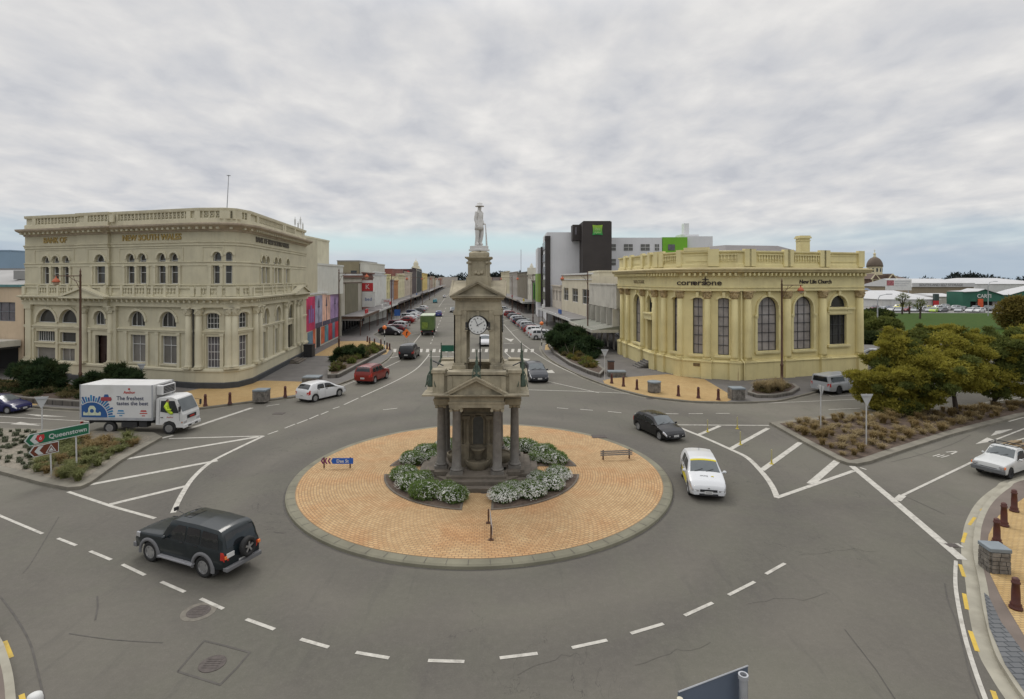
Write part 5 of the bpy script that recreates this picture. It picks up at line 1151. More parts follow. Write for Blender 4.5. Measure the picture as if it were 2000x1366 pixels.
def hotel():
    root = empty('hotel', (20, 135, 0), 0, 'white hotel with a dark square tower bearing a green emblem, right of the street', 'hotel')
    T = Matrix.Translation((-20, -135, 0)); WH = mat('hotel_white', (.66, .66, .67), .7, .05, .2, streak=.15); DK = mat('hotel_charcoal', (.045, .038, .035), .7, .15, .3)
    B = lambda n, m, *bs: (lambda mb: ([mb.box(*b, T) for b in bs], mb.build(n, m, root, fix=False))[1])(MB())
    B('main_slab', WH, (8.2, 16.4, 130, 146, 0, 21.1)); B('lower_slab', WH, (6.8, 16, 146.1, 158, 0, 18.4)); B('long_wing', WH, (16.5, 35.6, 131, 146, 0, 19.9)); B('end_block', WH, (41.7, 48, 132, 146, 0, 20.3))
    B('stair_tower', DK, (15.9, 22.4, 124, 131, 0, 23.0), (16.1, 22.2, 124.2, 130.8, 23.0, 23.15), (14.0, 15.9, 127, 131, 19, 22.6)); B('green_panel', mat('hotel_green', (.17, .42, .03), .6, .08, .4), (35.7, 41.6, 130.9, 146, 0, 20.0)); B('lift_shaft', WH, (42.1, 43.3, 135, 137, 20.3, 23.7), (40.6, 45, 133, 137, 20, 20.8))
    B('dark_frame', DK, (7.9, 9.0, 129.5, 130.3, 3, 20.0), (7.9, 8.9, 131.5, 132.3, 3, 20.0), (7.8, 9.0, 129.4, 132.4, 19.3, 20.2), (7.6, 8.6, 145.4, 146.2, 3, 18.6))
    for k in range(5): B('window', GLASSM, (7.95, 8.3, 132.8, 144.8, 5 + k*3.1, 6.9 + k*3.1))
    for k in range(3): B('lime_tile', mat('lime_tile_%d' % k, [(.22, .38, .04), (.30, .42, .10), (.12, .24, .04)][k], .5, .1), (6.6, 6.9, 147 + k*3.5, 150 + k*3.5, 4, 11.5)); 
    B('lime_tile', MATS['lime_tile_1'], (6.8, 8.4, 145.95, 146.05, 4, 11.5))
    for x in (23.6, 27.6, 31.6, 34.4):
        for z in (17.6, 14.1, 10.6): 
            wd = 2.1 if x < 34 else 1.0; w_ = B('window', mat('hotel_window', (.13, .13, .12), .3, .3), (x - wd/2, x + wd/2, 130.9, 131.02, z - .75, z + .75)); mb = MB(); mb.box(x - wd/2, x + wd/2, 130.86, 130.9, z - .05, z + .05, T); mb.box(x - .04, x + .04, 130.86, 130.9, z - .75, z + .75, T); mb.build('glazing_bar', WHITEP, w_, fix=False)
    B('window', GLASSM, (37, 38.6, 130.8, 130.92, 16.9, 18.3)); B('window', GLASSM, (14.5, 14.9, 126.9, 127.05, 20.3, 22.0))
    pts = []
    for i in range(4):
        a0 = R(45 + 90*i); a1 = R(135 + 90*i); P0 = Vector((math.cos(a0), math.sin(a0)))*1.62; P1 = Vector((math.cos(a1), math.sin(a1)))*1.62
        for k in range(5): t = k/5; q = P0.lerp(P1, t); q *= 1 - .11*math.sin(math.pi*t); pts.append((q.x, q.y))
    t = MT('green_cushion_emblem'); s_ = t.node('ShaderNodeSeparateXYZ'); t.ln(t.obj(), s_.inputs[0])
    t.ln(t.mix(t.ramp(t.math('ADD', t.math('MULTIPLY', s_.outputs[2], .4), -8.05), [(0, 0), (1, 1)]), (.02, .28, .06), (.35, .50, .03)), t.b.inputs['Base Color'])
    mb = MB(); mb.prism(pts, 0, .12, Matrix.Translation((-20, -135, 0)) @ wallM((19.2, 123.98, 21.1), (1, 0, 0), (0, -1, 0))); e = mb.build('emblem', t.m, root)
    M2 = Matrix.Translation((-20, -135, 0)) @ wallM((19.2, 123.84, 21.3), (1, 0, 0), (0, -1, 0)); text('ibis', .9, M2, mat('emblem_pale_letters', (.4, .6, .25)), e, 'lettering', .01); text('styles', .7, M2 @ Matrix.Translation((0, -.75, 0)), MATS['emblem_pale_letters'], e, 'lettering', .01)
hotel()
block('dark shop with a bright green board beyond the hotel', 'R', 159, 166, 9.6, col(.20, .20, .18), rows=(), nw=0); 
mb = MB(); o = [x for x in bpy.data.objects if x.get('label', '').startswith('dark shop with a bright green')][0]; q = MB(); q.box(RBX(160) - .3, RBX(160) - .1, 159.2, 165.8, 4.3, 9.0, Matrix.Translation(-Vector(o.location))); q.build('green_board', mat('board_green', (.06, .38, .04), .6), o)
r, wl = block('narrow ornate white tower-like front with a pinnacle, right side of the street', 'R', 166.3, 176, 11.6, col(.47, .45, .38), rows=((5, 8.5),), nw=2, kind='round'); c = wl.P(wl.L/2, 0, -.6); mb = MB(); mb.cbox((c.x, c.y, 12.6), (2.6, 1.4, 2)); mb.lathe([(.7, 13.5), (.5, 14.2), (.1, 15)], (c.x, c.y, 0), 8); o = mb.build('pinnacle', col(.47, .45, .38), r); o.location = -Vector(r.location)
r, wl = block('dark glazed modern block with white mullions, right side of the street', 'R', 176.3, 206, 12.4, col(.10, .095, .08), rows=(), nw=0)
mb = MB(); [wl.box(mb, k*2.0, k*2.0 + .3, 3.7, 12.4, .02, .2) for k in range(15)]; o = mb.build('mullion_grid', col(.34, .31, .25), r, fix=False); o.location = -Vector(r.location)
r, wl = block('grey modern building with a mast on its roof', 'R', 206.3, 240, 12.9, col(.30, .28, .25), rows=((5, 7), (8.5, 10.5)), nw=5); mb = MB(); mb.tube([wl.P(18, 12.4, -3), wl.P(18, 22, -3)], .12, 5); o = mb.build('mast', STEEL, r); o.location = -Vector(r.location)
block('cream gabled building with balconies before the far right shops', 'R', 240.3, 290, 13.6, col(.44, .40, .28), rows=((5, 7), (8.5, 10.5)), nw=7)
far_row('R', 290.3)
plain_box('low dark block behind the right shops', 22, 36, 175, 200, 0, 11.5, col(.25, .23, .2)); plain_box('pale flat block closing the far end of the street', -92, -70, 690, 710, 0, 13, col(.35, .32, .28))
# left frame edge: pink shop next to the bank
def pinkshop():
    root = empty('shop_building', (-62, 62, 0), 0, 'pinkish cream shop at the left frame edge, next to the beige bank', 'building'); wl = Wall((-82, 67.2), (-50.6, 57.2)); L_ = wl.L
    mb = MB(); hs = [arch_outline(L_ - 6.5, L_ - 1.3, 5.6, 7.6, 'rect'), arch_outline(L_ - 14, L_ - 8, 5.6, 7.6, 'rect'), arch_outline(L_ - 12, L_ - .8, .14, 3.0, 'rect')]
    panel(mb, wl, 0, L_, 0, 9.3, hs, .3); w0 = Wall((-50.6, 57.2), (-53, 80)); panel(mb, w0, 0, w0.L, 0, 9.3, []); mb.build('wall', col(.42, .33, .23), root, fix=False)
    for a0, a1 in ((L_ - 6.5, L_ - 1.3), (L_ - 14, L_ - 8)): window(root, wl, a0, a1, 5.6, 7.6, 'rect', .25, 0, mull=(3, 1), gm=GLASSM, fm=mat('blue_grey_frame', (.18, .19, .21)))
    mb = MB(); wl.box(mb, L_ - 12, L_ - .8, .14, 3.0, -2, -1.9); mb.build('shopfront', DARK, root, fix=False)
    mb = MB(); wl.box(mb, 0, L_, 9.2, 9.45, -.3, .2); mb.build('coping', mat('teal_coping', (.09, .20, .20)), root, fix=False)
    mb = MB(); mb.add([wl.P(0, 9.3, -.3), wl.P(L_, 9.3, -.3), wl.P(L_, 11.2, -9), wl.P(0, 11.2, -9)], [(0, 1, 2, 3)]); mb.box(-56, -54, 62, 64, 10, 11, None); mb.build('roof', ROOFG, root, fix=False)
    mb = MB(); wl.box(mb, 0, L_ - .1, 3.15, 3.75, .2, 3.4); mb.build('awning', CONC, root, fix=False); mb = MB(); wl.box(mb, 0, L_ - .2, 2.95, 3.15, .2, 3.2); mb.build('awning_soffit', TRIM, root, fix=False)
    rebase(root)
pinkshop()
plain_box('pale blue tower block on the left skyline', -152, -136.3, 150, 170, 0, 18, mat('blue_panel_wall', (.24, .34, .44), .6, .08, .1)); plain_box('grey roofed hall with skylights behind the pink shop', -110, -66, 84, 100, 0, 11.5, ROOFG, ROOFG); plain_box('dark grey hall roof on the left skyline', -130, -95, 110, 130, 0, 12.2, col(.25, .25, .25))
# ------------------------------------------------------------------ far right: car yard, warehouses, basilica
GRASS = foliage('lawn_grass', (.065, .135, .018), (.10, .17, .024)); LOT = mat('pale_lot', (.22, .215, .20), .9, .12, .1)
def X(px, Y): return (px - 1000)*Y/F
tag(MB().sheet([(62, 88), (160, 88), (260, 150), (260, 163), (X(1690, 163), 163), (70, 120)], .03).build('lawn', GRASS), kind='structure')
tag(MB().sheet([(90, 163.2), (300, 163.2), (300, 215), (90, 215)], .04).build('car_park', LOT), kind='structure')
def gable_hall(label, x0, x1, Y, dp, zw, zr, wm, rm, name='warehouse', hip=0):
    root = empty(name, ((x0+x1)/2, Y, 0), 0, label, 'warehouse'); T = Matrix.Translation((-(x0+x1)/2, -Y, 0))
    mb = MB(); mb.box(x0, x1, Y, Y + dp, 0, zw, T); mb.build('wall', wm, root, fix=False)
    mb = MB(); v = [(x0 - .4, Y - .4, zw), (x1 + .4, Y - .4, zw), (x1 + .4, Y + dp, zw), (x0 - .4, Y + dp, zw), (x0 + hip, Y + dp/2, zr), (x1 - hip, Y + dp/2, zr)]
    mb.add([T @ Vector(q) for q in v], [(0, 1, 5, 4), (2, 3, 4, 5), (1, 2, 5), (3, 0, 4)]); mb.build('roof', rm, root, fix=False); return root, T
WR = mat('white_iron_roof', (.50, .50, .50), .5, .06, .1, streak=.2)
g1, T = gable_hall('low white gabled warehouse behind the car yard', X(1722, 196), X(1835, 196), 196, 30, 2.9, 5.8, col(.42, .42, .41), WR, hip=6)
st_ = empty('sign_tower', (X(1828, 195), 195, 0), 0, 'red and dark sign tower at the corner of the white warehouse', 'sign'); mb = MB(); mb.box(-.7, .7, -.5, .5, 0, 2.5); mb.build('red_panel', RED, st_); mb = MB(); mb.box(-.72, .72, -.52, .52, 2.5, 4.9); mb.build('dark_panel', mat('sign_dark_green', (.04, .06, .055)), st_)
g2, T = gable_hall('long brown walled storage warehouse with a white roof and lettering', X(1781, 262), X(1902, 262), 262, 40, 6.4, 10.4, col(.24, .20, .14), WR)
mb = MB(); mb.box(X(1781, 262), X(1902, 262), 261.4, 262, 6.4, 8.3, T); mb.build('fascia', WR, g2, fix=False); text('SOUTHLAND SELF STORAGE', 1.7, T @ wallM((X(1838, 261.4), 261.3, 7.35), (1, 0, 0), (0, -1, 0)), mat('faint_grey_letters', (.20, .20, .20)), g2, 'lettering', .02, sx=.95)
gable_hall('white roofed shed beyond the green store, near the right frame edge', X(1905, 300), X(2060, 300), 300, 50, 7.5, 10.8, col(.45, .45, .44), WR, hip=10); gable_hall('low pale shed between the warehouse and the green store', X(1834, 205), X(1880, 205), 205, 20, 3.6, 4.6, col(.40, .38, .33), WR)
gable_hall('blue grey roofed house at the end of the yellow cream hall', X(1690, 215), X(1726, 215), 215, 20, 3.0, 6.5, col(.40, .40, .40), mat('slate_blue_roof', (.13, .15, .19)), 'house'); gable_hall('brown tiled long house roof behind the billboard', X(1745, 330), X(1800, 330), 330, 30, 8, 13, col(.26, .20, .14), mat('brown_tile_roof', (.12, .08, .06)), 'house', 8)
def green_store():
    Y = 190; x0, x1 = X(1880, Y), X(2080, Y); root = empty('green_store', ((x0+x1)/2, Y, 0), 0, 'dark green store with a zigzag white roof and white lettering', 'store'); T = Matrix.Translation((-(x0+x1)/2, -Y, 0))
    GM = mat('store_green', (.025, .115, .075), .6, .12, .3)
    zt = lambda px: {1880: 5.6, 1908: 5.8, 1922: 6.6, 1957: 4.6, 1970: 4.6, 2000: 6.1, 2040: 7.6, 2080: 5}[px]
    xs = [1880, 1908, 1922, 1957, 1970, 2000, 2040, 2080]; top = [(X(a, Y), zt(a)) for a in xs]
    poly = [(x0, 0), (X(1895, Y), 0), (X(1895, Y), 2.4), (x1, 2.4)] + list(reversed(top))
    mb = MB(); mb.prism([(a, b) for a, b in poly], -7, 0, T @ wallM((0, Y, 0), (1, 0, 0), (0, -1, 0))); mb.build('wall', GM, root)
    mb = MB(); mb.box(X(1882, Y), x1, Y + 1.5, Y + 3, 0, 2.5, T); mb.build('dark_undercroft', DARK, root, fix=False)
    mb = MB(); mb.box(X(1912, Y), X(1926, Y), Y + 1.1, Y + 1.5, 0, 2.4, T); mb.box(X(1944, Y), X(1962, Y), Y + 1.1, Y + 1.5, 0, 2.4, T); mb.build('shopfront', col(.30, .28, .27), root, fix=False)
    mb = MB()
    for (a, za), (b, zb) in zip(top[:-1], top[1:]): mb.add([T @ Vector(v) for v in ((a, Y - .5, za + .15), (b, Y - .5, zb + .15), (b, Y + 7, zb + .25), (a, Y + 7, za + .25), (a, Y - .5, za), (b, Y - .5, zb))], [(0, 1, 2, 3), (4, 5, 1, 0)])
    mb.build('roof', WR, root, fix=False)
    text('CARTI', 1.75, T @ wallM((X(1922, Y), Y - .08, 4.2), (1, 0, 0), (0, -1, 0)), WHITEP, root, 'lettering', .02, bold=.03)
    mb = MB(); mb.box(X(1909, Y), X(1919, Y), Y - .3, Y - .1, .4, 3.3, T); mb.build('orange_banner', mat('banner_orange', (.55, .09, .03)), root, fix=False)
green_store()
def billboard():
    Y = 232; x0, x1 = X(1730, Y), X(1780.5, Y); root = empty('billboard', ((x0+x1)/2, Y, 0), 0, 'white billboard with a pink and red picture, in front of the basilica', 'billboard'); T = Matrix.Translation((-(x0+x1)/2, -Y, 0))
    mb = MB(); mb.box(x0, x1, Y, Y + .3, 5.4, 10.0, T); mb.build('panel', WHITEP, root)
    mb = MB(); mb.box(x0 + .4, x0 + 3.4, Y - .06, Y - .01, 7.4, 9.6, T); mb.build('picture', mat('faded_red_picture', (.35, .12, .13), .7, .6, 2), root)
    mb = MB(); [mb.box(x0 + 3.8, x1 - .5 - .8*k, Y - .06, Y - .01, 9.0 - k*.9, 9.25 - k*.9, T) for k in range(3)]; mb.build('faint_text_line', mat('faint_line', (.45, .45, .46)), root)
    for x in (x0 + 1, x1 - 1): mb = MB(); mb.box(x - .15, x + .15, Y + .3, Y + .6, 0, 9.5, T); mb.build('post', STEEL, root)
billboard()
def basilica():
    Y = 330; c = X(1719, Y); root = empty('basilica', (c, Y, 0), 0, 'cream and brick basilica with a large brown dome and lantern, on the right skyline', 'church')
    CRM = col(.50, .45, .30); BR = mat('brown_brick', (.16, .10, .07), .8, .2, .5)
    mb = MB(); mb.box(-6.2, 7.5, -2, 16, 0, 10.5); mb.build('wall', BR, root, fix=False)
    for k in range(5): mb = MB(); x = -4.8 + 2.7*k; mb.prism([(p[0], p[1]) for p in arch_outline(x - .55, x + .55, 3.2, 8.2)], 0, .15, wallM((0, -2, 0), (1, 0, 0), (0, -1, 0))); mb.build('window', GLASSB, root)
    mb = MB(); [mb.box(-6.2 + 2.7*k, -5.6 + 2.7*k, -2.35, -2.0, 0, 9.8) for k in range(6)]; mb.box(-6.4, 7.7, -2.4, -2, 9.5, 10.2); mb.box(-6.4, 7.7, -2.3, -2, 2.4, 2.9); mb.build('cream_dressing', CRM, root, fix=False)
    mb = MB()
    for x0_, x1_ in ((-7.4, -2.0), (2.6, 8.4)): mb.add([(x0_, -3, 10.2), (x1_, -3, 10.2), ((x0_+x1_)/2, -3, 13.4), (x0_, 12, 10.2), (x1_, 12, 10.2), ((x0_+x1_)/2, 12, 13.4)], [(0, 1, 2), (0, 2, 5, 3), (1, 4, 5, 2)])
    mb.box(-5, 5.6, -1, 12, 10.4, 12.6); mb.build('roof', mat('brown_tile_roof', (0, 0, 0)), root, fix=False)
    mb = MB()
    for x0_, x1_ in ((-7.6, -1.8), (2.4, 8.6)):
        m_ = (x0_+x1_)/2
        for e in (x0_, x1_): mb.add([(e, -3.2, 10.0), (m_, -3.2, 13.5), (m_, -3.2, 12.9), (e + (.8 if e < m_ else -.8), -3.2, 10.0), (e, -2.9, 10.0), (m_, -2.9, 13.5), (m_, -2.9, 12.9), (e + (.8 if e < m_ else -.8), -2.9, 10.0)], [(0, 1, 2, 3), (0, 4, 5, 1), (3, 2, 6, 7)])
    mb.build('gable_trim', CRM, root, fix=False)
    mb = MB(); mb.lathe([(4.0, 12.4), (4.0, 17.2), (4.35, 17.3), (4.35, 17.7), (3.9, 17.7)], (0, 5, 0), 24); mb.build('drum', CRM, root)
    for k in range(12): a = R(30*k + 15); M2 = Matrix.Translation((4.02*math.cos(a), 5 + 4.02*math.sin(a), 15.6)) @ Matrix.Rotation(a, 4, 'Z'); mb = MB(); mb.box(-.1, .06, -.42, .42, -1.1, 1.1, M2); mb.build('drum_window', GLASS, root)
    mb = MB(); mb.smooth = True; mb.lathe([(4.4*math.cos(R(t)), 17.6 + 6.0*math.sin(R(t))) for t in range(0, 90, 9)] + [(.5, 23.6)], (0, 5, 0), 28); d = mb.build('dome', mat('dome_brown', (.12, .09, .065), .7, .12, .4), root)
    mb = MB(); mb.lathe([(.9, 23.4), (.9, 24.0), (.6, 24.1), (.6, 25.2), (.9, 25.3), (.6, 25.9), (.1, 26.3)], (0, 5, 0), 12); mb.box(-.08, .08, 4.92, 5.08, 26.2, 28.2); mb.box(-.6, .6, 4.92, 5.08, 27.2, 27.4); mb.build('lantern', CRM, d)
basilica()
# ------------------------------------------------------------------ vehicles
def lerp(pts, x):
    if x <= pts[0][0]: return pts[0][1]
    for (a, u), (b, v) in zip(pts[:-1], pts[1:]):
        if x <= b: return u + (v - u)*(x - a)/max(b - a, 1e-6)
    return pts[-1][1]
class Car:
    """x runs rear (-L/2) to front (+L/2); built as a loft of cross-sections with real wheel arches"""
    def __init__(s, L, W, H, top, belt, wb, fo, r=.31, sill=.24, cab=None, round_=.35, tumble=.15, nose=.80, tail=.86, zlow=.30):
        s.L, s.W, s.H, s.r, s.sill = L, W, H, r, sill
        s.top = [(a*L - L/2, b*H) for a, b in top]; s.belt = [(a*L - L/2, b*H) for a, b in belt]
        s.xf = L/2 - fo; s.xr = s.xf - wb; s.cab = [c*L - L/2 for c in cab]     # rear base, roof rear, roof front, cowl
        s.rd, s.tb, s.nose, s.tail, s.zlow = round_, tumble, nose, tail, zlow
    def plan(s, x):
        e = s.L/2 - abs(x); k = s.nose if x > 0 else s.tail; d = .55 if x > 0 else .35
        if e >= d: return s.W/2
        t = 1 - e/d; return s.W/2*(k + (1 - k)*math.sqrt(max(0, 1 - t*t)))
    def zb(s, x, arch=True):
        z = s.sill; e = s.L/2 - abs(x)
        if e < .5: z += (.5 - e)*.16
        if arch:
            ra = s.r*1.17
            for xw in (s.xf, s.xr):
                d = abs(x - xw)
                if d < ra: z = max(z, s.r + math.sqrt(ra*ra - d*d))
        return z
    def sec(s, x):
        w0 = s.plan(x); zb = s.zb(x); zt = lerp(s.top, x); zs = min(lerp(s.belt, x), zt - .04); zb = min(zb, zs - .06)
        c = min(1, max(0, (zt - zs)/(s.H - lerp(s.belt, 0)))); wt = w0*(.95 - s.tb*c); r_ = .05 + .05*c
        return [(w0*.955, zb), (w0*.995, zb + .22*(zs - zb)), (w0, zb + .60*(zs - zb)), (w0*.985, zs - .02), (w0*.975, zs), (wt + .45*(w0*.975 - wt), zs + .55*(zt - zs)), (wt + .01, zt - min(r_, (zt-zs)*.4)),
                (wt - .05, zt - .012), (wt*.6, zt + .012*c + .012), (wt*.3, zt + .02*c + .02), (0, zt + .022*c + .024)]
    def at(s, x, t, side, off=0):
        p = s.sec(x); i = min(int(t), len(p) - 2); f = t - i; y = p[i][0]*(1-f) + p[i+1][0]*f; z = p[i][1]*(1-f) + p[i+1][1]*f
        a = Vector((p[i+1][1] - p[i][1], -(p[i+1][0] - p[i][0]), 0)); n = a.normalized() if a.length > 1e-6 else Vector((1, 0, 0))
        return Vector((x, side*(y + n.x*off), z + n.y*off))
    def body(s, mb):
        xs = set([-s.L/2 + i*s.L/44 for i in range(45)] + [p[0] for p in s.top if abs(p[0]) <= s.L/2] + s.cab)
        ra = s.r*1.17
        for xw in (s.xf, s.xr): xs |= set(xw + ra*math.cos(math.pi*k/10) for k in range(11))
        xs = sorted(x for x in xs if -s.L/2 - 1e-6 <= x <= s.L/2 + 1e-6); o = [xs[0]]
        for x in xs[1:]:
            if x - o[-1] > .008: o.append(x)
        xs = o; n = 11; vs = []; fs = []
        for x in xs:
            p = s.sec(x); vs += [(x, -y, z) for y, z in p] + [(x, y, z) for y, z in reversed(p[:-1])]
        m = 21
        for i in range(len(xs) - 1):
            for j in range(m - 1): fs.append((i*m + j, i*m + j + 1, (i+1)*m + j + 1, (i+1)*m + j))
        fs.append(tuple(range(m))); fs.append(tuple((len(xs)-1)*m + j for j in reversed(range(m))))
        mb.add(vs, fs)
    def sidepane(s, mb, x0, x1, side, t0=4.15, t1=5.85, rk0=0, rk1=0, off=.008, n=5):
        """glass between x0..x1; rk0/rk1 rake: how far the top edge is drawn in at each end"""
        g = []
        for j in range(5):
            t = t0 + (t1 - t0)*j/4; f = j/4; a, b = x0 + rk0*f, x1 - rk1*f
            g.append([s.at(a + (b - a)*i/n, t, side, off) for i in range(n + 1)])
        vs = [v for r_ in g for v in r_]; fs = [(j*(n+1)+i, j*(n+1)+i+1, (j+1)*(n+1)+i+1, (j+1)*(n+1)+i) for j in range(4) for i in range(n)]
        mb.add(vs, fs)
    def toppane(s, mb, x0, x1, ins=.07, off=.008, n=5):
        vs = []; fs = []
        for i in range(n + 1):
            x = x0 + (x1 - x0)*i/n; p = s.sec(x); wt = p[7][0] - ins + .04
            for k in range(9):
                y = wt*(k/4 - 1); ay = abs(y); pr = [(q[0], q[1]) for q in p[7:]]; z = lerp(sorted(pr), ay); sl = (lerp(s.top, x + .02) - lerp(s.top, x - .02))/.04; q_ = math.hypot(sl, 1); vs.append((x - off*sl/q_, y, z + off/q_))
        for i in range(n):
            for k in range(8): fs.append((i*9+k, i*9+k+1, (i+1)*9+k+1, (i+1)*9+k))
        mb.add(vs, fs)
def make_wheel(mats, r, w_=.2, rim=.64, spokes=5):
    mb = MB(); T = Matrix.Rotation(R(90), 4, 'X'); mb.smooth = True
    mb.lathe([(r*rim, -w_/2), (r*.93, -w_/2), (r, -w_*.36), (r, w_*.36), (r*.93, w_/2), (r*rim, w_/2), (r*rim, -w_/2)], (0, 0, 0), 22, T); ty = mb.build('tyre', mats[0])
    mb = MB(); q = r*rim; mb.cur = 1; mb.lathe([(q*.86, w_*.3), (q*.88, w_/2 + .004), (q, w_/2), (q, -w_/2)], (0, 0, 0), 22, T); mb.cur = 0; mb.lathe([(q*.88, w_*.2), (.02, w_*.14)], (0, 0, 0), 22, T); mb.lathe([(q*.9, -w_/2), (.02, -w_*.3)], (0, 0, 0), 16, T); mb.cur = 1
    for k in range(spokes): mb.box(q*.15, q*.95, -.052*r/.3, .052*r/.3, w_*.22, w_*.44, T @ Matrix.Rotation(2*math.pi*k/spokes, 4, 'Z'))
    mb.lathe([(q*.26, w_*.2), (q*.24, w_*.46), (.01, w_*.46)], (0, 0, 0), 12, T); rm = mb.build('rim', [mats[1], mats[2]], ty); return ty
WHEELS = {}
def wheels(root, c, fw=.2, rim=.64, dark=False, sp=5):
    for xw in (c.xf, c.xr):
        for sd in (-1, 1):
            w_ = empty('wheel', (xw, sd*(c.W/2 - fw/2 - .015), c.r)); w_.parent = root
            key = (c.r, fw, rim, dark, sp, sd)
            if key not in WHEELS:
                ty = make_wheel([RUBBER, TRIM if not dark else TRIM, ALLOY if not dark else TRIM], c.r, fw, rim, sp)
                ch = [ty.data, [o for o in bpy.data.objects if o.parent == ty][0].data]; bpy.data.objects.remove([o for o in bpy.data.objects if o.parent == ty][0]); bpy.data.objects.remove(ty); WHEELS[key] = ch
            for nme, d in zip(('tyre', 'rim'), WHEELS[key]):
                o = bpy.data.objects.new(nme, d); COL.objects.link(o); o.parent = w_
                if sd > 0: o.rotation_euler = (0, 0, math.pi)
def car(label, c, color, detail=2, panes=((0, 0),), kind='car', dark=False, plate=True, group=None, lit=False, roofm=None, grille='slot', name='car', sp=5, rimk=.64, trimband=False, headx=.34):
    root = empty(name, (0, 0, 0), 0, label, kind, group)
    mb = MB(); c.body(mb); b = mb.build('body', PAINT, root, smooth=True); b.color = tuple(color) + (1,)
    e = b.modifiers.new('edge', 'EDGE_SPLIT'); e.split_angle = R(38)
    x0, x1 = c.cab[0], c.cab[3]
    mb = MB(); mb.box(c.xr - c.r*1.35, c.xf + c.r*1.35, -c.W/2 + .24, c.W/2 - .24, c.sill - .10, .62); mb.box(-c.L/2 + .15, c.L/2 - .15, -c.W/2 + .3, c.W/2 - .3, c.sill + .04, .55); mb.build('underbody', TRIM, root, fix=False)
    mb = MB(); c.toppane(mb, c.cab[2] + .03, c.cab[3] - .04); mb.build('windscreen', WGLASS, root, smooth=True)
    mb = MB(); c.toppane(mb, c.cab[0] + .03, c.cab[1] - .03, .10); mb.build('rear_window', CGLASS, root, smooth=True)
    for sd in (-1, 1):
        for (a, bb, ra, rb) in panes:
            mb = MB(); c.sidepane(mb, a, bb, sd, rk0=ra, rk1=rb); mb.build('window', CGLASS, root, smooth=True)
    wheels(root, c, dark=dark, sp=sp, rim=rimk)
    if detail >= 1:
        for sd in (-1, 1):
            xe = c.L/2
            mb = MB(); n = 5; g = []
            for i in range(n + 1):
                x = xe - headx + (headx - .03)*i/n; g += [c.at(x, t, sd, .012) for t in (2.35, 2.9, 3.6, 4.0, 5.0, 6.0)]
            mb.add(g, [(i*6+j, i*6+j+1, (i+1)*6+j+1, (i+1)*6+j) for i in range(n) for j in range(5 if i > 1 else 4)])
            p = [c.at(xe - .02, t, sd, .01) for t in (2.35, 3.0, 4.2)]; q = [Vector((xe + .012, v.y*.62, v.z)) for v in p]; mb.add(p + q, [(0, 1, 4, 3), (1, 2, 5, 4)])
            mb.build('headlight', CHROME, root, smooth=True)
            if lit and sd < 0:
                mb = MB(); mb.lathe([(.0, -.03), (.05, 0), (0, .03)], (xe - .12, sd*c.W*.37, c.at(xe - .1, 3, sd).z + .03), 8); mb.build('lit_lamp', LITM, root)
            mb = MB(); g = []; xe = -c.L/2
            for i in range(4): g += [c.at(xe + .02 + .16*i/3, t, sd, .012) for t in (1.9, 2.6, 3.2, 4.0)]
            mb.add(g, [(i*4+j, i*4+j+1, (i+1)*4+j+1, (i+1)*4+j) for i in range(3) for j in range(3)])
            p = [c.at(xe + .02, t, sd, .01) for t in (1.9, 2.9, 3.9)]; q = [Vector((xe - .006, v.y*.78, v.z)) for v in p]; mb.add(p + q, [(0, 1, 4, 3), (1, 2, 5, 4)])
            mb.build('tail_light', REDL, root, smooth=True)
    zf = c.at(c.L/2 - .02, 2.2, 1).z; wn = c.plan(c.L/2)
    if detail >= 1 and plate:
        for x, z in ((c.L/2 + .012, .42), (-c.L/2 - .012, .58)): mb = MB(); mb.cbox((x, 0, z), (.02, .38, .13)); mb.cur = 1; mb.cbox((x + (.012 if x > 0 else -.012), 0, z), (.004, .28, .06)); mb.build('number_plate', [PLATE, mat('plate_grey', (.3, .3, .3))], root)
    if detail >= 2:
        mb = MB(); mb.cbox((c.L/2 + .004, 0, zf + .06), (.03, wn*1.15, .11)); mb.build('grille', TRIM, root, bevel=.01)
        mb = MB(); mb.cbox((c.L/2 + .002, 0, c.sill + .10), (.03, wn*1.25, .10)); mb.build('air_intake', TRIM, root, bevel=.01)
        xm = c.cab[3] - .28
        for sd in (-1, 1):
            y = c.at(xm, 4, sd).y; z = c.at(xm, 4.1, sd).z; mb = MB(); mb.smooth = True
            mb.lathe([(0, -.075), (.06, -.05), (.075, 0), (.06, .05), (0, .075)], (0, 0, 0), 10, Matrix.Translation((xm, y + sd*.12, z + .06)) @ Matrix.Rotation(R(90), 4, 'X') @ Matrix.Diagonal((.9, 1, 1.3, 1))); mb.smooth = False; mb.cbox((xm + .01, y + sd*.03, z + .03), (.05, .1, .04)); o = mb.build('mirror', PAINT, root); o.color = tuple(color) + (1,)
            for k, (a, bb, ra, rb) in enumerate(panes[:2]):
                v = c.at(a + .16, 3.55, sd, .02); mb = MB(); mb.cbox(v, (.16, .03, .025)); mb.build('door_handle', TRIM, root)
                mb = MB(); mb.add([c.at(a - .03, t, sd, .004) for t in (.3, 1, 2, 3, 3.9)] + [c.at(a - .018, t, sd, .004) for t in (.3, 1, 2, 3, 3.9)], [(i, i+1, i+6, i+5) for i in range(4)]); mb.build('door_seam', TRIM, root, fix=False)
        mb = MB(); 
        for k in range(2): a = c.cab[3] - .02; mb.tube([(a, -.5 + k*.55, c.at(a, 7.5, 1).z + .03), (a - .12, -.1 + k*.5, c.at(a - .12, 7.8, 1).z + .05)], .012, 4)
        mb.build('wiper', TRIM, root)
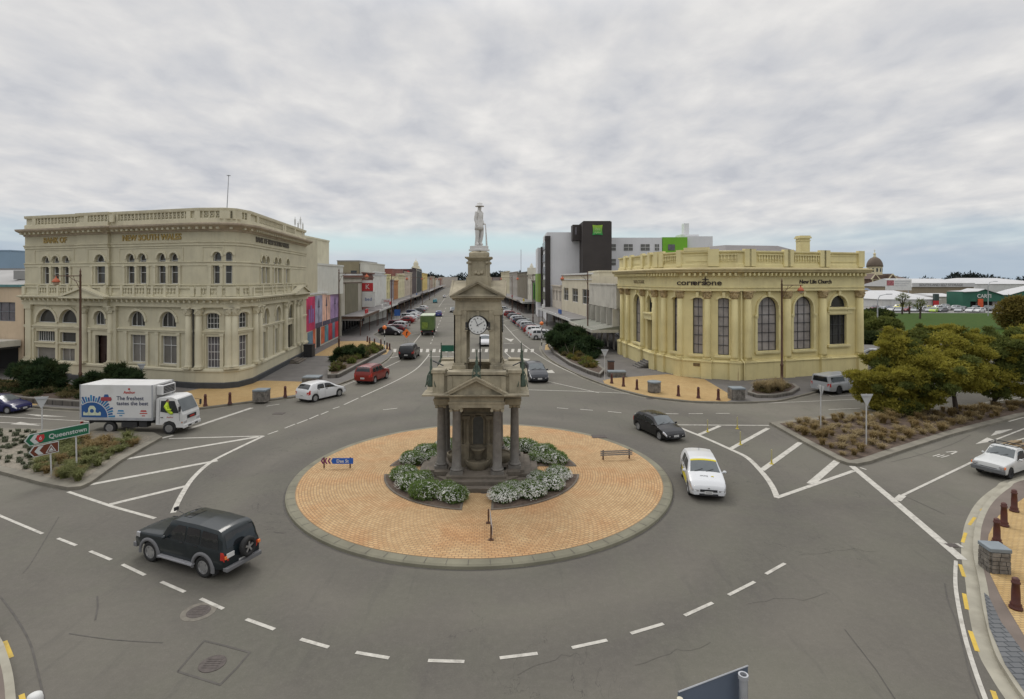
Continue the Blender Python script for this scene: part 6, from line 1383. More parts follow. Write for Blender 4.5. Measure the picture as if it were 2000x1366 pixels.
    if roofm == 'rails':
        for sd in (-1, 1): mb = MB(); mb.tube([c.at(c.cab[1] + .1, 7, sd, .03), c.at((c.cab[1]+c.cab[2])/2, 7, sd, .06), c.at(c.cab[2] - .1, 7, sd, .03)], .02, 5); mb.build('roof_rail', TRIM, root)
    return root
LITM = bpy.data.materials.new('lit_headlamp'); LITM.use_nodes = True; LITM.node_tree.nodes['Principled BSDF'].inputs['Emission Color'].default_value = (1, .75, .4, 1); LITM.node_tree.nodes['Principled BSDF'].inputs['Emission Strength'].default_value = 2.5
def place(root, c, rear, front, side, z=0, s=None, sy=1, sz=1, anchor='mid'):
    """park a vehicle by the ground points (world x,y) under its two wheels on one side: 'R' or 'L'"""
    r_, f_ = Vector(rear), Vector(front); h = (f_ - r_).normalized(); right = Vector((h.y, -h.x))
    s = s or min(1.10, max(.92, (f_ - r_).length/(c.xf - c.xr))); sy *= s; sz *= s
    mid = (r_ + f_)/2 if anchor == 'mid' else f_ - h*s*(c.xf - c.xr)/2; lat = right * (c.W/2 - .1) * sy * (1 if side == 'L' else -1)
    ctr = mid + lat - h * s * ((c.xf + c.xr)/2)
    root.location = (ctr.x, ctr.y, z); root.rotation_euler = (0, 0, math.atan2(h.y, h.x)); root.scale = (s, sy, sz); return root
HATCH = dict(top=[(0, .50), (.005, .62), (.02, .70), (.07, .86), (.13, .955), (.30, 1.0), (.50, .995), (.56, .965), (.74, .66), (.86, .58), (.95, .48), (.985, .40), (1, .32)], belt=[(0, .66), (.5, .635), (.75, .60), (1, .45)])
SUVP = dict(top=[(0, .42), (.004, .58), (.015, .66), (.045, .90), (.075, .965), (.25, 1.0), (.52, .995), (.575, .965), (.70, .68), (.80, .645), (.93, .58), (.985, .52), (1, .40)], belt=[(0, .645), (.5, .62), (.72, .60), (1, .52)])
SALOON = dict(top=[(0, .48), (.01, .62), (.03, .66), (.16, .70), (.30, .94), (.40, .995), (.52, 1.0), (.60, .965), (.745, .67), (.90, .57), (.98, .48), (1, .36)], belt=[(0, .62), (.5, .62), (.75, .60), (1, .47)])
def hx(c, f): return f*c.L - c.L/2
# --- dark green four-wheel drive with a spare wheel, near left
c = Car(4.66, 1.80, 1.84, [(0, .42), (.004, .56), (.010, .60), (.036, .84), (.046, .91), (.062, .955), (.09, .98), (.3, 1.0), (.56, .985), (.60, .96), (.675, .665), (.72, .64), (.93, .60), (.985, .57), (1, .42)], [(0, .60), (.6, .60), (1, .56)], 2.76, .86, r=.385, sill=.42, cab=(.008, .05, .59, .68), tumble=.11, nose=.90, tail=.93)
P = [(hx(c, a), hx(c, b), ra, rb) for a, b, ra, rb in ((.42, .60, .02, .42), (.265, .405, .02, .02), (.065, .25, .12, .04))]
o = car('dark green four-wheel drive with grey flares and a spare wheel on its back door', c, (.009, .015, .018), panes=[P[0], P[1], P[2]], name='four_wheel_drive', kind='car', sp=5)
GF = mat('grey_flare', (.15, .15, .155), .55, .1)
for sd in (-1, 1):
    for xw in (c.xf, c.xr):
        mb = MB(); g = []; n = 14; ra = c.r*1.17
        for i in range(n + 1):
            a = math.pi*(-.06 + 1.12*i/n)
            for rr, oy in ((ra - .02, .0), (ra, .06), (ra + .09, .05), (ra + .13, -.01)): g.append((xw + rr*math.cos(a), sd*(c.W/2 + oy - .01), c.r + rr*math.sin(a)))
        mb.add(g, [(i*4+j, i*4+j+1, (i+1)*4+j+1, (i+1)*4+j) for i in range(n) for j in range(3)]); mb.build('wheel_flare', GF, o, smooth=True)
    mb = MB(); mb.cbox((.0, sd*(c.W/2 + .04), .42), (1.75, .2, .07)); mb.build('running_board', mat('running_board_grey', (.26, .26, .27), .5, .1), o, bevel=.02)
    mb = MB(); mb.cbox((c.xr - .52, sd*(c.W/2 - .12), .34), (.04, .26, .3)); mb.build('mudflap', TRIM, o)
mb = MB(); mb.box(-c.L/2 - .12, -c.L/2 + .1, -.86, .86, .42, .58); mb.build('rear_bumper', GF, o, bevel=.03); mb = MB(); mb.box(c.L/2 - .1, c.L/2 + .1, -.86, .86, .42, .60); mb.build('front_bumper', GF, o, bevel=.03)
sw = empty('spare_wheel', (-c.L/2 - .13, -.12, 1.02)); sw.parent = o
T = Matrix.Rotation(R(-90), 4, 'Y'); mb = MB(); mb.smooth = True; mb.lathe([(.22, -.1), (.33, -.1), (.365, -.06), (.365, .06), (.33, .1), (.22, .1), (.22, -.1)], (0, 0, 0), 24, T); q = mb.build('tyre', RUBBER, sw); mb = MB(); mb.lathe([(.22, .02), (.02, .03)], (0, 0, 0), 20, T); mb.cur = 1; [mb.box(.04, .21, -.035, .035, .04, .075, T @ Matrix.Rotation(2*math.pi*k/5, 4, 'Z')) for k in range(5)]; mb.lathe([(.06, .03), (.06, .085), (.01, .085)], (0, 0, 0), 12, T); mb.build('rim', [TRIM, ALLOY], q)
mb = MB(); mb.cbox((-c.L/2 - .03, .62, .98), (.04, .34, .16)); mb.build('number_plate', PLATE, o)
for s_, z_ in ((-1, 0), (1, 0)): mb = MB(); mb.cbox((-c.L/2 - .02, s_*.80, .93), (.05, .13, .10)); mb.build('indicator_light', ORNG, o)
mb = MB(); mb.add([(-c.L/2 + .03 - .0, -.62, 1.14), (-c.L/2 + .03, .62, 1.14), (-c.L/2 + .19, .56, 1.60), (-c.L/2 + .19, -.56, 1.60)], [(0, 1, 2, 3)])
mb = MB(); mb.tube([(c.cab[3] + .15, -.75, 1.2), (c.L/2 - .15, -.86, 1.36)], .012, 4); mb.cbox((c.L/2 - .2, -.9, 1.36), (.06, .2, .14)); mb.build('bonnet_mirror', TRIM, o)
mb = MB(); c.toppane(mb, -.15, .55, .36, .01, 3); mb.build('sunroof', CGLASS, o, smooth=True)
place(o, c, G(406, 1129), G(296, 1096), 'L', s=.97, sy=.84, sz=.93, anchor='front')
# --- white hatch with yellow sun strip, right
c = Car(3.85, 1.695, 1.51, [(0, .44), (.005, .58), (.02, .68), (.06, .88), (.10, .955), (.3, 1.0), (.52, .985), (.58, .955), (.74, .70), (.80, .66), (.93, .56), (.98, .46), (1, .34)], [(0, .66), (.5, .635), (.75, .615), (1, .45)], 2.43, .80, r=.31, sill=.22, cab=(.015, .085, .575, .75), tumble=.17, nose=.80)
P = [(hx(c, a), hx(c, b), ra, rb) for a, b, ra, rb in ((.40, .70, .02, .52), (.22, .385, .04, .02))]
o = car('white hatchback with a yellow sun strip on its windscreen, driving towards the camera', c, (.60, .61, .62), panes=P, lit=True)
YEL = mat('sticker_yellow', (.62, .52, .02), .5, .05)
mb = MB(); c.toppane(mb, c.cab[2] - .0, c.cab[2] + .09, .06, .014, 2); mb.build('sun_strip', YEL, o); 
for sd in (-1, 1):
    mb = MB(); g = []
    for i in range(9): x = -.95 + 1.7*i/8; g += [c.at(x, t, sd, .006) for t in (1.0, 1.5, 2.2)]
    mb.add(g, [(i*3+j, i*3+j+1, (i+1)*3+j+1, (i+1)*3+j) for i in range(8) for j in range(2)]); mb.build('side_sticker', YEL, o, smooth=True)
zc = c.at(1.35, 8.5, 1).z
mb = MB(); mb.cbox((1.30, .27, c.at(1.30, 8.5, 1).z + .012), (.07, .12, .01), None); mb.build('bonnet_logo', YEL, o)
text('driving', .13, Matrix.Translation((1.29, -.12, c.at(1.29, 8.5, 1).z + .02)) @ Matrix.Rotation(R(8), 4, 'Y') @ Matrix.Rotation(R(90), 4, 'Z'), mat('dark_print', (.1, .1, .1)), o, 'lettering', .002)
mb = MB(); mb.lathe([(0, 0), (.05, .01), (.045, .03), (0, .03)], (0, 0, 0), 10, Matrix.Translation((c.L/2 + .02, 0, .64)) @ Matrix.Rotation(R(90), 4, 'Y')); mb.build('badge', CHROME, o); mb = MB(); mb.tube([(-.9, 0, 1.52), (-1.05, 0, 1.68)], .008, 4); mb.build('aerial', TRIM, o)
place(o, c, G(1334, 931), G(1347, 965.5), 'R')
# --- black three-door hatch
c = Car(4.15, 1.70, 1.37, HATCH['top'], HATCH['belt'], 2.62, .78, r=.30, sill=.20, cab=(.03, .125, .55, .735), tumble=.18)
P = [(hx(c, a), hx(c, b), ra, rb) for a, b, ra, rb in ((.40, .69, .02, .48), (.16, .385, .22, .02))]
o = car('black three-door hatchback turning round the island towards the white one', c, (.007, .007, .008), panes=P, rimk=.72); place(o, c, G(1248, 840.5), G(1289, 860), 'R')
mb = MB(); c.toppane(mb, -.5, .1, .30, .01, 3); mb.build('sunroof', CGLASS, o, smooth=True)
# --- white five-door hatch behind the island, left
c = Car(3.97, 1.72, 1.48, [(0, .44), (.005, .60), (.02, .68), (.05, .80), (.10, .93), (.13, .965), (.3, 1.0), (.48, .99), (.56, .945), (.755, .66), (.86, .58), (.96, .46), (1, .34)], [(0, .68), (.5, .63), (.75, .60), (1, .45)], 2.49, .82, r=.31, sill=.21, cab=(.02, .105, .54, .755), tumble=.17)
P = [(hx(c, a), hx(c, b), ra, rb) for a, b, ra, rb in ((.41, .71, .02, .58), (.21, .395, .14, .02))]
o = car('white five-door hatchback leaving the roundabout beside the beige bank corner', c, (.60, .60, .60), panes=P, dark=False); place(o, c, G(615, 785.5), G(662, 774.5), 'R')
# --- red compact SUV
c = Car(4.12, 1.76, 1.60, SUVP['top'], SUVP['belt'], 2.5, .80, r=.33, sill=.27, cab=(.015, .075, .57, .70), tumble=.15)
P = [(hx(c, a), hx(c, b), ra, rb) for a, b, ra, rb in ((.42, .665, .02, .42), (.245, .405, .02, .02), (.10, .23, .14, .02))]
RSUV = c; o = car('red compact SUV driving up the street beside the planted kerb', c, (.19, .018, .012), panes=P, roofm='rails'); place(o, c, G(731.5, 749.5), G(754.5, 740), 'R')
c = Car(4.35, 1.78, 1.68, SUVP['top'], SUVP['belt'], 2.6, .80, r=.35, sill=.30, cab=(.015, .075, .57, .70), tumble=.13, tail=.93)
P4 = [(hx(c, a), hx(c, b), ra, rb) for a, b, ra, rb in ((.42, .665, .02, .42), (.245, .405, .02, .02), (.10, .23, .14, .02))]
SUV4 = c; o = car('black SUV about to cross the zebra crossing, seen from behind', c, (.008, .009, .010), panes=P4); place(o, c, G(808, 703), G(819, 694.5), 'R')
c = Car(4.3, 1.75, 1.50, HATCH['top'], HATCH['belt'], 2.6, .82, r=.31, sill=.22, cab=(.02, .12, .555, .735), tumble=.16)
PH = [(hx(c, a), hx(c, b), ra, rb) for a, b, ra, rb in ((.40, .69, .02, .48), (.21, .385, .06, .02))]
HT = c; o = car('dark navy hatchback approaching the roundabout, just right of the memorial', c, (.008, .010, .016), panes=PH, lit=False); place(o, c, G(1022, 735), G(1036, 748.5), 'R')
o = car('blue hatchback half cut off by the left frame edge', c, (.010, .012, .07), panes=PH); place(o, c, G(-55, 807), G(15, 809), 'R', s=.9, sy=.9, sz=.95, anchor='front')
def far_car(label, cc, pn_, colr, px, Y, ang, group=None, det=1, X_=None, roofm=None):
    o = car(label, cc, colr, detail=det, panes=pn_, group=group, roofm=roofm)
    o.location = ((px - 1000)*Y/F if X_ is None else X_, Y, 0); o.rotation_euler = (0, 0, ang); return o
UP = R(90) + SROT; DN = R(-90) + SROT
far_car('white car waiting behind the zebra crossing, seen through the clock arch', HT, PH, (.55, .55, .56), 947, 84, DN); far_car('small blue car driving away ahead of the green truck', HT, PH, (.035, .05, .20), 857, 150, UP); far_car('black car coming down the street, left of the clock tower', HT, PH, (.02, .02, .02), 884, 168, DN)
far_car('turquoise van parked far up the left side', SUV4, P4, (.02, .25, .30), 850, 235, UP); far_car('white car far up the middle of the street', HT, PH, (.5, .5, .5), 868, 300, UP)
# --- white ute with flat deck, right edge
def ute_canopy():
    c = Car(5.0, 1.76, 1.62, [(0, .48), (.004, .62), (.40, .625), (.425, .66), (.44, .93), (.47, .985), (.58, 1.0), (.62, .965), (.715, .68), (.76, .655), (.93, .60), (.985, .54), (1, .38)], [(0, .60), (.5, .61), (.75, .60), (1, .54)], 3.0, .78, r=.34, sill=.30, cab=(.425, .44, .61, .715), tumble=.14, nose=.88, tail=.97)
    return c
c = ute_canopy(); P = [(hx(c, .47), hx(c, .69), .03, .34)]
def ute(label, colr, deck):
    o = car(label, c, colr, panes=P, name='utility_truck', kind='ute', dark=True, headx=.12, rimk=.55)
    mb = MB(); mb.cbox((c.L/2 + .03, 0, .52), (.2, 1.74, .24)); mb.build('front_bumper', mat('grey_bumper', (.13, .135, .14), .6, .1), o, bevel=.03)
    for sd in (-1, 1): mb = MB(); mb.cbox((c.L/2 + .0, sd*.70, .77), (.08, .26, .14)); mb.build('front_lamp', CHROME, o, bevel=.01); mb = MB(); mb.cbox((c.L/2 - .02, sd*.855, .77), (.1, .06, .13)); mb.build('indicator_light', ORNG, o)
    if deck:
        mb = MB(); mb.box(-2.55, -.42, -.92, .92, .82, .94); mb.box(-2.55, -2.5, -.92, .92, .94, 1.2)
        for sd in (-1, 1): mb.box(-2.55, -.42, sd*.92 - .02, sd*.92 + .02, .86, 1.2)
        mb.build('deck', mat('deck_grey', (.09, .085, .08), .7, .2), o)
        mb = MB(); T_ = TRIM
        for y in (-.8, .8): mb.tube([(-.35, y, .9), (-.35, y, 1.74)], .03, 6)
        mb.tube([(-.35, -.8, 1.74), (-.35, .8, 1.74)], .03, 6)
        for y in (-.75, 0, .75): mb.tube([(-.35, y, 1.76), (.62, y, 1.76)], .022, 6)
        mb.tube([(.62, -.75, 1.76), (.62, .75, 1.76)], .022, 6); mb.build('roof_rack', TRIM, o)
        mb = MB(); [mb.box(-2.4, -.7, -.7 + .2*k, -.55 + .2*k, .95, 1.45 + .06*(k % 3)) for k in range(6)]; mb.build('load', mat('timber_load', (.22, .16, .09), .8, .3, 2), o)
    else:
        mb = MB(); vs = [(-2.45, y, z) for y, z in ((-.84, .98), (-.72, 1.58), (.72, 1.58), (.84, .98))] + [(-.36, y, z) for y, z in ((-.84, .98), (-.72, 1.64), (.72, 1.64), (.84, .98))]
        mb.add(vs, [(0, 1, 2, 3), (7, 6, 5, 4), (0, 4, 5, 1), (1, 5, 6, 2), (2, 6, 7, 3), (3, 7, 4, 0)]); q = mb.build('canopy', PAINT, o, bevel=.05); q.color = tuple(colr) + (1,)
        for sd in (-1, 1): mb = MB(); mb.add([(-2.2, sd*.835, 1.08), (-.6, sd*.835, 1.08), (-.6, sd*.76, 1.46), (-2.2, sd*.76, 1.46)], [(0, 1, 2, 3)]); mb.build('canopy_window', CGLASS, q, fix=False)
        mb = MB(); mb.add([(-2.47, -.66, 1.08), (-2.47, .66, 1.08), (-2.47, .58, 1.48), (-2.47, -.58, 1.48)], [(0, 1, 2, 3)]); mb.build('canopy_window', CGLASS, q, fix=False)
    return o
o = ute('white flat-deck ute with a black roof rack, entering at the right frame edge', (.55, .56, .55), True); place(o, c, G(2058, 905), G(1972, 936), 'L', s=.84, sy=.95, sz=.97, anchor='front')
o = ute('silver ute with a canopy parked right of the yellow cream hall', (.36, .37, .38), False); place(o, c, G(1638, 771), G(1684, 765), 'R')
far_car('silver car half hidden behind the right corner of the yellow cream hall', HT, PH, (.4, .41, .43), 1703, 68, R(150))
# --- refrigerated delivery truck
def truck():
    root = empty('delivery_truck', (0, 0, 0), 0, 'white refrigerated delivery truck with a blue sunburst and bottles on its side', 'truck')
    class C_: pass
    c = C_(); c.r = .40; c.xf = 2.55; c.xr = -1.25; c.W = 2.1; c.L = 7.4
    WT = mat('truck_white', (.60, .60, .59), .45, .05, .8, dirt=(.48, .47, .44)); BL = mat('graphic_blue', (.02, .085, .25), .5, .1, 1); BL2 = mat('graphic_sky_blue', (.04, .22, .42), .5, .15, 1)
    B = lambda mb, n, m, par=root, **k: mb.build(n, m, par, **k)
    x0, x1, zb, zt, w_ = -3.05, 1.55, .98, 3.30, 1.12
    mb = MB(); mb.box(x0, x1, -w_, w_, zb, zt); box = B(mb, 'cargo_box', WT, bevel=.03)
    mb = MB(); mb.box(x0 - .01, x1 + .01, -w_ - .012, w_ + .012, zb - .05, zb + .13)
    for x in (x0, x1):
        for y in (-w_, w_): mb.box(x - .04, x + .04, y - .04 if y > 0 else y - .012, y + .012 if y > 0 else y + .04, zb, zt)
    B(mb, 'aluminium_rail', STEEL, box)
    mb = MB(); mb.box(x1 + .02, x1 + .42, -.75, .75, 2.55, 3.2); f_ = B(mb, 'refrigeration_unit', WT, bevel=.06); mb = MB(); [mb.box(x1 + .42, x1 + .45, -.6, .6, 2.66 + .1*k, 2.72 + .1*k) for k in range(5)]; mb.box(x1 + .1, x1 + .36, -.55, .55, 3.2, 3.22); B(mb, 'vent', TRIM, f_)
    mb = MB(); [mb.box(-2.95, 1.9, s*.42 - .05, s*.42 + .05, .62, .86) for s in (-1, 1)]; mb.box(-2.9, 1.4, -.9, .9, .84, .94); mb.box(-.5, .5, -1.0, -.55, .45, .8); mb.box(.6, 1.1, -.95, -.5, .45, .85); mb.box(-3.1, -2.95, -1.0, 1.0, .5, .62); B(mb, 'chassis', TRIM)
    # cab by side profile
    prof = [(1.68, .62), (1.68, 2.28), (1.80, 2.42), (2.65, 2.46), (2.95, 2.34), (3.30, 1.55), (3.40, 1.30), (3.45, .62), (3.42, .46), (2.98, .46), (2.96, .62), (2.85, .80), (2.55, .90), (2.25, .80), (2.14, .62)]
    cw = .98
    mb = MB(); ins = lambda z: cw - max(0, (z - 1.35))*.07; n = len(prof); tri = tessellate_polygon([[Vector((a, b, 0)) for a, b in prof]])
    mb.add([(a, -ins(b), b) for a, b in prof] + [(a, ins(b), b) for a, b in prof], [(i, (i+1) % n, (i+1) % n + n, i + n) for i in range(n)] + [tuple(t) for t in tri] + [tuple(q + n for q in reversed(t)) for t in tri])
    cab = B(mb, 'cab', WT, bevel=.035)
    sl_ = lambda z: 3.30 - (z - 1.55)*(3.30 - 2.95)/(2.34 - 1.55)
    mb = MB(); mb.add([(sl_(z) + .025, y*(.88 - (z-1.5)*.05), z) for z in (1.50, 2.28) for y in (-1, -.5, .5, 1)], [(0, 1, 5, 4), (1, 2, 6, 5), (2, 3, 7, 6)]); B(mb, 'windscreen', WGLASS, cab)
    for s in (-1, 1):
        gl = [(1.98, 1.50), (2.55, 1.42), (3.16, 1.42), (2.86, 2.22), (2.0, 2.22)]; mb = MB(); mb.add([(a, s*(ins(b) + .012), b) for a, b in gl], [(0, 1, 2, 3, 4)]); B(mb, 'side_window', mat('clear_side_glass', (.03, .035, .04), .1), cab)
        mb = MB(); mb.add([(a, s*(ins(b) + .006), b) for a, b in ((1.90, .7), (1.92, .7), (1.92, 2.3), (1.90, 2.3))], [(0, 1, 2, 3)]); mb.add([(a, s*(ins(b) + .006), b) for a, b in ((3.2, .9), (3.22, .9), (3.2, 1.4), (3.18, 1.4))], [(0, 1, 2, 3)]); mb.cbox((2.08, s*(cw + .02), 1.12), (.16, .03, .04)); B(mb, 'door_seam', TRIM, cab)
        mb = MB(); mb.cbox((3.42, s*.74, .80), (.08, .36, .17)); B(mb, 'headlight', CHROME, cab, bevel=.02); mb = MB(); mb.cbox((3.36, s*.93, .80), (.14, .10, .15)); B(mb, 'indicator_light', ORNG, cab, bevel=.02)
        mb = MB(); mb.tube([(3.1, s*.98, 2.0), (3.35, s*1.2, 1.95), (3.35, s*1.2, 1.5), (3.2, s*1.0, 1.4)], .015, 5); mb.cbox((3.35, s*1.22, 1.75), (.06, .18, .34)); B(mb, 'mirror', TRIM, cab)
        mb = MB(); mb.cbox((-3.1, s*.92, .72), (.05, .22, .12)); B(mb, 'tail_light', REDL)
    mb = MB(); mb.box(3.40, 3.52, -.99, .99, .40, .64); B(mb, 'front_bumper', WT, cab, bevel=.04); mb = MB(); mb.box(3.44, 3.47, -.5, .5, .98, 1.2); mb.box(3.50, 3.535, -.55, .55, .46, .56); B(mb, 'grille', TRIM, cab); mb = MB(); mb.box(3.46, 3.475, -.26, .26, 1.02, 1.12); B(mb, 'grille_badge', REDL, cab); mb = MB(); mb.box(3.535, 3.55, -.19, .19, .47, .59); B(mb, 'number_plate', PLATE, cab)
    for xw in (c.xf, c.xr):
        for sd in (-1, 1):
            w_e = empty('wheel', (xw, sd*.90, c.r)); w_e.parent = root; ty = make_wheel([RUBBER, STEEL, ALLOY], .40, .26, .60, 6); ty.parent = w_e
            if sd > 0: ty.rotation_euler = (0, 0, math.pi)
    # graphics on the right-hand side (y = -w_)
    S = Matrix(((1, 0, 0, 0), (0, 0, -1, -w_ - .006), (0, 1, 0, 0), (0, 0, 0, 1)))
    def flat(poly, n, m, d=0): mb = MB(); mb.prism(poly, d, d + .006, S); B(mb, n, m, box)
    cxg, czg = -2.2, 1.12; top = zt - .1
    flat([(x0 + .08, 1.12)] + [(cxg - .1 + 1.0*math.cos(t), czg + 1.0*math.sin(t)) for t in [math.pi*k/24 for k in range(0, 22)] if cxg - .1 + 1.0*math.cos(t) > x0 + .08] + [(x0 + .08, 2.0)][::-1][:1], 'blue_disc', BL)
    mb = MB()
    for k in range(20):
        a = R(-4 + 7.4*k); r0, r1 = 1.06, 1.42 + .08*math.sin(k*2.1); q = [(cxg - .1 + r_*math.cos(a + s*w2), czg + r_*math.sin(a + s*w2)) for r_, s, w2 in ((r0, -1, .045), (r1, -1, .042), (r1, 1, .042), (r0, 1, .045))]
        q = [(max(x0 + .08, min(x1 - .1, x)), min(top, max(1.12, z))) for x, z in q]
        if abs(area(q)) > .01: mb.cur = k % 2; mb.prism(q, 0, .006, S)
    mb.build('sunburst_ray', [BL, BL2], box)
    ML = mat('milk_white_print', (.55, .60, .45), .5, .08, 2)
    for bx, s_ in ((-2.66, .70), (-1.92, .70), (-2.29, .86)):
        flat([(bx - .27*s_, 1.25), (bx + .27*s_, 1.25), (bx + .29*s_, 1.75*s_ + .2), (bx + .16*s_, 2.05*s_ + .1), (bx + .10*s_, 2.2*s_), (bx - .10*s_, 2.2*s_), (bx - .18*s_, 2.05*s_ + .1), (bx - .28*s_, 1.75*s_ + .2)], 'printed_bottle', ML, .008 if s_ < 1 else .013)
        mb = MB(); mb.lathe([(.13, .018), (.13, .024), (.01, .024)], (0, 0, 0), 16, S @ Matrix.Translation((bx, 1.55, 0))); B(mb, 'printed_label', BL, box)
    flat([(-1.68, 2.22), (-1.08, 2.22), (-1.02, 2.34), (-1.08, 2.48), (-1.68, 2.48), (-1.74, 2.34)], 'red_banner', mat('banner_red', (.30, .05, .06)), .012); flat([(-1.6, 2.34), (-1.15, 2.34), (-1.27, 2.66), (-1.48, 2.66)], 'blue_banner', BL, .009)
    NV = mat('navy_print', (.05, .06, .11)); RD = mat('red_print', (.40, .04, .03))
    tx = lambda s, sz, x, z, m, **k: text(s, sz, S @ Matrix.Translation((x, z, .006)), m, box, 'lettering', .002, **k)
    tx('The freshest', .36, -.72, 2.40, NV, align='LEFT', bold=.006, sx=.95); tx('tastes the best', .36, -.72, 2.06, NV, align='LEFT', bold=.006, sx=.95); tx('Anchor', .24, .1, 2.80, RD, bold=.008)
    mb = MB(); mb.lathe([(.07, 0), (.07, .008), (.01, .008)], (0, 0, 0), 10, S @ Matrix.Translation((.08, 3.02, 0))); mb.box(-.9, -.2, 0, .006, 1.74, 1.77, S @ Matrix.Rotation(0, 4, 'X')) if False else None; B(mb, 'logo_mark', RD, box)
    for x, m_ in ((-.45, BL2), (1.0, RD)): flat([(x - .2, 1.52), (x + .2, 1.52), (x + .16, 1.62), (x - .16, 1.62)], 'small_emblem', m_); flat([(x - .24, 1.38), (x + .24, 1.38), (x + .24, 1.44), (x - .24, 1.44)], 'small_emblem', m_); flat([(x - .1, 1.22), (x + .1, 1.22), (x + .1, 1.28), (x - .1, 1.28)], 'small_emblem', m_)
    text('Anchor', .14, Matrix(((1, 0, 0, 2.6), (0, 0, -1, -cw - .012), (0, 1, 0, 1.14), (0, 0, 0, 1))), RD, cab, 'lettering', .002)
    return root, c
o, c = truck(); place(o, c, G(206, 847), G(331, 848.5), 'R', s=1.04, sy=.87, sz=.93, anchor='front')
# driver in a hi-vis jacket, seen as a torso and head in the side window
dv = skin_figure('person', [(0, 0, 0), (0, 0, .3), (0, 0, .48), (.03, 0, .62), (.04, 0, .72), (.02, -.2, .42), (.2, -.26, .2), (.42, -.2, .26), (.02, .2, .42), (.2, .24, .2), (.42, .18, .26), (.45, -.1, -.02), (.45, .1, -.02)],
    [(0, 1), (1, 2), (2, 3), (3, 4), (2, 5), (5, 6), (6, 7), (2, 8), (8, 9), (9, 10), (0, 11), (0, 12)], [.17, .16, .13, .09, .08, .08, .055, .04, .08, .055, .04, .08, .08], mat('hi_vis_yellow', (.45, .60, .03), .6, .1), (0, 0, 0))
tag(dv, 'driver in a hi-vis yellow jacket at the wheel of the delivery truck', 'person')
M0 = Matrix.Translation(o.location) @ Matrix.Rotation(o.rotation_euler[2], 4, 'Z') @ Matrix.Diagonal((o.scale[0],)*3 + (1,)); p = M0 @ Vector((2.38, -.80, 1.34)); dv.location = p; dv.rotation_euler = o.rotation_euler
mb = MB(); mb.smooth = True; mb.lathe([(0, -.12), (.07, -.09), (.09, 0), (.085, .07), (.0, .12)], (.05, 0, .74), 12); mb.build('head', mat('skin', (.42, .25, .17), .6), dv); mb = MB(); mb.smooth = True; mb.lathe([(.094, 0), (.09, .07), (.0, .13)], (.04, 0, .745), 12); mb.build('hair', mat('dark_hair', (.03, .02, .015)), dv)
# --- green curtain-sided truck seen from behind
def green_truck():
    root = empty('box_truck', (0, 0, 0), 0, 'green box truck with a pale roof, driving away up the street', 'truck'); GB = mat('truck_green', (.085, .14, .045), .7, .25, .8, dirt=(.15, .20, .06))
    mb = MB(); mb.box(-3.8, 3.0, -1.2, 1.2, 1.0, 3.5); b = mb.build('cargo_box', GB, root, bevel=.03); mb = MB(); mb.box(-3.82, 3.02, -1.22, 1.22, 3.5, 3.6); mb.build('roof', mat('pale_green_roof', (.42, .47, .36)), b)
    mb = MB(); mb.box(-3.83, -3.8, -.1, .9, 1.3, 2.4); mb.build('leaf_graphic', mat('lime_graphic', (.17, .24, .04), .6, .4, 2), b)
    mb = MB(); mb.box(-3.6, 4.0, -1.0, 1.0, .6, 1.0); mb.box(-3.9, -3.8, -1.1, 1.1, .55, .75); mb.build('chassis', TRIM, root)
    mb = MB(); mb.box(3.2, 4.9, -1.05, 1.05, .7, 2.7); mb.build('cab', WHITEP, root, bevel=.08)
    for x in (-2.4, 3.9):
        for s in (-1, 1): w_ = empty('wheel', (x, s*.95, .42)); w_.parent = root; t_ = make_wheel([RUBBER, TRIM, STEEL], .42, .3, .6, 6); t_.parent = w_
    for s in (-1, 1): mb = MB(); mb.cbox((-3.92, s*.95, .8), (.04, .2, .12)); mb.build('tail_light', REDL, root)
    root.location = ((836.5 - 1000)*101.5/F + .0, 101.5, 0); root.rotation_euler = (0, 0, UP); return root
green_truck()
# --- parked rows and the car yard: one master per body type, copies share its meshes
masters = {}
def master(kind):
    cc, pn_, rf_ = {'hatch': (HT, PH, None), 'suv': (SUV4, P4, None), 'red': (RSUV, P, None)}[kind] if kind != 'red' else (HT, PH, None)
    if kind not in masters: masters[kind] = (cc, pn_); 
    return masters[kind]
tmpl = {}
def row_car(kind, colr, X_, Y_, ang, label, group):
    if kind not in tmpl:
        cc, pn_ = master(kind); o = car('x', cc, colr, detail=1, panes=pn_, group=group); tmpl[kind] = o; first = True
        o['label'] = label
    else: o = dup(tmpl[kind], (0, 0, 0), None, label)
    o['group'] = group; o.location = (X_, Y_, 0); o.rotation_euler = (0, 0, ang)
    for k in TREE.get(o.name) or kids(o):
        if k.name.startswith('body'): k.color = tuple(colr) + (1,)
    return o
GR = 'cars parked at an angle along the street'
W_C, BK, SV, RDc, GY, NVc, MR = (.55, .55, .55), (.02, .02, .022), (.34, .35, .36), (.20, .02, .02), (.12, .12, .13), (.02, .03, .08), (.10, .02, .03)
cn = {W_C: 'white', BK: 'black', SV: 'silver', RDc: 'red', GY: 'dark grey', NVc: 'navy', MR: 'maroon'}
ordn = ['nearest', 'second', 'third', 'fourth', 'fifth', 'sixth', 'seventh', 'eighth', 'ninth', 'tenth', 'eleventh', 'twelfth', 'thirteenth', 'fourteenth', 'fifteenth', 'sixteenth', 'seventeenth', 'eighteenth', 'nineteenth', 'twentieth']
ry = 91.6
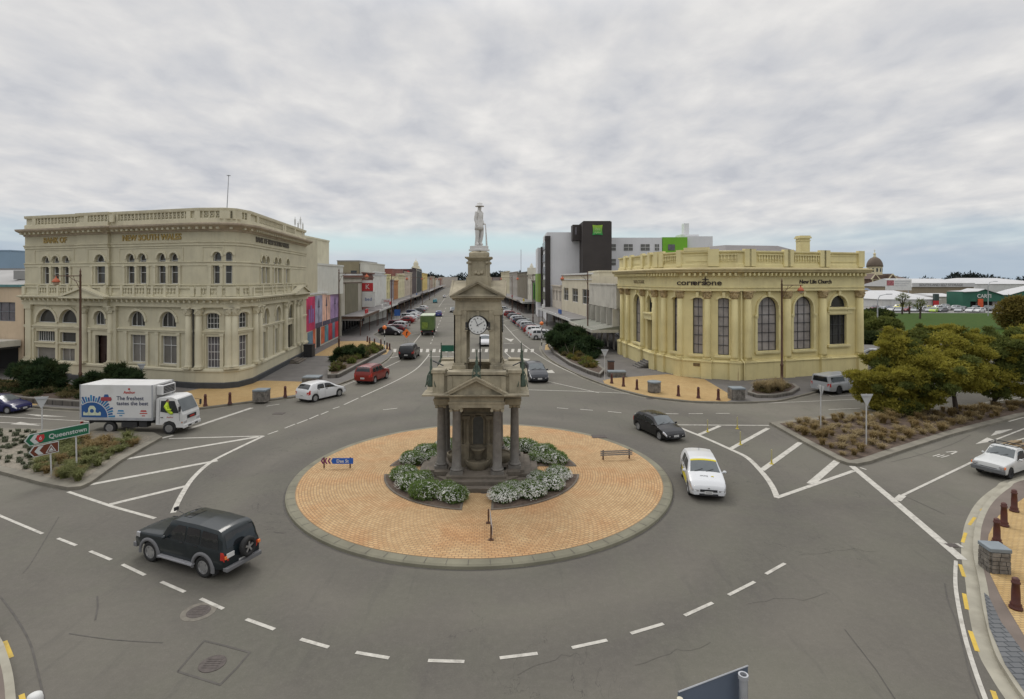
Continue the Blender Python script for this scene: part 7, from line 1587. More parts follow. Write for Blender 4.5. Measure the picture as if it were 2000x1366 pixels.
for k, (kd, cl) in enumerate([('suv', W_C), ('hatch', W_C), ('suv', W_C), ('hatch', RDc), ('hatch', GY), ('suv', SV), ('hatch', GY), ('hatch', SV), ('suv', BK), ('hatch', NVc), ('suv', SV), ('hatch', W_C), ('hatch', GY), ('suv', RDc), ('hatch', W_C), ('hatch', BK), ('suv', SV)]):
    row_car(kd, cl, RBX(ry) - 7.7, ry + .2, R(-12) + SROT, '%s parked car, %s in the row along the right kerb of the street' % (cn[cl], ordn[k]), GR); ry += 3.5 if k < 11 else 8
ly = 99.5
for k, (kd, cl) in enumerate([('hatch', BK), ('hatch', MR), ('suv', SV), ('suv', MR), ('hatch', RDc), ('hatch', W_C), ('suv', SV), ('hatch', W_C), ('hatch', SV), ('suv', NVc), ('hatch', GY), ('hatch', W_C)]):
    row_car(kd, cl, LBX(ly) + 8.2, ly, R(168) + SROT if k % 3 else R(-20) + SROT, '%s parked car, %s in the row along the left kerb of the street' % (cn[cl], ordn[k]), GR); ly += 3.6 if k == 2 else (13 if k == 3 else (5 if k < 9 else 14))
YL = (.55, .50, .02); cn[YL] = 'bright yellow'; LG = (.35, .48, .06); cn[LG] = 'lime'
lot = [(1708, 181, MR, 'hatch'), (1722, 174, W_C, 'hatch'), (1733, 178, NVc, 'hatch'), (1742, 171, W_C, 'hatch'), (1754, 182, YL, 'suv'), (1756, 169, SV, 'hatch'), (1771, 171, RDc, 'hatch'), (1786, 169, SV, 'hatch'), (1800, 172, W_C, 'hatch'), (1809, 180, YL, 'hatch'), (1816, 169, SV, 'hatch'), (1824, 167.5, LG, 'hatch'), (1839, 168, GY, 'hatch'), (1830, 178, W_C, 'suv'), (1848, 177, W_C, 'hatch'), (1865, 178, SV, 'suv'), (1896, 167, W_C, 'hatch'), (1912, 166.5, W_C, 'hatch'), (1880, 175, GY, 'hatch'), (1928, 176, BK, 'suv'), (1940, 174, GY, 'suv'), (1953, 171, MR, 'suv'), (1965, 172, SV, 'hatch'), (1905, 180, BK, 'hatch'), (1844, 186, SV, 'suv'), (1790, 186, GY, 'suv'), (1984, 172, W_C, 'hatch'), (1872, 168.5, SV, 'hatch')]
seen = {}
for px, Y, cl, kd in sorted(lot):
    seen[cl] = seen.get(cl, 0) + 1
    row_car(kd, cl, X(px, Y), Y, R(200 + (px*7) % 30), '%s car in the far car yard, %s %s one counted from the left' % (cn[cl], ordn[seen[cl]-1] if seen[cl] > 1 else 'first', cn[cl]), 'cars in the yard beyond the lawn')
# ------------------------------------------------------------------ plants
LEAF = {k: foliage('leaf_' + k, *v) for k, v in dict(
    olive=((.23, .215, .035), (.37, .33, .055), (.45, .38, .075)), dark=((.035, .052, .018), (.065, .085, .028)), conifer=((.028, .052, .022), (.055, .085, .032)),
    bush=((.10, .125, .03), (.17, .19, .05), (.23, .23, .06)), flower=((.14, .22, .06), (.23, .31, .11)), tuss=((.27, .19, .085), (.36, .28, .13), (.20, .20, .085)), green=((.18, .20, .075), (.27, .27, .115), (.15, .18, .07)),
    straw=((.36, .28, .15), (.46, .37, .21)), brown=((.11, .095, .045), (.17, .14, .06)), grey=((.12, .14, .09), (.19, .20, .13)), rust=((.15, .125, .03), (.22, .17, .045))).items()}
BARK = mat('bark', (.055, .042, .032), .9, .3, 6, bump=.6); PETAL = mat('white_petals', (.60, .60, .55), .7, .1, 8)
def leaves(mb, c, rad, n, size, rg, shell=.55, asp=1.6, droop=0):
    """n leaf-sized faces spread through an ellipsoid, denser near its surface"""
    for _ in range(n):
        while True:
            v = Vector((rg.gauss(0, 1), rg.gauss(0, 1), rg.gauss(0, 1)))
            if v.length > .1: break
        v.normalize(); k = shell + (1 - shell)*rg.random()**.6
        if rg.random() < .12: k *= rg.uniform(1.0, 1.22)
        p = Vector((c[0] + v.x*rad[0]*k, c[1] + v.y*rad[1]*k, c[2] + v.z*rad[2]*k))
        a = (v*.6 + Vector((rg.gauss(0, .6), rg.gauss(0, .6), rg.gauss(0, .5) + .15 - droop))).normalized(); b = a.cross(Vector((rg.gauss(0, 1), rg.gauss(0, 1), rg.gauss(0, 1)))).normalized()
        s_ = size*rg.uniform(.6, 1.3); mb.add([p - b*s_*.5, p + a*s_*asp*.5 - b*s_*.15, p + a*s_*asp, p + b*s_*.5], [(0, 1, 2, 3)])
def tree(label, base, clumps, mats, n, size, seed, name='tree', trunk=.16, limbs=6, group=None, cat='tree', asp=1.6):
    rg = random.Random(seed); root = empty(name, (base[0], base[1], 0), 0, label, cat, group)
    b = Vector((base[0], base[1], 0)); zmin = min(c[2] - c[3]*.5 for c in clumps)
    ctr = sum((Vector(c[:3]) for c in clumps), Vector())/len(clumps)
    mb = MB(); fork = Vector((b.x*0 + (ctr.x - b.x)*.15, (ctr.y - b.y)*.15, max(.5, zmin*.85))); mb.tube([(0, 0, -.05), (fork.x*.4, fork.y*.4, fork.z*.5), tuple(fork)], [trunk*1.25, trunk, trunk*.85], 8)
    for c in sorted(clumps, key=lambda q: -q[3])[:limbs]:
        e = Vector(c[:3]) - b; m_ = fork.lerp(e, .5) + Vector((rg.uniform(-.2, .2), rg.uniform(-.2, .2), -.2)); mb.tube([tuple(fork), tuple(m_), tuple(e)], [trunk*.6, trunk*.35, trunk*.12], 6)
    mb.build('trunk', BARK, root, smooth=True)
    mb = MB(); tot = sum(c[3]**2 for c in clumps)
    for i, c in enumerate(clumps):
        mb.cur = rg.randrange(len(mats)); r_ = c[3]
        leaves(mb, (c[0] - b.x, c[1] - b.y, c[2]), (r_*.92, r_*.92, r_*c[4] if len(c) > 4 else r_*.58), int(n*r_*r_/tot*.75), size, rg, .25, asp)
        for _ in range(9): v = Vector((rg.gauss(0, 1), rg.gauss(0, 1), rg.gauss(0, .8) + .3)).normalized()*r_*rg.uniform(.8, 1.2); mb.cur = rg.randrange(len(mats)); q_ = rg.uniform(.18, .42)*r_; leaves(mb, (c[0] - b.x + v.x, c[1] - b.y + v.y, c[2] + v.z*.7), (q_, q_, q_*.55), int(n*r_*r_/tot*.10*(q_/r_/.3)), size*.85, rg, .1, asp*1.3, -.25)
    mb.build('crown', mats, root, fix=False); return root
def W(px, py, Y): return ((px - 1000)*Y/F, Y, ZA(py, Y))
def clumps_px(lst): return [W(px, py, Y) + (r_,) + tuple(x) for px, py, Y, r_, *x in lst]
tree('spreading olive and yellow green tree over the mulch island, forked trunk', G(1868, 812), clumps_px([(1800, 700, 41, 1.7), (1845, 672, 41.5, 1.5), (1895, 690, 42, 1.5), (1918, 722, 41, 1.0), (1850, 725, 39.5, 1.7), (1895, 750, 40, 1.1), (1760, 685, 42, 1.3), (1830, 755, 39.5, 1.3), (1800, 655, 43, 1.0), (1905, 665, 43, .9), (1780, 735, 40, 1.3), (1850, 645, 43, .8), (1740, 660, 43, .8)]), [LEAF['olive'], LEAF['olive'], LEAF['olive'], LEAF['bush']], 34000, .13, 1, trunk=.17)
tree('low drooping olive tree at the left end of the tree group, foliage near the ground', G(1762, 818), clumps_px([(1700, 745, 42, 1.4), (1738, 715, 42.5, 1.4), (1760, 760, 40.5, 1.3), (1800, 782, 40, 1.0), (1722, 785, 41, 1.0), (1690, 775, 42, .8), (1775, 798, 39.8, .8), (1715, 700, 43.5, .9), (1745, 800, 40, .8)]), [LEAF['olive'], LEAF['olive'], LEAF['bush'], LEAF['olive']], 20000, .13, 2, trunk=.13)
tree('darker green tree with a single trunk, right of the olive one on the island', G(1938, 798), clumps_px([(1925, 668, 45, 1.5), (1960, 682, 44, 1.7), (1995, 672, 45, 1.6), (1985, 715, 43.5, 1.7), (1950, 735, 43, 1.4), (2025, 700, 44, 1.8), (1900, 725, 44, 1.2), (1940, 765, 43, .8), (2000, 765, 44, .9)]), [LEAF['bush'], LEAF['olive'], LEAF['bush'], LEAF['bush']], 26000, .13, 3, trunk=.18)
tree('tall olive tree cut off by the right frame edge', G(2060, 780), clumps_px([(2005, 655, 50, 1.3), (2045, 660, 49, 2.0), (2030, 720, 48, 2.0)]), [LEAF['olive'], LEAF['bush']], 8000, .17, 4)
def conifer(label, base, cl, seed, n=9000, size=.16, mats=None, name='shrub', group=None): return tree(label, base, cl, mats or [LEAF['conifer'], LEAF['conifer'], LEAF['dark']], n, size, seed, name, .09, 7, cat='shrub', asp=2.6, group=group)
conifer('dark spiky juniper in the left planter, in front of the awning', G(78, 780), clumps_px([(75, 735, 47, 1.3), (45, 725, 47.5, .9), (105, 728, 47.5, .8), (70, 758, 46.5, 1.0), (88, 712, 48, .6), (110, 750, 47, .6)]), 11)
conifer('dark spiky juniper in the left planter, in front of the bank door', G(215, 790), clumps_px([(210, 745, 46.5, 1.2, .45), (180, 748, 46.5, .8), (245, 738, 46.5, .8, .4), (225, 722, 47, .5), (262, 745, 46, .6)]), 12)
conifer('dark conifer bush at the bank end of the street planter', G(683, 716), clumps_px([(680, 697, 66, 1.3), (662, 702, 66, .9), (700, 692, 67, .9), (682, 684, 67, .7)]), 13, 5000)
conifer('large dark conifer bush in the right-hand street planter', G(1118, 716), clumps_px([(1110, 668, 73, 1.7), (1085, 660, 75, 1.4), (1140, 680, 71, 1.7), (1120, 700, 70, 1.5), (1150, 700, 69, 1.1), (1095, 645, 76, 1.0), (1128, 652, 74, 1.0)]), 14, 12000, .2)
def mound(label, c, rad, mats, n, size, seed, name='shrub', group=None, cat='shrub', rough=6):
    rg = random.Random(seed); root = empty(name, (c[0], c[1], 0), 0, label, cat, group); mb = MB()
    mb.cur = 0; leaves(mb, (0, 0, rad[2]*.55), (rad[0], rad[1], rad[2]*.6), n, size, rg, .5)
    for _ in range(rough):
        v = Vector((rg.gauss(0, 1), rg.gauss(0, 1), abs(rg.gauss(0, .6)))).normalized(); mb.cur = rg.randrange(len(mats)); leaves(mb, (v.x*rad[0]*.75, v.y*rad[1]*.75, rad[2]*.5 + v.z*rad[2]*.45), (rad[0]*.35, rad[1]*.35, rad[2]*.3), n//8, size, rg, .3)
    mb.build('crown', mats, root, fix=False); mb = MB(); mb.tube([(0, 0, -.05), (0, 0, rad[2]*.5)], .08, 6); mb.build('trunk', BARK, root); return root
# background greenery on the right
for i, (lb, px, py, Y, r_, h_, mt) in enumerate([('round dark green shrub on the lawn slope beside the hall', 1725, 655, 95, (2.8, 2.4), 3.0, 'bush'), ('dark hedge-like shrub between the hall and the car yard', 1712, 640, 132, (4.0, 2.6), 2.6, 'dark'), ('small round shrub by the right corner of the yellow cream hall', 1697, 640, 110, (1.6, 1.6), 3.0, 'bush'),
    ('low dark shrub at the foot of the lawn', 1700, 672, 86, (2.6, 1.6), 1.5, 'dark'), ('pale brushy shrub in front of the lawn', 1740, 668, 88, (2.2, 1.6), 1.6, 'brown'), ('russet rounded tree at the right edge of the lawn', 1985, 640, 110, (3.6, 3.4), 5.6, 'rust')]):
    x, y = X(px, Y), Y; mound(lb, (x, y), (r_[0], r_[1], h_), [LEAF[mt], LEAF['bush' if mt == 'dark' else mt]], 3800, .34, 30 + i)
def cabbage(label, px, Y, heads, hgt):
    root = empty('cabbage_tree', (X(px, Y), Y, 0), 0, label, 'tree'); rg = random.Random(px); mb = MB(); mb.tube([(0, 0, 0), (.1, 0, hgt*.5)], [.25, .2], 6)
    for hx_, hz in heads: mb.tube([(.1, 0, hgt*.45), (hx_, 0, hz)], [.16, .1], 5)
    mb.build('trunk', BARK, root); mb = MB(); [leaves(mb, (hx_, 0, hz), (.85, .85, .75), 120, .13, rg, .1, 5) for hx_, hz in heads]; mb.build('crown', LEAF['bush'], root, fix=False)
cabbage('cabbage tree with three round heads before the white warehouse', 1762, 158, [(-1.0, 4.6), (1.0, 4.9), (0, 5.4), (.4, 2.8)], 5); cabbage('sparse cabbage tree in the middle of the lawn edge', 1797, 140, [(-.9, 3.2), (.8, 3.8), (0, 4.4)], 4.5); cabbage('small cabbage tree between the two larger ones', 1776, 160, [(0, 2.9)], 3)
rg = random.Random(3)
def wood(name, label, pts, m, size, n):
    mb = MB()
    for x, y, z, r_, rz_ in pts: leaves(mb, (x, y, z), (r_, r_, rz_), n, size, rg, .5)
    o = mb.build(name, m, fix=False); tag(o, label, 'wood', kind='stuff'); return o
FARW = foliage('far_wood', (.018, .026, .024), (.035, .045, .038))
wood('far_wood', 'dark wood on the right skyline', [(X(1872 + k*9, 600), 600 + (k % 3)*8, 6 + (2.5 if k not in (0, 7) else 0), 9, 9.5 - abs(k - 2.5)*.8) for k in range(7)] + [(X(1700 + k*13, 620), 620, 3, 9, 7 + 3*math.sin(k*1.7)) for k in range(24)], FARW, 1.6, 420)
wood('far_wood', 'dark wooded rise at the end of the street', [(X(835 + k*10, 900), 900, 6, 16, 10 + 5*math.sin(k*.9 + 1)) for k in range(8)] + [(X(925 + k*9, 820), 820 + k, 8, 12, 12 + 3*math.sin(k*1.3)) for k in range(11)], FARW, 2.2, 520)
# flowering shrubs on the island beds
def flower_shrub(seed, dens):
    rg = random.Random(seed); root = empty('flowering_shrub', (0, 0, 0), 0, 'x', 'shrub', 'white flowering shrubs in the round island beds'); mb = MB()
    for _ in range(7):
        a = rg.uniform(0, 6.28); q = rg.uniform(0, .32); leaves(mb, (math.cos(a)*q*1.3, math.sin(a)*q*1.3, .22 + rg.uniform(-.03, .08)), (.50, .50, .34), 700, .06, rg, .7, 2.6)
    mb.build('crown', [LEAF['flower']], root, fix=False); fl = MB()
    for _ in range(dens):
        v = Vector((rg.gauss(0, 1), rg.gauss(0, 1), abs(rg.gauss(0, .9)))).normalized(); p = Vector((v.x*.80, v.y*.80, .20 + v.z*.44)); n_ = (v + Vector((0, 0, .4))).normalized(); u = n_.cross(Vector((1, 0, .3))).normalized(); w_ = n_.cross(u)
        for _k in range(rg.randint(2, 5)):
            c = p + u*rg.gauss(0, .04) + w_*rg.gauss(0, .04) + n_*rg.uniform(0, .03); s_ = rg.uniform(.011, .023); fl.add([c + u*s_, c + w_*s_, c - u*s_, c - w_*s_], [(0, 1, 2, 3)])
    fl.build('flowers', PETAL, root, fix=False); return root
fs = [flower_shrub(51, 330), flower_shrub(52, 620), flower_shrub(53, 200)]
bn = ['near right', 'near left', 'far left', 'far right']; pos = ['at the path edge', 'at the outer rim', 'in the middle', 'beside the steps', 'at the side path', 'at the rim corner']
kk = 0
for q, (bx, by) in enumerate(((1, -1), (-1, -1), (-1, 1), (1, 1))):
    for j, (ang, r_, sc) in enumerate(((28, 3.15, .72), (17, 3.95, .92), (62, 3.2, .72), (36, 4.02, .98), (55, 4.02, 1.0), (73, 3.9, .94))):
        a = R(ang); x = C0[0] + bx*math.cos(a)*r_; y = C0[1] + by*math.sin(a)*r_
        t_ = fs[(1 if (bx > 0 and by < 0) else (0 if j % 2 else 2)) if by < 0 else 0]
        nm = '%s flowering shrub %s, %s bed' % ('densely white' if t_ is fs[1] else 'white and green', ['small, inner, by the side path', 'at the side path rim', 'small, inner, by the long path', 'second along the rim', 'third along the rim', 'at the long path rim'][j], bn[q])
        if not t_.get('used'): o = t_; o['used'] = 1; o['label'] = nm
        else: o = dup(t_, (0, 0, 0), None, nm)
        o.location = (x, y, .19); o.rotation_euler = (0, 0, rnd.uniform(0, 6.28)); o.scale = (sc*.98, sc*.98, sc*.95)
for o in list(bpy.data.objects):
    if 'used' in o.keys(): del o['used']
# tussocks
def tussock(seed, key, n=170, h_=.5, sp=.46):
    rg = random.Random(seed); mb = MB()
    for _ in range(n):
        a = rg.uniform(0, 6.28); l_ = h_*rg.uniform(.6, 1.1); o_ = sp*rg.uniform(.25, 1.2); b = Vector((rg.gauss(0, .05), rg.gauss(0, .05), 0)); d = Vector((math.cos(a), math.sin(a), 0)); s_ = d.cross(Vector((0, 0, 1)))*.017
        m1 = b + d*o_*.4 + Vector((0, 0, l_*.75)); e = b + d*o_ + Vector((0, 0, l_*rg.uniform(.55, 1.0))); mb.add([b - s_, b + s_, m1 + s_*.8, m1 - s_*.8, e], [(0, 1, 2, 3), (3, 2, 4)])
    o = mb.build('tussock', LEAF[key], fix=False); tag(o, 'x', 'tussock'); return o
def inside(p, poly):
    r_ = False; j = len(poly) - 1
    for i in range(len(poly)):
        if (poly[i][1] > p[1]) != (poly[j][1] > p[1]) and p[0] < (poly[j][0]-poly[i][0])*(p[1]-poly[i][1])/(poly[j][1]-poly[i][1]) + poly[i][0]: r_ = not r_
        j = i
    return r_
def zone(p):
    d = math.hypot(p[0] - C0[0], p[1] - C0[1]); px = 1000 + F*p[0]/p[1]; py = HY + F*CH/p[1]
    return ', %s, %s' % ('roundabout end' if d < (22 if px < 1000 else 24) else ('mid island' if d < (26 if px < 1000 else 31) else 'frame side'), 'near kerb' if py > (905 if px < 1000 else 862) else ('far kerb' if py < (872 if px < 1000 else 838) else 'middle strip'))
def scatter(poly, protos, n, mind, group, label, z=.15, sc=(.7, 1.35), seed=9, lim=lambda p: True):
    rg = random.Random(seed); xs = [p[0] for p in poly]; ys = [p[1] for p in poly]; pts = []; tries = 0
    while len(pts) < n and tries < n*400:
        tries += 1; p = (rg.uniform(min(xs), max(xs)), rg.uniform(min(ys), max(ys)))
        if not inside(p, poly) or not lim(p) or any((p[0]-q[0])**2 + (p[1]-q[1])**2 < mind*mind for q in pts): continue
        pts.append(p)
        k = rg.choice(range(len(protos))); pr, lab = protos[k]
        if not pr.get('used'): o = pr; o['used'] = 1
        else: o = pr.copy(); COL.objects.link(o)
        if 'used' in o.keys() and o is not pr: del o['used']
        s_ = rg.uniform(*sc); o.location = (p[0], p[1], z); o.rotation_euler = (0, 0, rg.uniform(0, 6.28)); o.scale = (s_, s_, s_*rg.uniform(.85, 1.2)); o['label'] = ('large ' if s_ > 1.2 else ('small ' if s_ < .98 else 'middling ')) + lab + zone(p); o['group'] = group
    for pr, _ in protos:
        if 'used' in pr.keys(): del pr['used']
lin = inset(li, .75); rin = inset(ri, .7)
inframe = lambda p: abs(p[0]/p[1]*F) < 1030
scatter(lin, [(tussock(1, 'tuss'), 'brown tussock, left gravel island'), (tussock(2, 'green'), 'green tussock, left gravel island'), (tussock(3, 'tuss', 90, .34), 'brown tussock, left gravel island'), (tussock(8, 'green', 120, .38), 'green tussock, left gravel island')], 150, .48, 'grass tussocks on the left island', '', lim=lambda p: inframe(p) and p[0]/p[1]*F > -905 - (35 - p[1])*4 and HY + F*9.85/p[1] > 862)
scatter(lin, [(tussock(4, 'grey', 60, .22, .2), 'grey green tuft on pale gravel')], 70, .42, 'small tufts at the far left of the gravel', '', seed=4, lim=lambda p: inframe(p) and p[0]/p[1]*F < -890 - (35 - p[1])*4)
scatter(rin, [(tussock(5, 'tuss', 140), 'brown tussock, right mulch island'), (tussock(6, 'straw', 120, .36), 'straw tussock, right mulch island')], 140, .55, 'grass tussocks on the right island', '', seed=5, lim=lambda p: inframe(p) and p[1] < 47)
# ------------------------------------------------------------------ planters with low stone walls
WALLST = bricks('planter_stone', (.16, .145, .125), (.11, .10, .088), (.06, .055, .05), .5, .22, .02); COPE = mat('planter_coping', (.20, .185, .16), .85, .15, 1.5, dirt=(.12, .11, .10))
def planter(label, poly, h, fill, n, size, seed, hh=.45):
    c = (sum(p[0] for p in poly)/len(poly), sum(p[1] for p in poly)/len(poly)); root = empty('planter', (c[0], c[1], 0), 0, label, 'planter'); q = [(p[0]-c[0], p[1]-c[1]) for p in poly]
    mb = MB(); mb.prism(q, .1, h); mb.build('stone_wall', WALLST, root); mb = MB(); mb.prism(q, h, h + .08); mb.build('coping', COPE, root); mb = MB(); mb.sheet(inset(q, .3), h + .09); mb.build('soil', SOIL, root)
    rg = random.Random(seed); mb = MB(); qi = inset(q, .7); xs = [p[0] for p in qi]; ys = [p[1] for p in qi]; k = 0
    while k < n:
        p = (rg.uniform(min(xs), max(xs)), rg.uniform(min(ys), max(ys)))
        if inside(p, qi): k += 1; mb.cur = rg.randrange(len(fill)); r_ = rg.uniform(.35, .6); leaves(mb, (p[0], p[1], h + .25), (r_, r_, hh), 130, size, rg, .3)
    mb.build('ground_cover', fill, root, fix=False)
planter('stone planter with brown ground cover on the left kerb', PX((-60, 779), (60, 792), (150, 798), (262, 799), (262, 785), (160, 770), (60, 762), (-60, 758)), .5, [LEAF['brown'], LEAF['dark']], 70, .13, 1, .25)
planter('stone planter along the street kerb behind the red SUV', PX((640, 742), (662, 741), (712, 714), (755, 690), (738, 682), (700, 686), (664, 706), (640, 730)), .45, [LEAF['brown'], LEAF['bush']], 60, .2, 2, .35)
planter('curved stone planter around the large conifer bush', PX((1070, 679), (1082, 696), (1112, 717), (1150, 734), (1172, 741), (1182, 731), (1160, 712), (1120, 690), (1090, 676)), .45, [LEAF['brown'], LEAF['rust'], LEAF['bush']], 60, .2, 3, .25)
planter('oval stone planter with tall dry grass before the yellow cream hall', PX((1460, 775), (1478, 781), (1515, 781), (1548, 775), (1562, 766), (1552, 758), (1510, 755), (1470, 762)), .35, [LEAF['brown']], 14, .12, 4, .15)
gp = tussock(7, 'straw', 260, 1.0, .75); gi = PX((1466, 772), (1500, 778), (1545, 772), (1545, 762), (1480, 765)); scatter(gi, [(gp, 'tall dry grass clump in the oval planter')], 8, .7, 'tall grass clumps in the oval planter', '', z=.4, seed=8, sc=(.9, 1.2))
# ------------------------------------------------------------------ street furniture
def bollard(label):
    o = MB(); o.smooth = True; o.lathe([(.17, 0), (.17, .06), (.13, .09), (.15, .14), (.115, .19), (.11, .5), (.095, .74), (.115, .76), (.115, .80), (.09, .82), (.10, .88), (.06, .93), (.0, .94)], (0, 0, 0), 14)
    return tag(o.build('bollard', BOLL), label, 'bollard', 'maroon iron bollards on the pavements')
proto = None
for lab, px, py in [('bollard left of the stone box, nearer the truck cab', 401, 793.5), ('bollard just left of the stone box by the bank', 449, 789.5), ('bollard right of the stone box, by the white hatchback', 557, 776), ('leftmost bollard by the mural pavement', 717.6, 668), ('second bollard by the mural pavement', 722, 671), ('third bollard by the mural pavement', 731.4, 673.5), ('fourth bollard by the mural pavement', 744, 675), ('bollard left of the near pair at the striped pole', 756, 682), ('rightmost bollard by the striped crossing pole', 761, 683.5),
    ('bollard beside the give-way sign on the cream hall corner', 1194.7, 749), ('second bollard on the cream hall corner', 1217.7, 755), ('third bollard, left of the round stone drum', 1244, 761.5), ('first bollard right of the round stone drum', 1325, 774), ('second bollard right of the round stone drum', 1364, 778), ('third bollard right of the stone drum, nearest the grass planter', 1403, 781.8), ('farthest bollard on the right foreground pavement', 1981, 999), ('middle bollard of three on the right foreground pavement', 1961, 1027.5), ('bollard right behind the stone box in the right foreground', 1947, 1061), ('nearest bollard, at the right frame edge', 1984, 1189)]:
    if not proto: proto = bollard(lab); o = proto
    else: o = proto.copy(); COL.objects.link(o); o['label'] = lab
    x, y = G(px, py, .15); o.location = (x, y, .15)
RUB = mat('rubble_stone', (.17, .155, .135), .9, .55, 3.2, bump=1.0, bscale=5, dirt=(.07, .065, .06)); CAPB = mat('slate_cap', (.20, .23, .25), .6, .15, 2)
def stonebox(label, px, py, w_, d_, h_, rz=0, rd=False, cap=CAPB):
    x, y = G(px, py, .15); root = empty('stone_pillar', (x, y + d_/2, .15), rz, label, 'stone pillar'); mb = MB(); rg = random.Random(int(px))
    if rd: mb.lathe([(w_/2*.9, 0), (w_/2, .1), (w_/2, h_)], (0, 0, 0), 8)
    else:
        mb.box(-w_/2 + .03, w_/2 - .03, -d_/2 + .03, d_/2 - .03, 0, h_)
        for k in range(5):
            xx = -w_/2
            while xx < w_/2 - .05:
                ww_ = min(rg.uniform(.14, .3), w_/2 - xx); zz_ = h_*k/5
                for s_ in (-1, 1): mb.box(xx + .01, xx + ww_ - .01, s_*d_/2 - .05, s_*d_/2 + rg.uniform(0, .02), zz_ + .01, zz_ + h_/5 - .01)
                xx += ww_
            yy = -d_/2
            while yy < d_/2 - .05:
                ww_ = min(rg.uniform(.14, .3), d_/2 - yy)
                for s_ in (-1, 1): mb.box(s_*w_/2 - .05, s_*w_/2 + rg.uniform(0, .02), yy + .01, yy + ww_ - .01, zz_ + .01, zz_ + h_/5 - .01)
                yy += ww_
    mb.build('rubble_body', RUB, root); mb = MB()
    if rd: mb.lathe([(w_/2 + .04, h_), (w_/2 + .04, h_ + .12), (.02, h_ + .14)], (0, 0, 0), 8)
    else: mb.box(-w_/2 - .04, w_/2 + .04, -d_/2 - .04, d_/2 + .04, h_, h_ + .13)
    mb.build('cap', cap, root, bevel=.02)
stonebox('stone box with a grey cap between bollards at the bank corner', 506, 786, 1.0, .9, .85); stonebox('eight-sided stone drum with a slate cap on the yellow corner paving', 1281, 769, 1.15, 1.1, .85, rd=True); stonebox('stone box with a slate cap beside the grass planter', 1443, 782, 1.05, .9, .85)
stonebox('blue capped rubble stone box in the right foreground', 1957, 1121, .58, .56, .70, R(-8)); stonebox('flat capped stone block at the street planter, behind the white hatchback', 606, 748, 1.5, 1.2, .42); stonebox('flat capped stone block at the conifer planter by the give-way sign', 1206, 737, 1.7, .9, .45)
def giveway(label, px, py, ztop, rz, w_=.75, tri=True):
    x, y = G(px, py, .15); root = empty('give_way_sign', (x, y, .1), rz, label, 'road sign', 'give-way signs round the junction'); mb = MB(); mb.tube([(0, 0, 0), (0, 0, ztop)], .035, 8); mb.build('post', mat('sign_post_white', (.48, .48, .47), .6, .1, 2), root)
    if tri: mb = MB(); mb.prism([(-w_/2, ztop), (w_/2, ztop), (.04, ztop - .68), (-.04, ztop - .68)], 0, .02, Matrix(((1, 0, 0, 0), (0, 0, -1, -.035), (0, 1, 0, 0), (0, 0, 0, 1)))); p = mb.build('sign_plate', mat('sign_back_grey', (.42, .43, .43), .5, .06), root); mb = MB(); mb.box(-w_/2 + .1, w_/2 - .1, -.09, -.058, ztop - .14, ztop - .10); mb.build('bracket', STEEL, p)
giveway('white triangular give-way sign in the left gravel island', 82, 868, 2.9, R(12)); giveway('white triangular give-way sign near the bank, above the truck', 277, 765, 2.5, R(0)); giveway('white triangular give-way sign on the cream hall corner', 1181, 744, 3.1, 0); giveway('white triangular give-way sign in the right tussock island', 1692, 870, 3.1, 0)
giveway('sign post seen edge-on in the right tussock island', 1603, 838, 2.9, R(88))
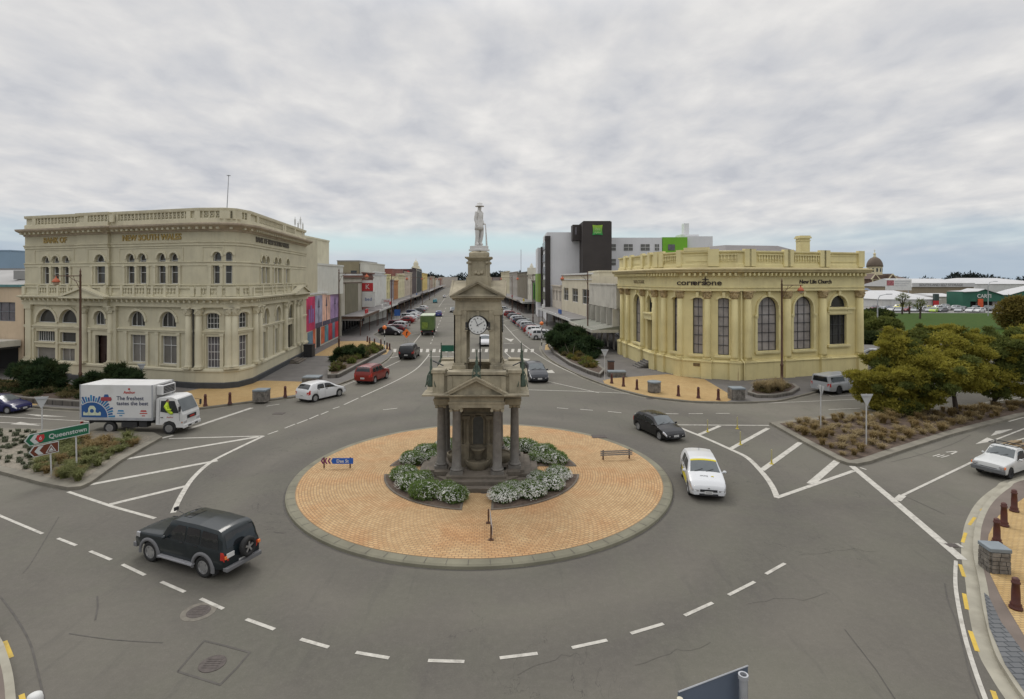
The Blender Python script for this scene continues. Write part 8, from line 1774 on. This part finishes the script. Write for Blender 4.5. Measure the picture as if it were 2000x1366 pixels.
def queens():
    (x0, y0), (x1, y1) = G(96, 932, .15), G(150, 918, .15); a = math.atan2(y1 - y0, x1 - x0); root = empty('direction_sign', (x0, y0, .1), a, 'green direction sign reading Queenstown over a brown one, in the left island', 'road sign'); Lp = math.hypot(x1-x0, y1-y0)
    GRN = mat('sign_green', (.012, .12, .06), .5, .08, 2); BRN = mat('sign_brown', (.13, .035, .018), .5, .08, 2); SW_ = mat('sign_white', (.50, .53, .52), .5, .05)
    mb = MB(); mb.tube([(.10, 0, 0), (.02, .02, 2.3)], .035, 8); mb.build('post', MATS['sign_post_white'], root); mb = MB(); mb.tube([(Lp, 0, 0), (Lp - .04, .02, 2.3)], .035, 8); mb.build('post', MATS['sign_post_white'], root)
    S = Matrix(((1, 0, 0, 0), (0, 0, -1, -.04), (0, 1, 0, 0), (0, 0, 0, 1)))
    def arrow_plate(xa, xb, z0, z1, m_, nm):
        h_ = (z1-z0)/2; zc = (z0+z1)/2; mb = MB(); mb.prism([(xa, zc), (xa + h_*.75, z0), (xb, z0), (xb, z1), (xa + h_*.75, z1)], 0, .02, S); p = mb.build(nm, SW_, root)
        g = .035; mb = MB(); mb.prism([(xa + g*1.6, zc), (xa + h_*.75 + g*.5, z0 + g), (xb - g, z0 + g), (xb - g, z1 - g), (xa + h_*.75 + g*.5, z1 - g)], .02, .026, S); mb.build('face', m_, p)
        mb = MB(); b_ = xa + .22; mb.prism([(b_, zc), (b_ + h_*.62, z0 + .06), (b_ + h_*.62 + .2, z0 + .06), (b_ + .2, zc), (b_ + h_*.62 + .2, z1 - .06), (b_ + h_*.62, z1 - .06)], .026, .032, S); mb.build('chevron', SW_, p); return p
    xa, xb = G(50, 930)[0] - x0 + .1, G(157, 930)[0] - x0 + .12
    p = arrow_plate(-1.02, 1.72, 1.80, 2.38, GRN, 'green_plate'); mb = MB(); mb.prism([(-.38 + a_, 2.09 + b_) for a_, b_ in ((-.14, .17), (.14, .17), (.17, .0), (.09, -.15), (0, -.2), (-.09, -.15), (-.17, 0))], .026, .034, S); mb.build('route_shield', RED, p)
    text('6', .26, S @ Matrix.Translation((-.38, 2.09, .036)), SW_, p, 'lettering', .002); text('Queenstown', .32, S @ Matrix.Translation((.78, 2.07, .03)), SW_, p, 'lettering', .002, sx=.98, bold=.005)
    q = arrow_plate(-.84, .38, 1.22, 1.76, BRN, 'brown_plate'); mb = MB(); t3 = [(-.17, 1.30), (.27, 1.30), (.05, 1.68)]; mb.prism(t3, .026, .032, S); mb.cur = 1; mb.prism([(-.11, 1.335), (.21, 1.335), (.05, 1.62)], .032, .034, S); mb.cur = 0; mb.prism([(-.04, 1.36), (.16, 1.36), (.10, 1.45), (.05, 1.54), (.02, 1.45), (-.02, 1.42)], .034, .036, S); mb.build('pictogram', [SW_, BRN], q)
queens()
def dee():
    (x0, y0), (x1, y1) = G(633, 914, .165), G(684, 914, .165); root = empty('street_sign', (x0, y0, .165), math.atan2(y1-y0, x1-x0), 'blue Dee St chevron sign on the roundabout bricks', 'street sign'); l_ = x1 - x0; S = Matrix(((1, 0, 0, 0), (0, 0, -1, -.03), (0, 1, 0, 0), (0, 0, 0, 1))); BLU = mat('sign_blue_plate', (.015, .10, .42), .5, .06)
    for x in (0, l_): mb = MB(); mb.box(x - .03, x + .03, -.03, .03, 0, .55); mb.build('post', RUST, root)
    mb = MB(); mb.prism([(.38, .22 + .15), (.46, .22), (1.53, .22), (1.53, .52), (.46, .52)], 0, .02, S); p = mb.build('blue_plate', BLU, root); text('Dee St', .23, S @ Matrix.Translation((.98, .36, .024)), WHITEP, p, 'lettering', .002, bold=.004)
    PU = mat('sign_purple', (.16, .02, .12), .5, .1)
    for k in range(3): mb = MB(); a_ = -.16 + .18*k; mb.prism([(a_, .37), (a_ + .09, .22), (a_ + .17, .22), (a_ + .08, .37), (a_ + .17, .52), (a_ + .09, .52)], 0, .02, S); mb.build('chevron', PU, root)
dee()
def bench():
    (x0, y0), (x1, y1) = G(1178, 898, .165), G(1229, 896, .165); root = empty('chevron_board', (x0, y0, .165), math.atan2(y1-y0, x1-x0), 'low slatted board on two posts near the right side of the roundabout', 'barrier board'); l_ = math.hypot(x1-x0, y1-y0)
    for x in (.0, l_): mb = MB(); mb.box(x - .035, x + .035, -.03, .03, 0, .52); mb.build('post', RUST, root)
    for k in range(3): mb = MB(); mb.box(-.16, l_ + .16, -.05, -.03, .22 + .10*k, .29 + .10*k); mb.build('slat', mat('grey_slat', (.20, .19, .18), .6, .1, 3), root)
bench()
def edge_sign():
    (x0, y0), (x1, y1) = G(954, 1022, .165), G(959, 1055, .165); root = empty('chevron_board', (x1, y1, .165), 0, 'narrow sign seen edge-on on the near roundabout bricks, on two brown posts', 'barrier board'); d = (x0-x1, y0-y1)
    for p in ((0, 0), d): mb = MB(); mb.box(p[0] - .03, p[0] + .03, p[1] - .03, p[1] + .03, 0, .56); mb.cbox((p[0], p[1], .015), (.2, .14, .03)); mb.build('post', RUST, root)
    mb = MB(); mb.add([(.045, -.1, .22), (d[0] + .045, d[1] + .1, .22), (d[0] + .045, d[1] + .1, .5), (.045, -.1, .5), (.06, -.1, .22), (d[0] + .06, d[1] + .1, .22), (d[0] + .06, d[1] + .1, .5), (.06, -.1, .5)], [(0, 1, 2, 3), (7, 6, 5, 4), (0, 4, 5, 1), (3, 2, 6, 7), (0, 3, 7, 4), (1, 5, 6, 2)]); mb.build('board', STEEL, root)
edge_sign()
def lamp(label, px, py, Yg, ztop, arm, armlen=2.9):
    x = (px - 1000)*Yg/F; root = empty('street_lamp', (x, Yg, .1), 0, label, 'street lamp', 'brown street lamps with orange lanterns'); mb = MB(); mb.smooth = True
    mb.lathe([(.2, 0), (.2, .25), (.13, .35), (.12, 1.6), (.15, 1.65), (.15, 1.8), (.10, 1.9), (.075, ztop - .4), (.10, ztop - .35), (.05, ztop - .1), (.08, ztop), (.02, ztop + .3)], (0, 0, 0), 10); mb.build('post', RUST, root)
    z = ztop - .35; mb = MB(); mb.tube([(0, 0, z), (arm*armlen, 0, z)], .045, 6); mb.tube([(arm*.05, 0, z - 1.2), (arm*.35, 0, z - .5), (arm*1.0, 0, z - .05)], .025, 5); mb.tube([(arm*.1, 0, z - .5), (arm*.5, 0, z - .35), (arm*.6, 0, z - .05)], .02, 5); mb.build('arm', RUST, root)
    mb = MB(); mb.smooth = True; mb.lathe([(.0, .35), (.05, .3), (.06, .15), (.16, .10), (.30, -.12), (.31, -.2)], (arm*(armlen - .2), 0, z - .35), 12); l_ = mb.build('lantern_shade', mat('lantern_orange', (.42, .10, .04), .5, .15), root); mb = MB(); mb.lathe([(.24, -.2), (.2, -.4), (.02, -.48)], (arm*(armlen - .2), 0, z - .35), 10); mb.build('lantern_globe', mat('lantern_glass', (.38, .30, .22), .3, .1), l_)
lamp('brown street lamp in front of the beige bank, left of its door', 157, 0, 47.7, 10.55, -1, 2.3); lamp('brown street lamp in front of the arched windows of the yellow cream hall', 1527, 0, 52.6, 9.7, 1, 2.0); lamp('brown street lamp by the mural on the left pavement', 662, 0, 75.4, 11.1, 1, 4.0); lamp('brown street lamp in front of the concrete building on the right', 1148, 0, 80, 10.8, -1, 3.9)
for k, Yk in enumerate((118, 165, 215, 265, 320)):
    lamp('brown street lamp %s up the left side of the street beyond the mural' % ordn[k].replace('nearest', 'first'), 1000 + F*(LBX(Yk) + 6)/Yk, 0, Yk, 10.8, 1, 3.5); lamp('brown street lamp %s up the right side of the street beyond the bush' % ordn[k].replace('nearest', 'first'), 1000 + F*(RBX(Yk) - 6)/Yk, 0, Yk, 10.8, -1, 3.5)
def tall_lamp(label, px, Y, h_): root = empty('street_lamp', (X(px, Y), Y, 0), 0, label, 'street lamp'); mb = MB(); mb.tube([(0, 0, 0), (0, 0, h_*.9), (.4, 0, h_), (1.6, 0, h_ + .25)], [.12, .09, .07, .05], 6); mb.build('post', STEEL, root); mb = MB(); mb.cbox((2.0, 0, h_ + .25), (.9, .3, .14)); mb.build('lamp_head', STEEL, root)
tall_lamp('grey curved lamp post on the lawn beside the hall', 1714, 95, 7.2); tall_lamp('grey lamp post in front of the green store', 1930, 150, 9.2)
def beacon(label, px, py, h_=3.1):
    x, y = G(px, py, .1); root = empty('crossing_beacon', (x, y, .1), 0, label, 'crossing beacon', 'striped beacons at the zebra crossing')
    for k in range(6): mb = MB(); mb.lathe([(.07, h_*k/6), (.07, h_*(k+1)/6)], (0, 0, 0), 10); mb.build('band', TRIM if k % 2 == 0 else WHITEP, root)
    mb = MB(); mb.smooth = True; mb.lathe([(.0, -.3), (.22, -.2), (.3, 0), (.22, .2), (.0, .3)], (0, 0, h_ + .25), 14); mb.build('orange_globe', ORNG, root)
beacon('striped beacon with an orange globe at the left end of the zebra crossing', 751, 688); beacon('striped beacon with an orange globe at the right end of the zebra crossing', 1058, 676)
def worksign():
    x, y = G(794, 668, 0); root = empty('roadworks_sign', (x, y, 0), 0, 'orange diamond roadworks sign beside the green truck', 'road sign'); mb = MB(); mb.prism([(-.75, 1.35), (0, .6), (.75, 1.35), (0, 2.1)], 0, .03, Matrix(((1, 0, 0, 0), (0, 0, -1, 0), (0, 1, 0, 0), (0, 0, 0, 1)))); mb.build('diamond_plate', ORNG, root); mb = MB(); mb.cbox((.02, -.05, 1.3), (.16, .02, .55)); mb.cbox((.12, -.05, 1.55), (.2, .02, .2)); mb.build('pictogram', TRIM, root); mb = MB(); mb.tube([(-.3, .1, 0), (0, 0, 1.2), (.3, .1, 0)], .03, 5); mb.build('stand', STEEL, root)
worksign()
def flexi(label, px, py): x, y = G(px, py); root = empty('flexible_post', (x, y, 0), 0, label, 'post', 'yellow marker posts on the hatched area'); mb = MB(); mb.lathe([(.11, 0), (.11, .03), (.05, .05), (.04, .25)], (0, 0, 0), 10); mb.build('base', mat('post_yellow', (.50, .40, .06), .6, .1), root); mb = MB(); mb.lathe([(.035, .2), (.035, .78), (.03, .8)], (0, 0, 0), 8); mb.build('shaft', mat('post_pale_yellow', (.42, .38, .20), .6, .1), root)
flexi('slim yellow post nearest the black hatchback', 1382, 844); flexi('slim yellow post on the far white line of the hatching', 1440, 838); flexi('slim yellow post in the middle hatch stripe', 1446, 869); flexi('slim yellow post on the nearest long hatch stripe', 1507, 907)
def bin_(label, px, py, m_, h_=1.1, w_=.6): x, y = G(px, py, .15); root = empty('litter_bin', (x, y, .15), 0, label, 'litter bin'); mb = MB(); mb.box(-w_/2, w_/2, -w_/2, w_/2, 0, h_); mb.build('body', m_, root, bevel=.03); mb = MB(); mb.box(-w_/2 - .04, w_/2 + .04, -w_/2 - .04, w_/2 + .04, h_, h_ + .1); mb.build('lid', TRIM, root, bevel=.02)
bin_('black litter bin at the mural end of the bank', 604, 697, TRIM, 1.5, 1.1); bin_('brown litter bin beside the cream hall corner planter', 1193, 731, RUST, 1.3, .6)
def psign(): x, y = G(776, 634, .1); root = empty('parking_sign', (x, y, .1), 0, 'blue sign on two white posts by the left parked cars', 'road sign'); [(lambda mb: (mb.tube([(s*.5, 0, 0), (s*.5, 0, 3.2)], .05, 5), mb.build('post', WHITEP, root)))(MB()) for s in (-1, 1)]; mb = MB(); mb.box(-.65, .65, -.1, -.05, 1.9, 3.3); mb.build('plate', mat('plate_blue', (.03, .10, .32)), root)
psign()
def gsign(): x, y = G(875, 722, 0); root = empty('direction_sign', (x, y, 0), 0, 'small dark green street sign behind the memorial', 'road sign'); mb = MB(); mb.tube([(0, 0, 0), (0, 0, 2.6)], .04, 5); mb.build('post', STEEL, root); mb = MB(); mb.box(-.75, .75, -.08, -.04, 2.0, 2.7); mb.build('plate', mat('plate_green', (.015, .10, .06)), root)
gsign()
def back_sign():
    root = empty('road_sign', (4.17, 9.95, 0), 0, 'back of a blue grey road sign on a galvanised post at the bottom frame edge', 'road sign'); BS = mat('sign_back_slate', (.105, .13, .175), .5, .06, 1.5)
    a, b = Vector((2.88 - 4.17, 9.48 - 9.95, 0)), Vector((4.36 - 4.17, 10.09 - 9.95 + .04, 0)); d = (b - a).normalized(); n_ = Vector((-d.y, d.x, 0))
    o0 = Vector((0, .07, 0)); mb = MB(); v = [a + o0, b + o0]; mb.add([(p.x, p.y, z) for z in (1.3, 2.85) for p in (v[0], v[1], v[1] + n_*.02, v[0] + n_*.02)], [(0, 1, 5, 4), (1, 2, 6, 5), (2, 3, 7, 6), (3, 0, 4, 7), (4, 5, 6, 7)]); p_ = mb.build('sign_plate', BS, root, fix=False)
    mb = MB(); mb.tube([(v[0].x, v[0].y, 2.86), (v[1].x, v[1].y, 2.86)], .014, 5); mb.build('rim', STEEL, p_)
    mb = MB(); mb.lathe([(.072, 0), (.072, 2.80), (.088, 2.80), (.088, 2.88), (.06, 2.88), (.06, 2.74), (.0, 2.74)], (0, 0, 0), 20); mb.build('post', STEEL, root)
    mb = MB(); mb.lathe([(.06, 0), (.06, 2.78), (.05, 2.84), (.0, 2.86)], (v[0].x - .01, v[0].y - .12, 0), 14); mb.build('post', mat('cream_post', (.55, .52, .40), .5, .06), root)
back_sign()
def cap_post(): root = empty('marker_post', (-10.42, 12.05, 0), 0, 'white rounded post top at the bottom left frame edge', 'post'); mb = MB(); mb.smooth = True; mb.lathe([(.15, 0), (.15, .84), (.13, .93), (.07, .965), (0, .975)], (0, 0, 0), 16); mb.build('shaft', WHITEP, root); mb = MB(); mb.lathe([(.155, .4), (.155, .5)], (0, 0, 0), 16); mb.build('band', RED, root)
cap_post()
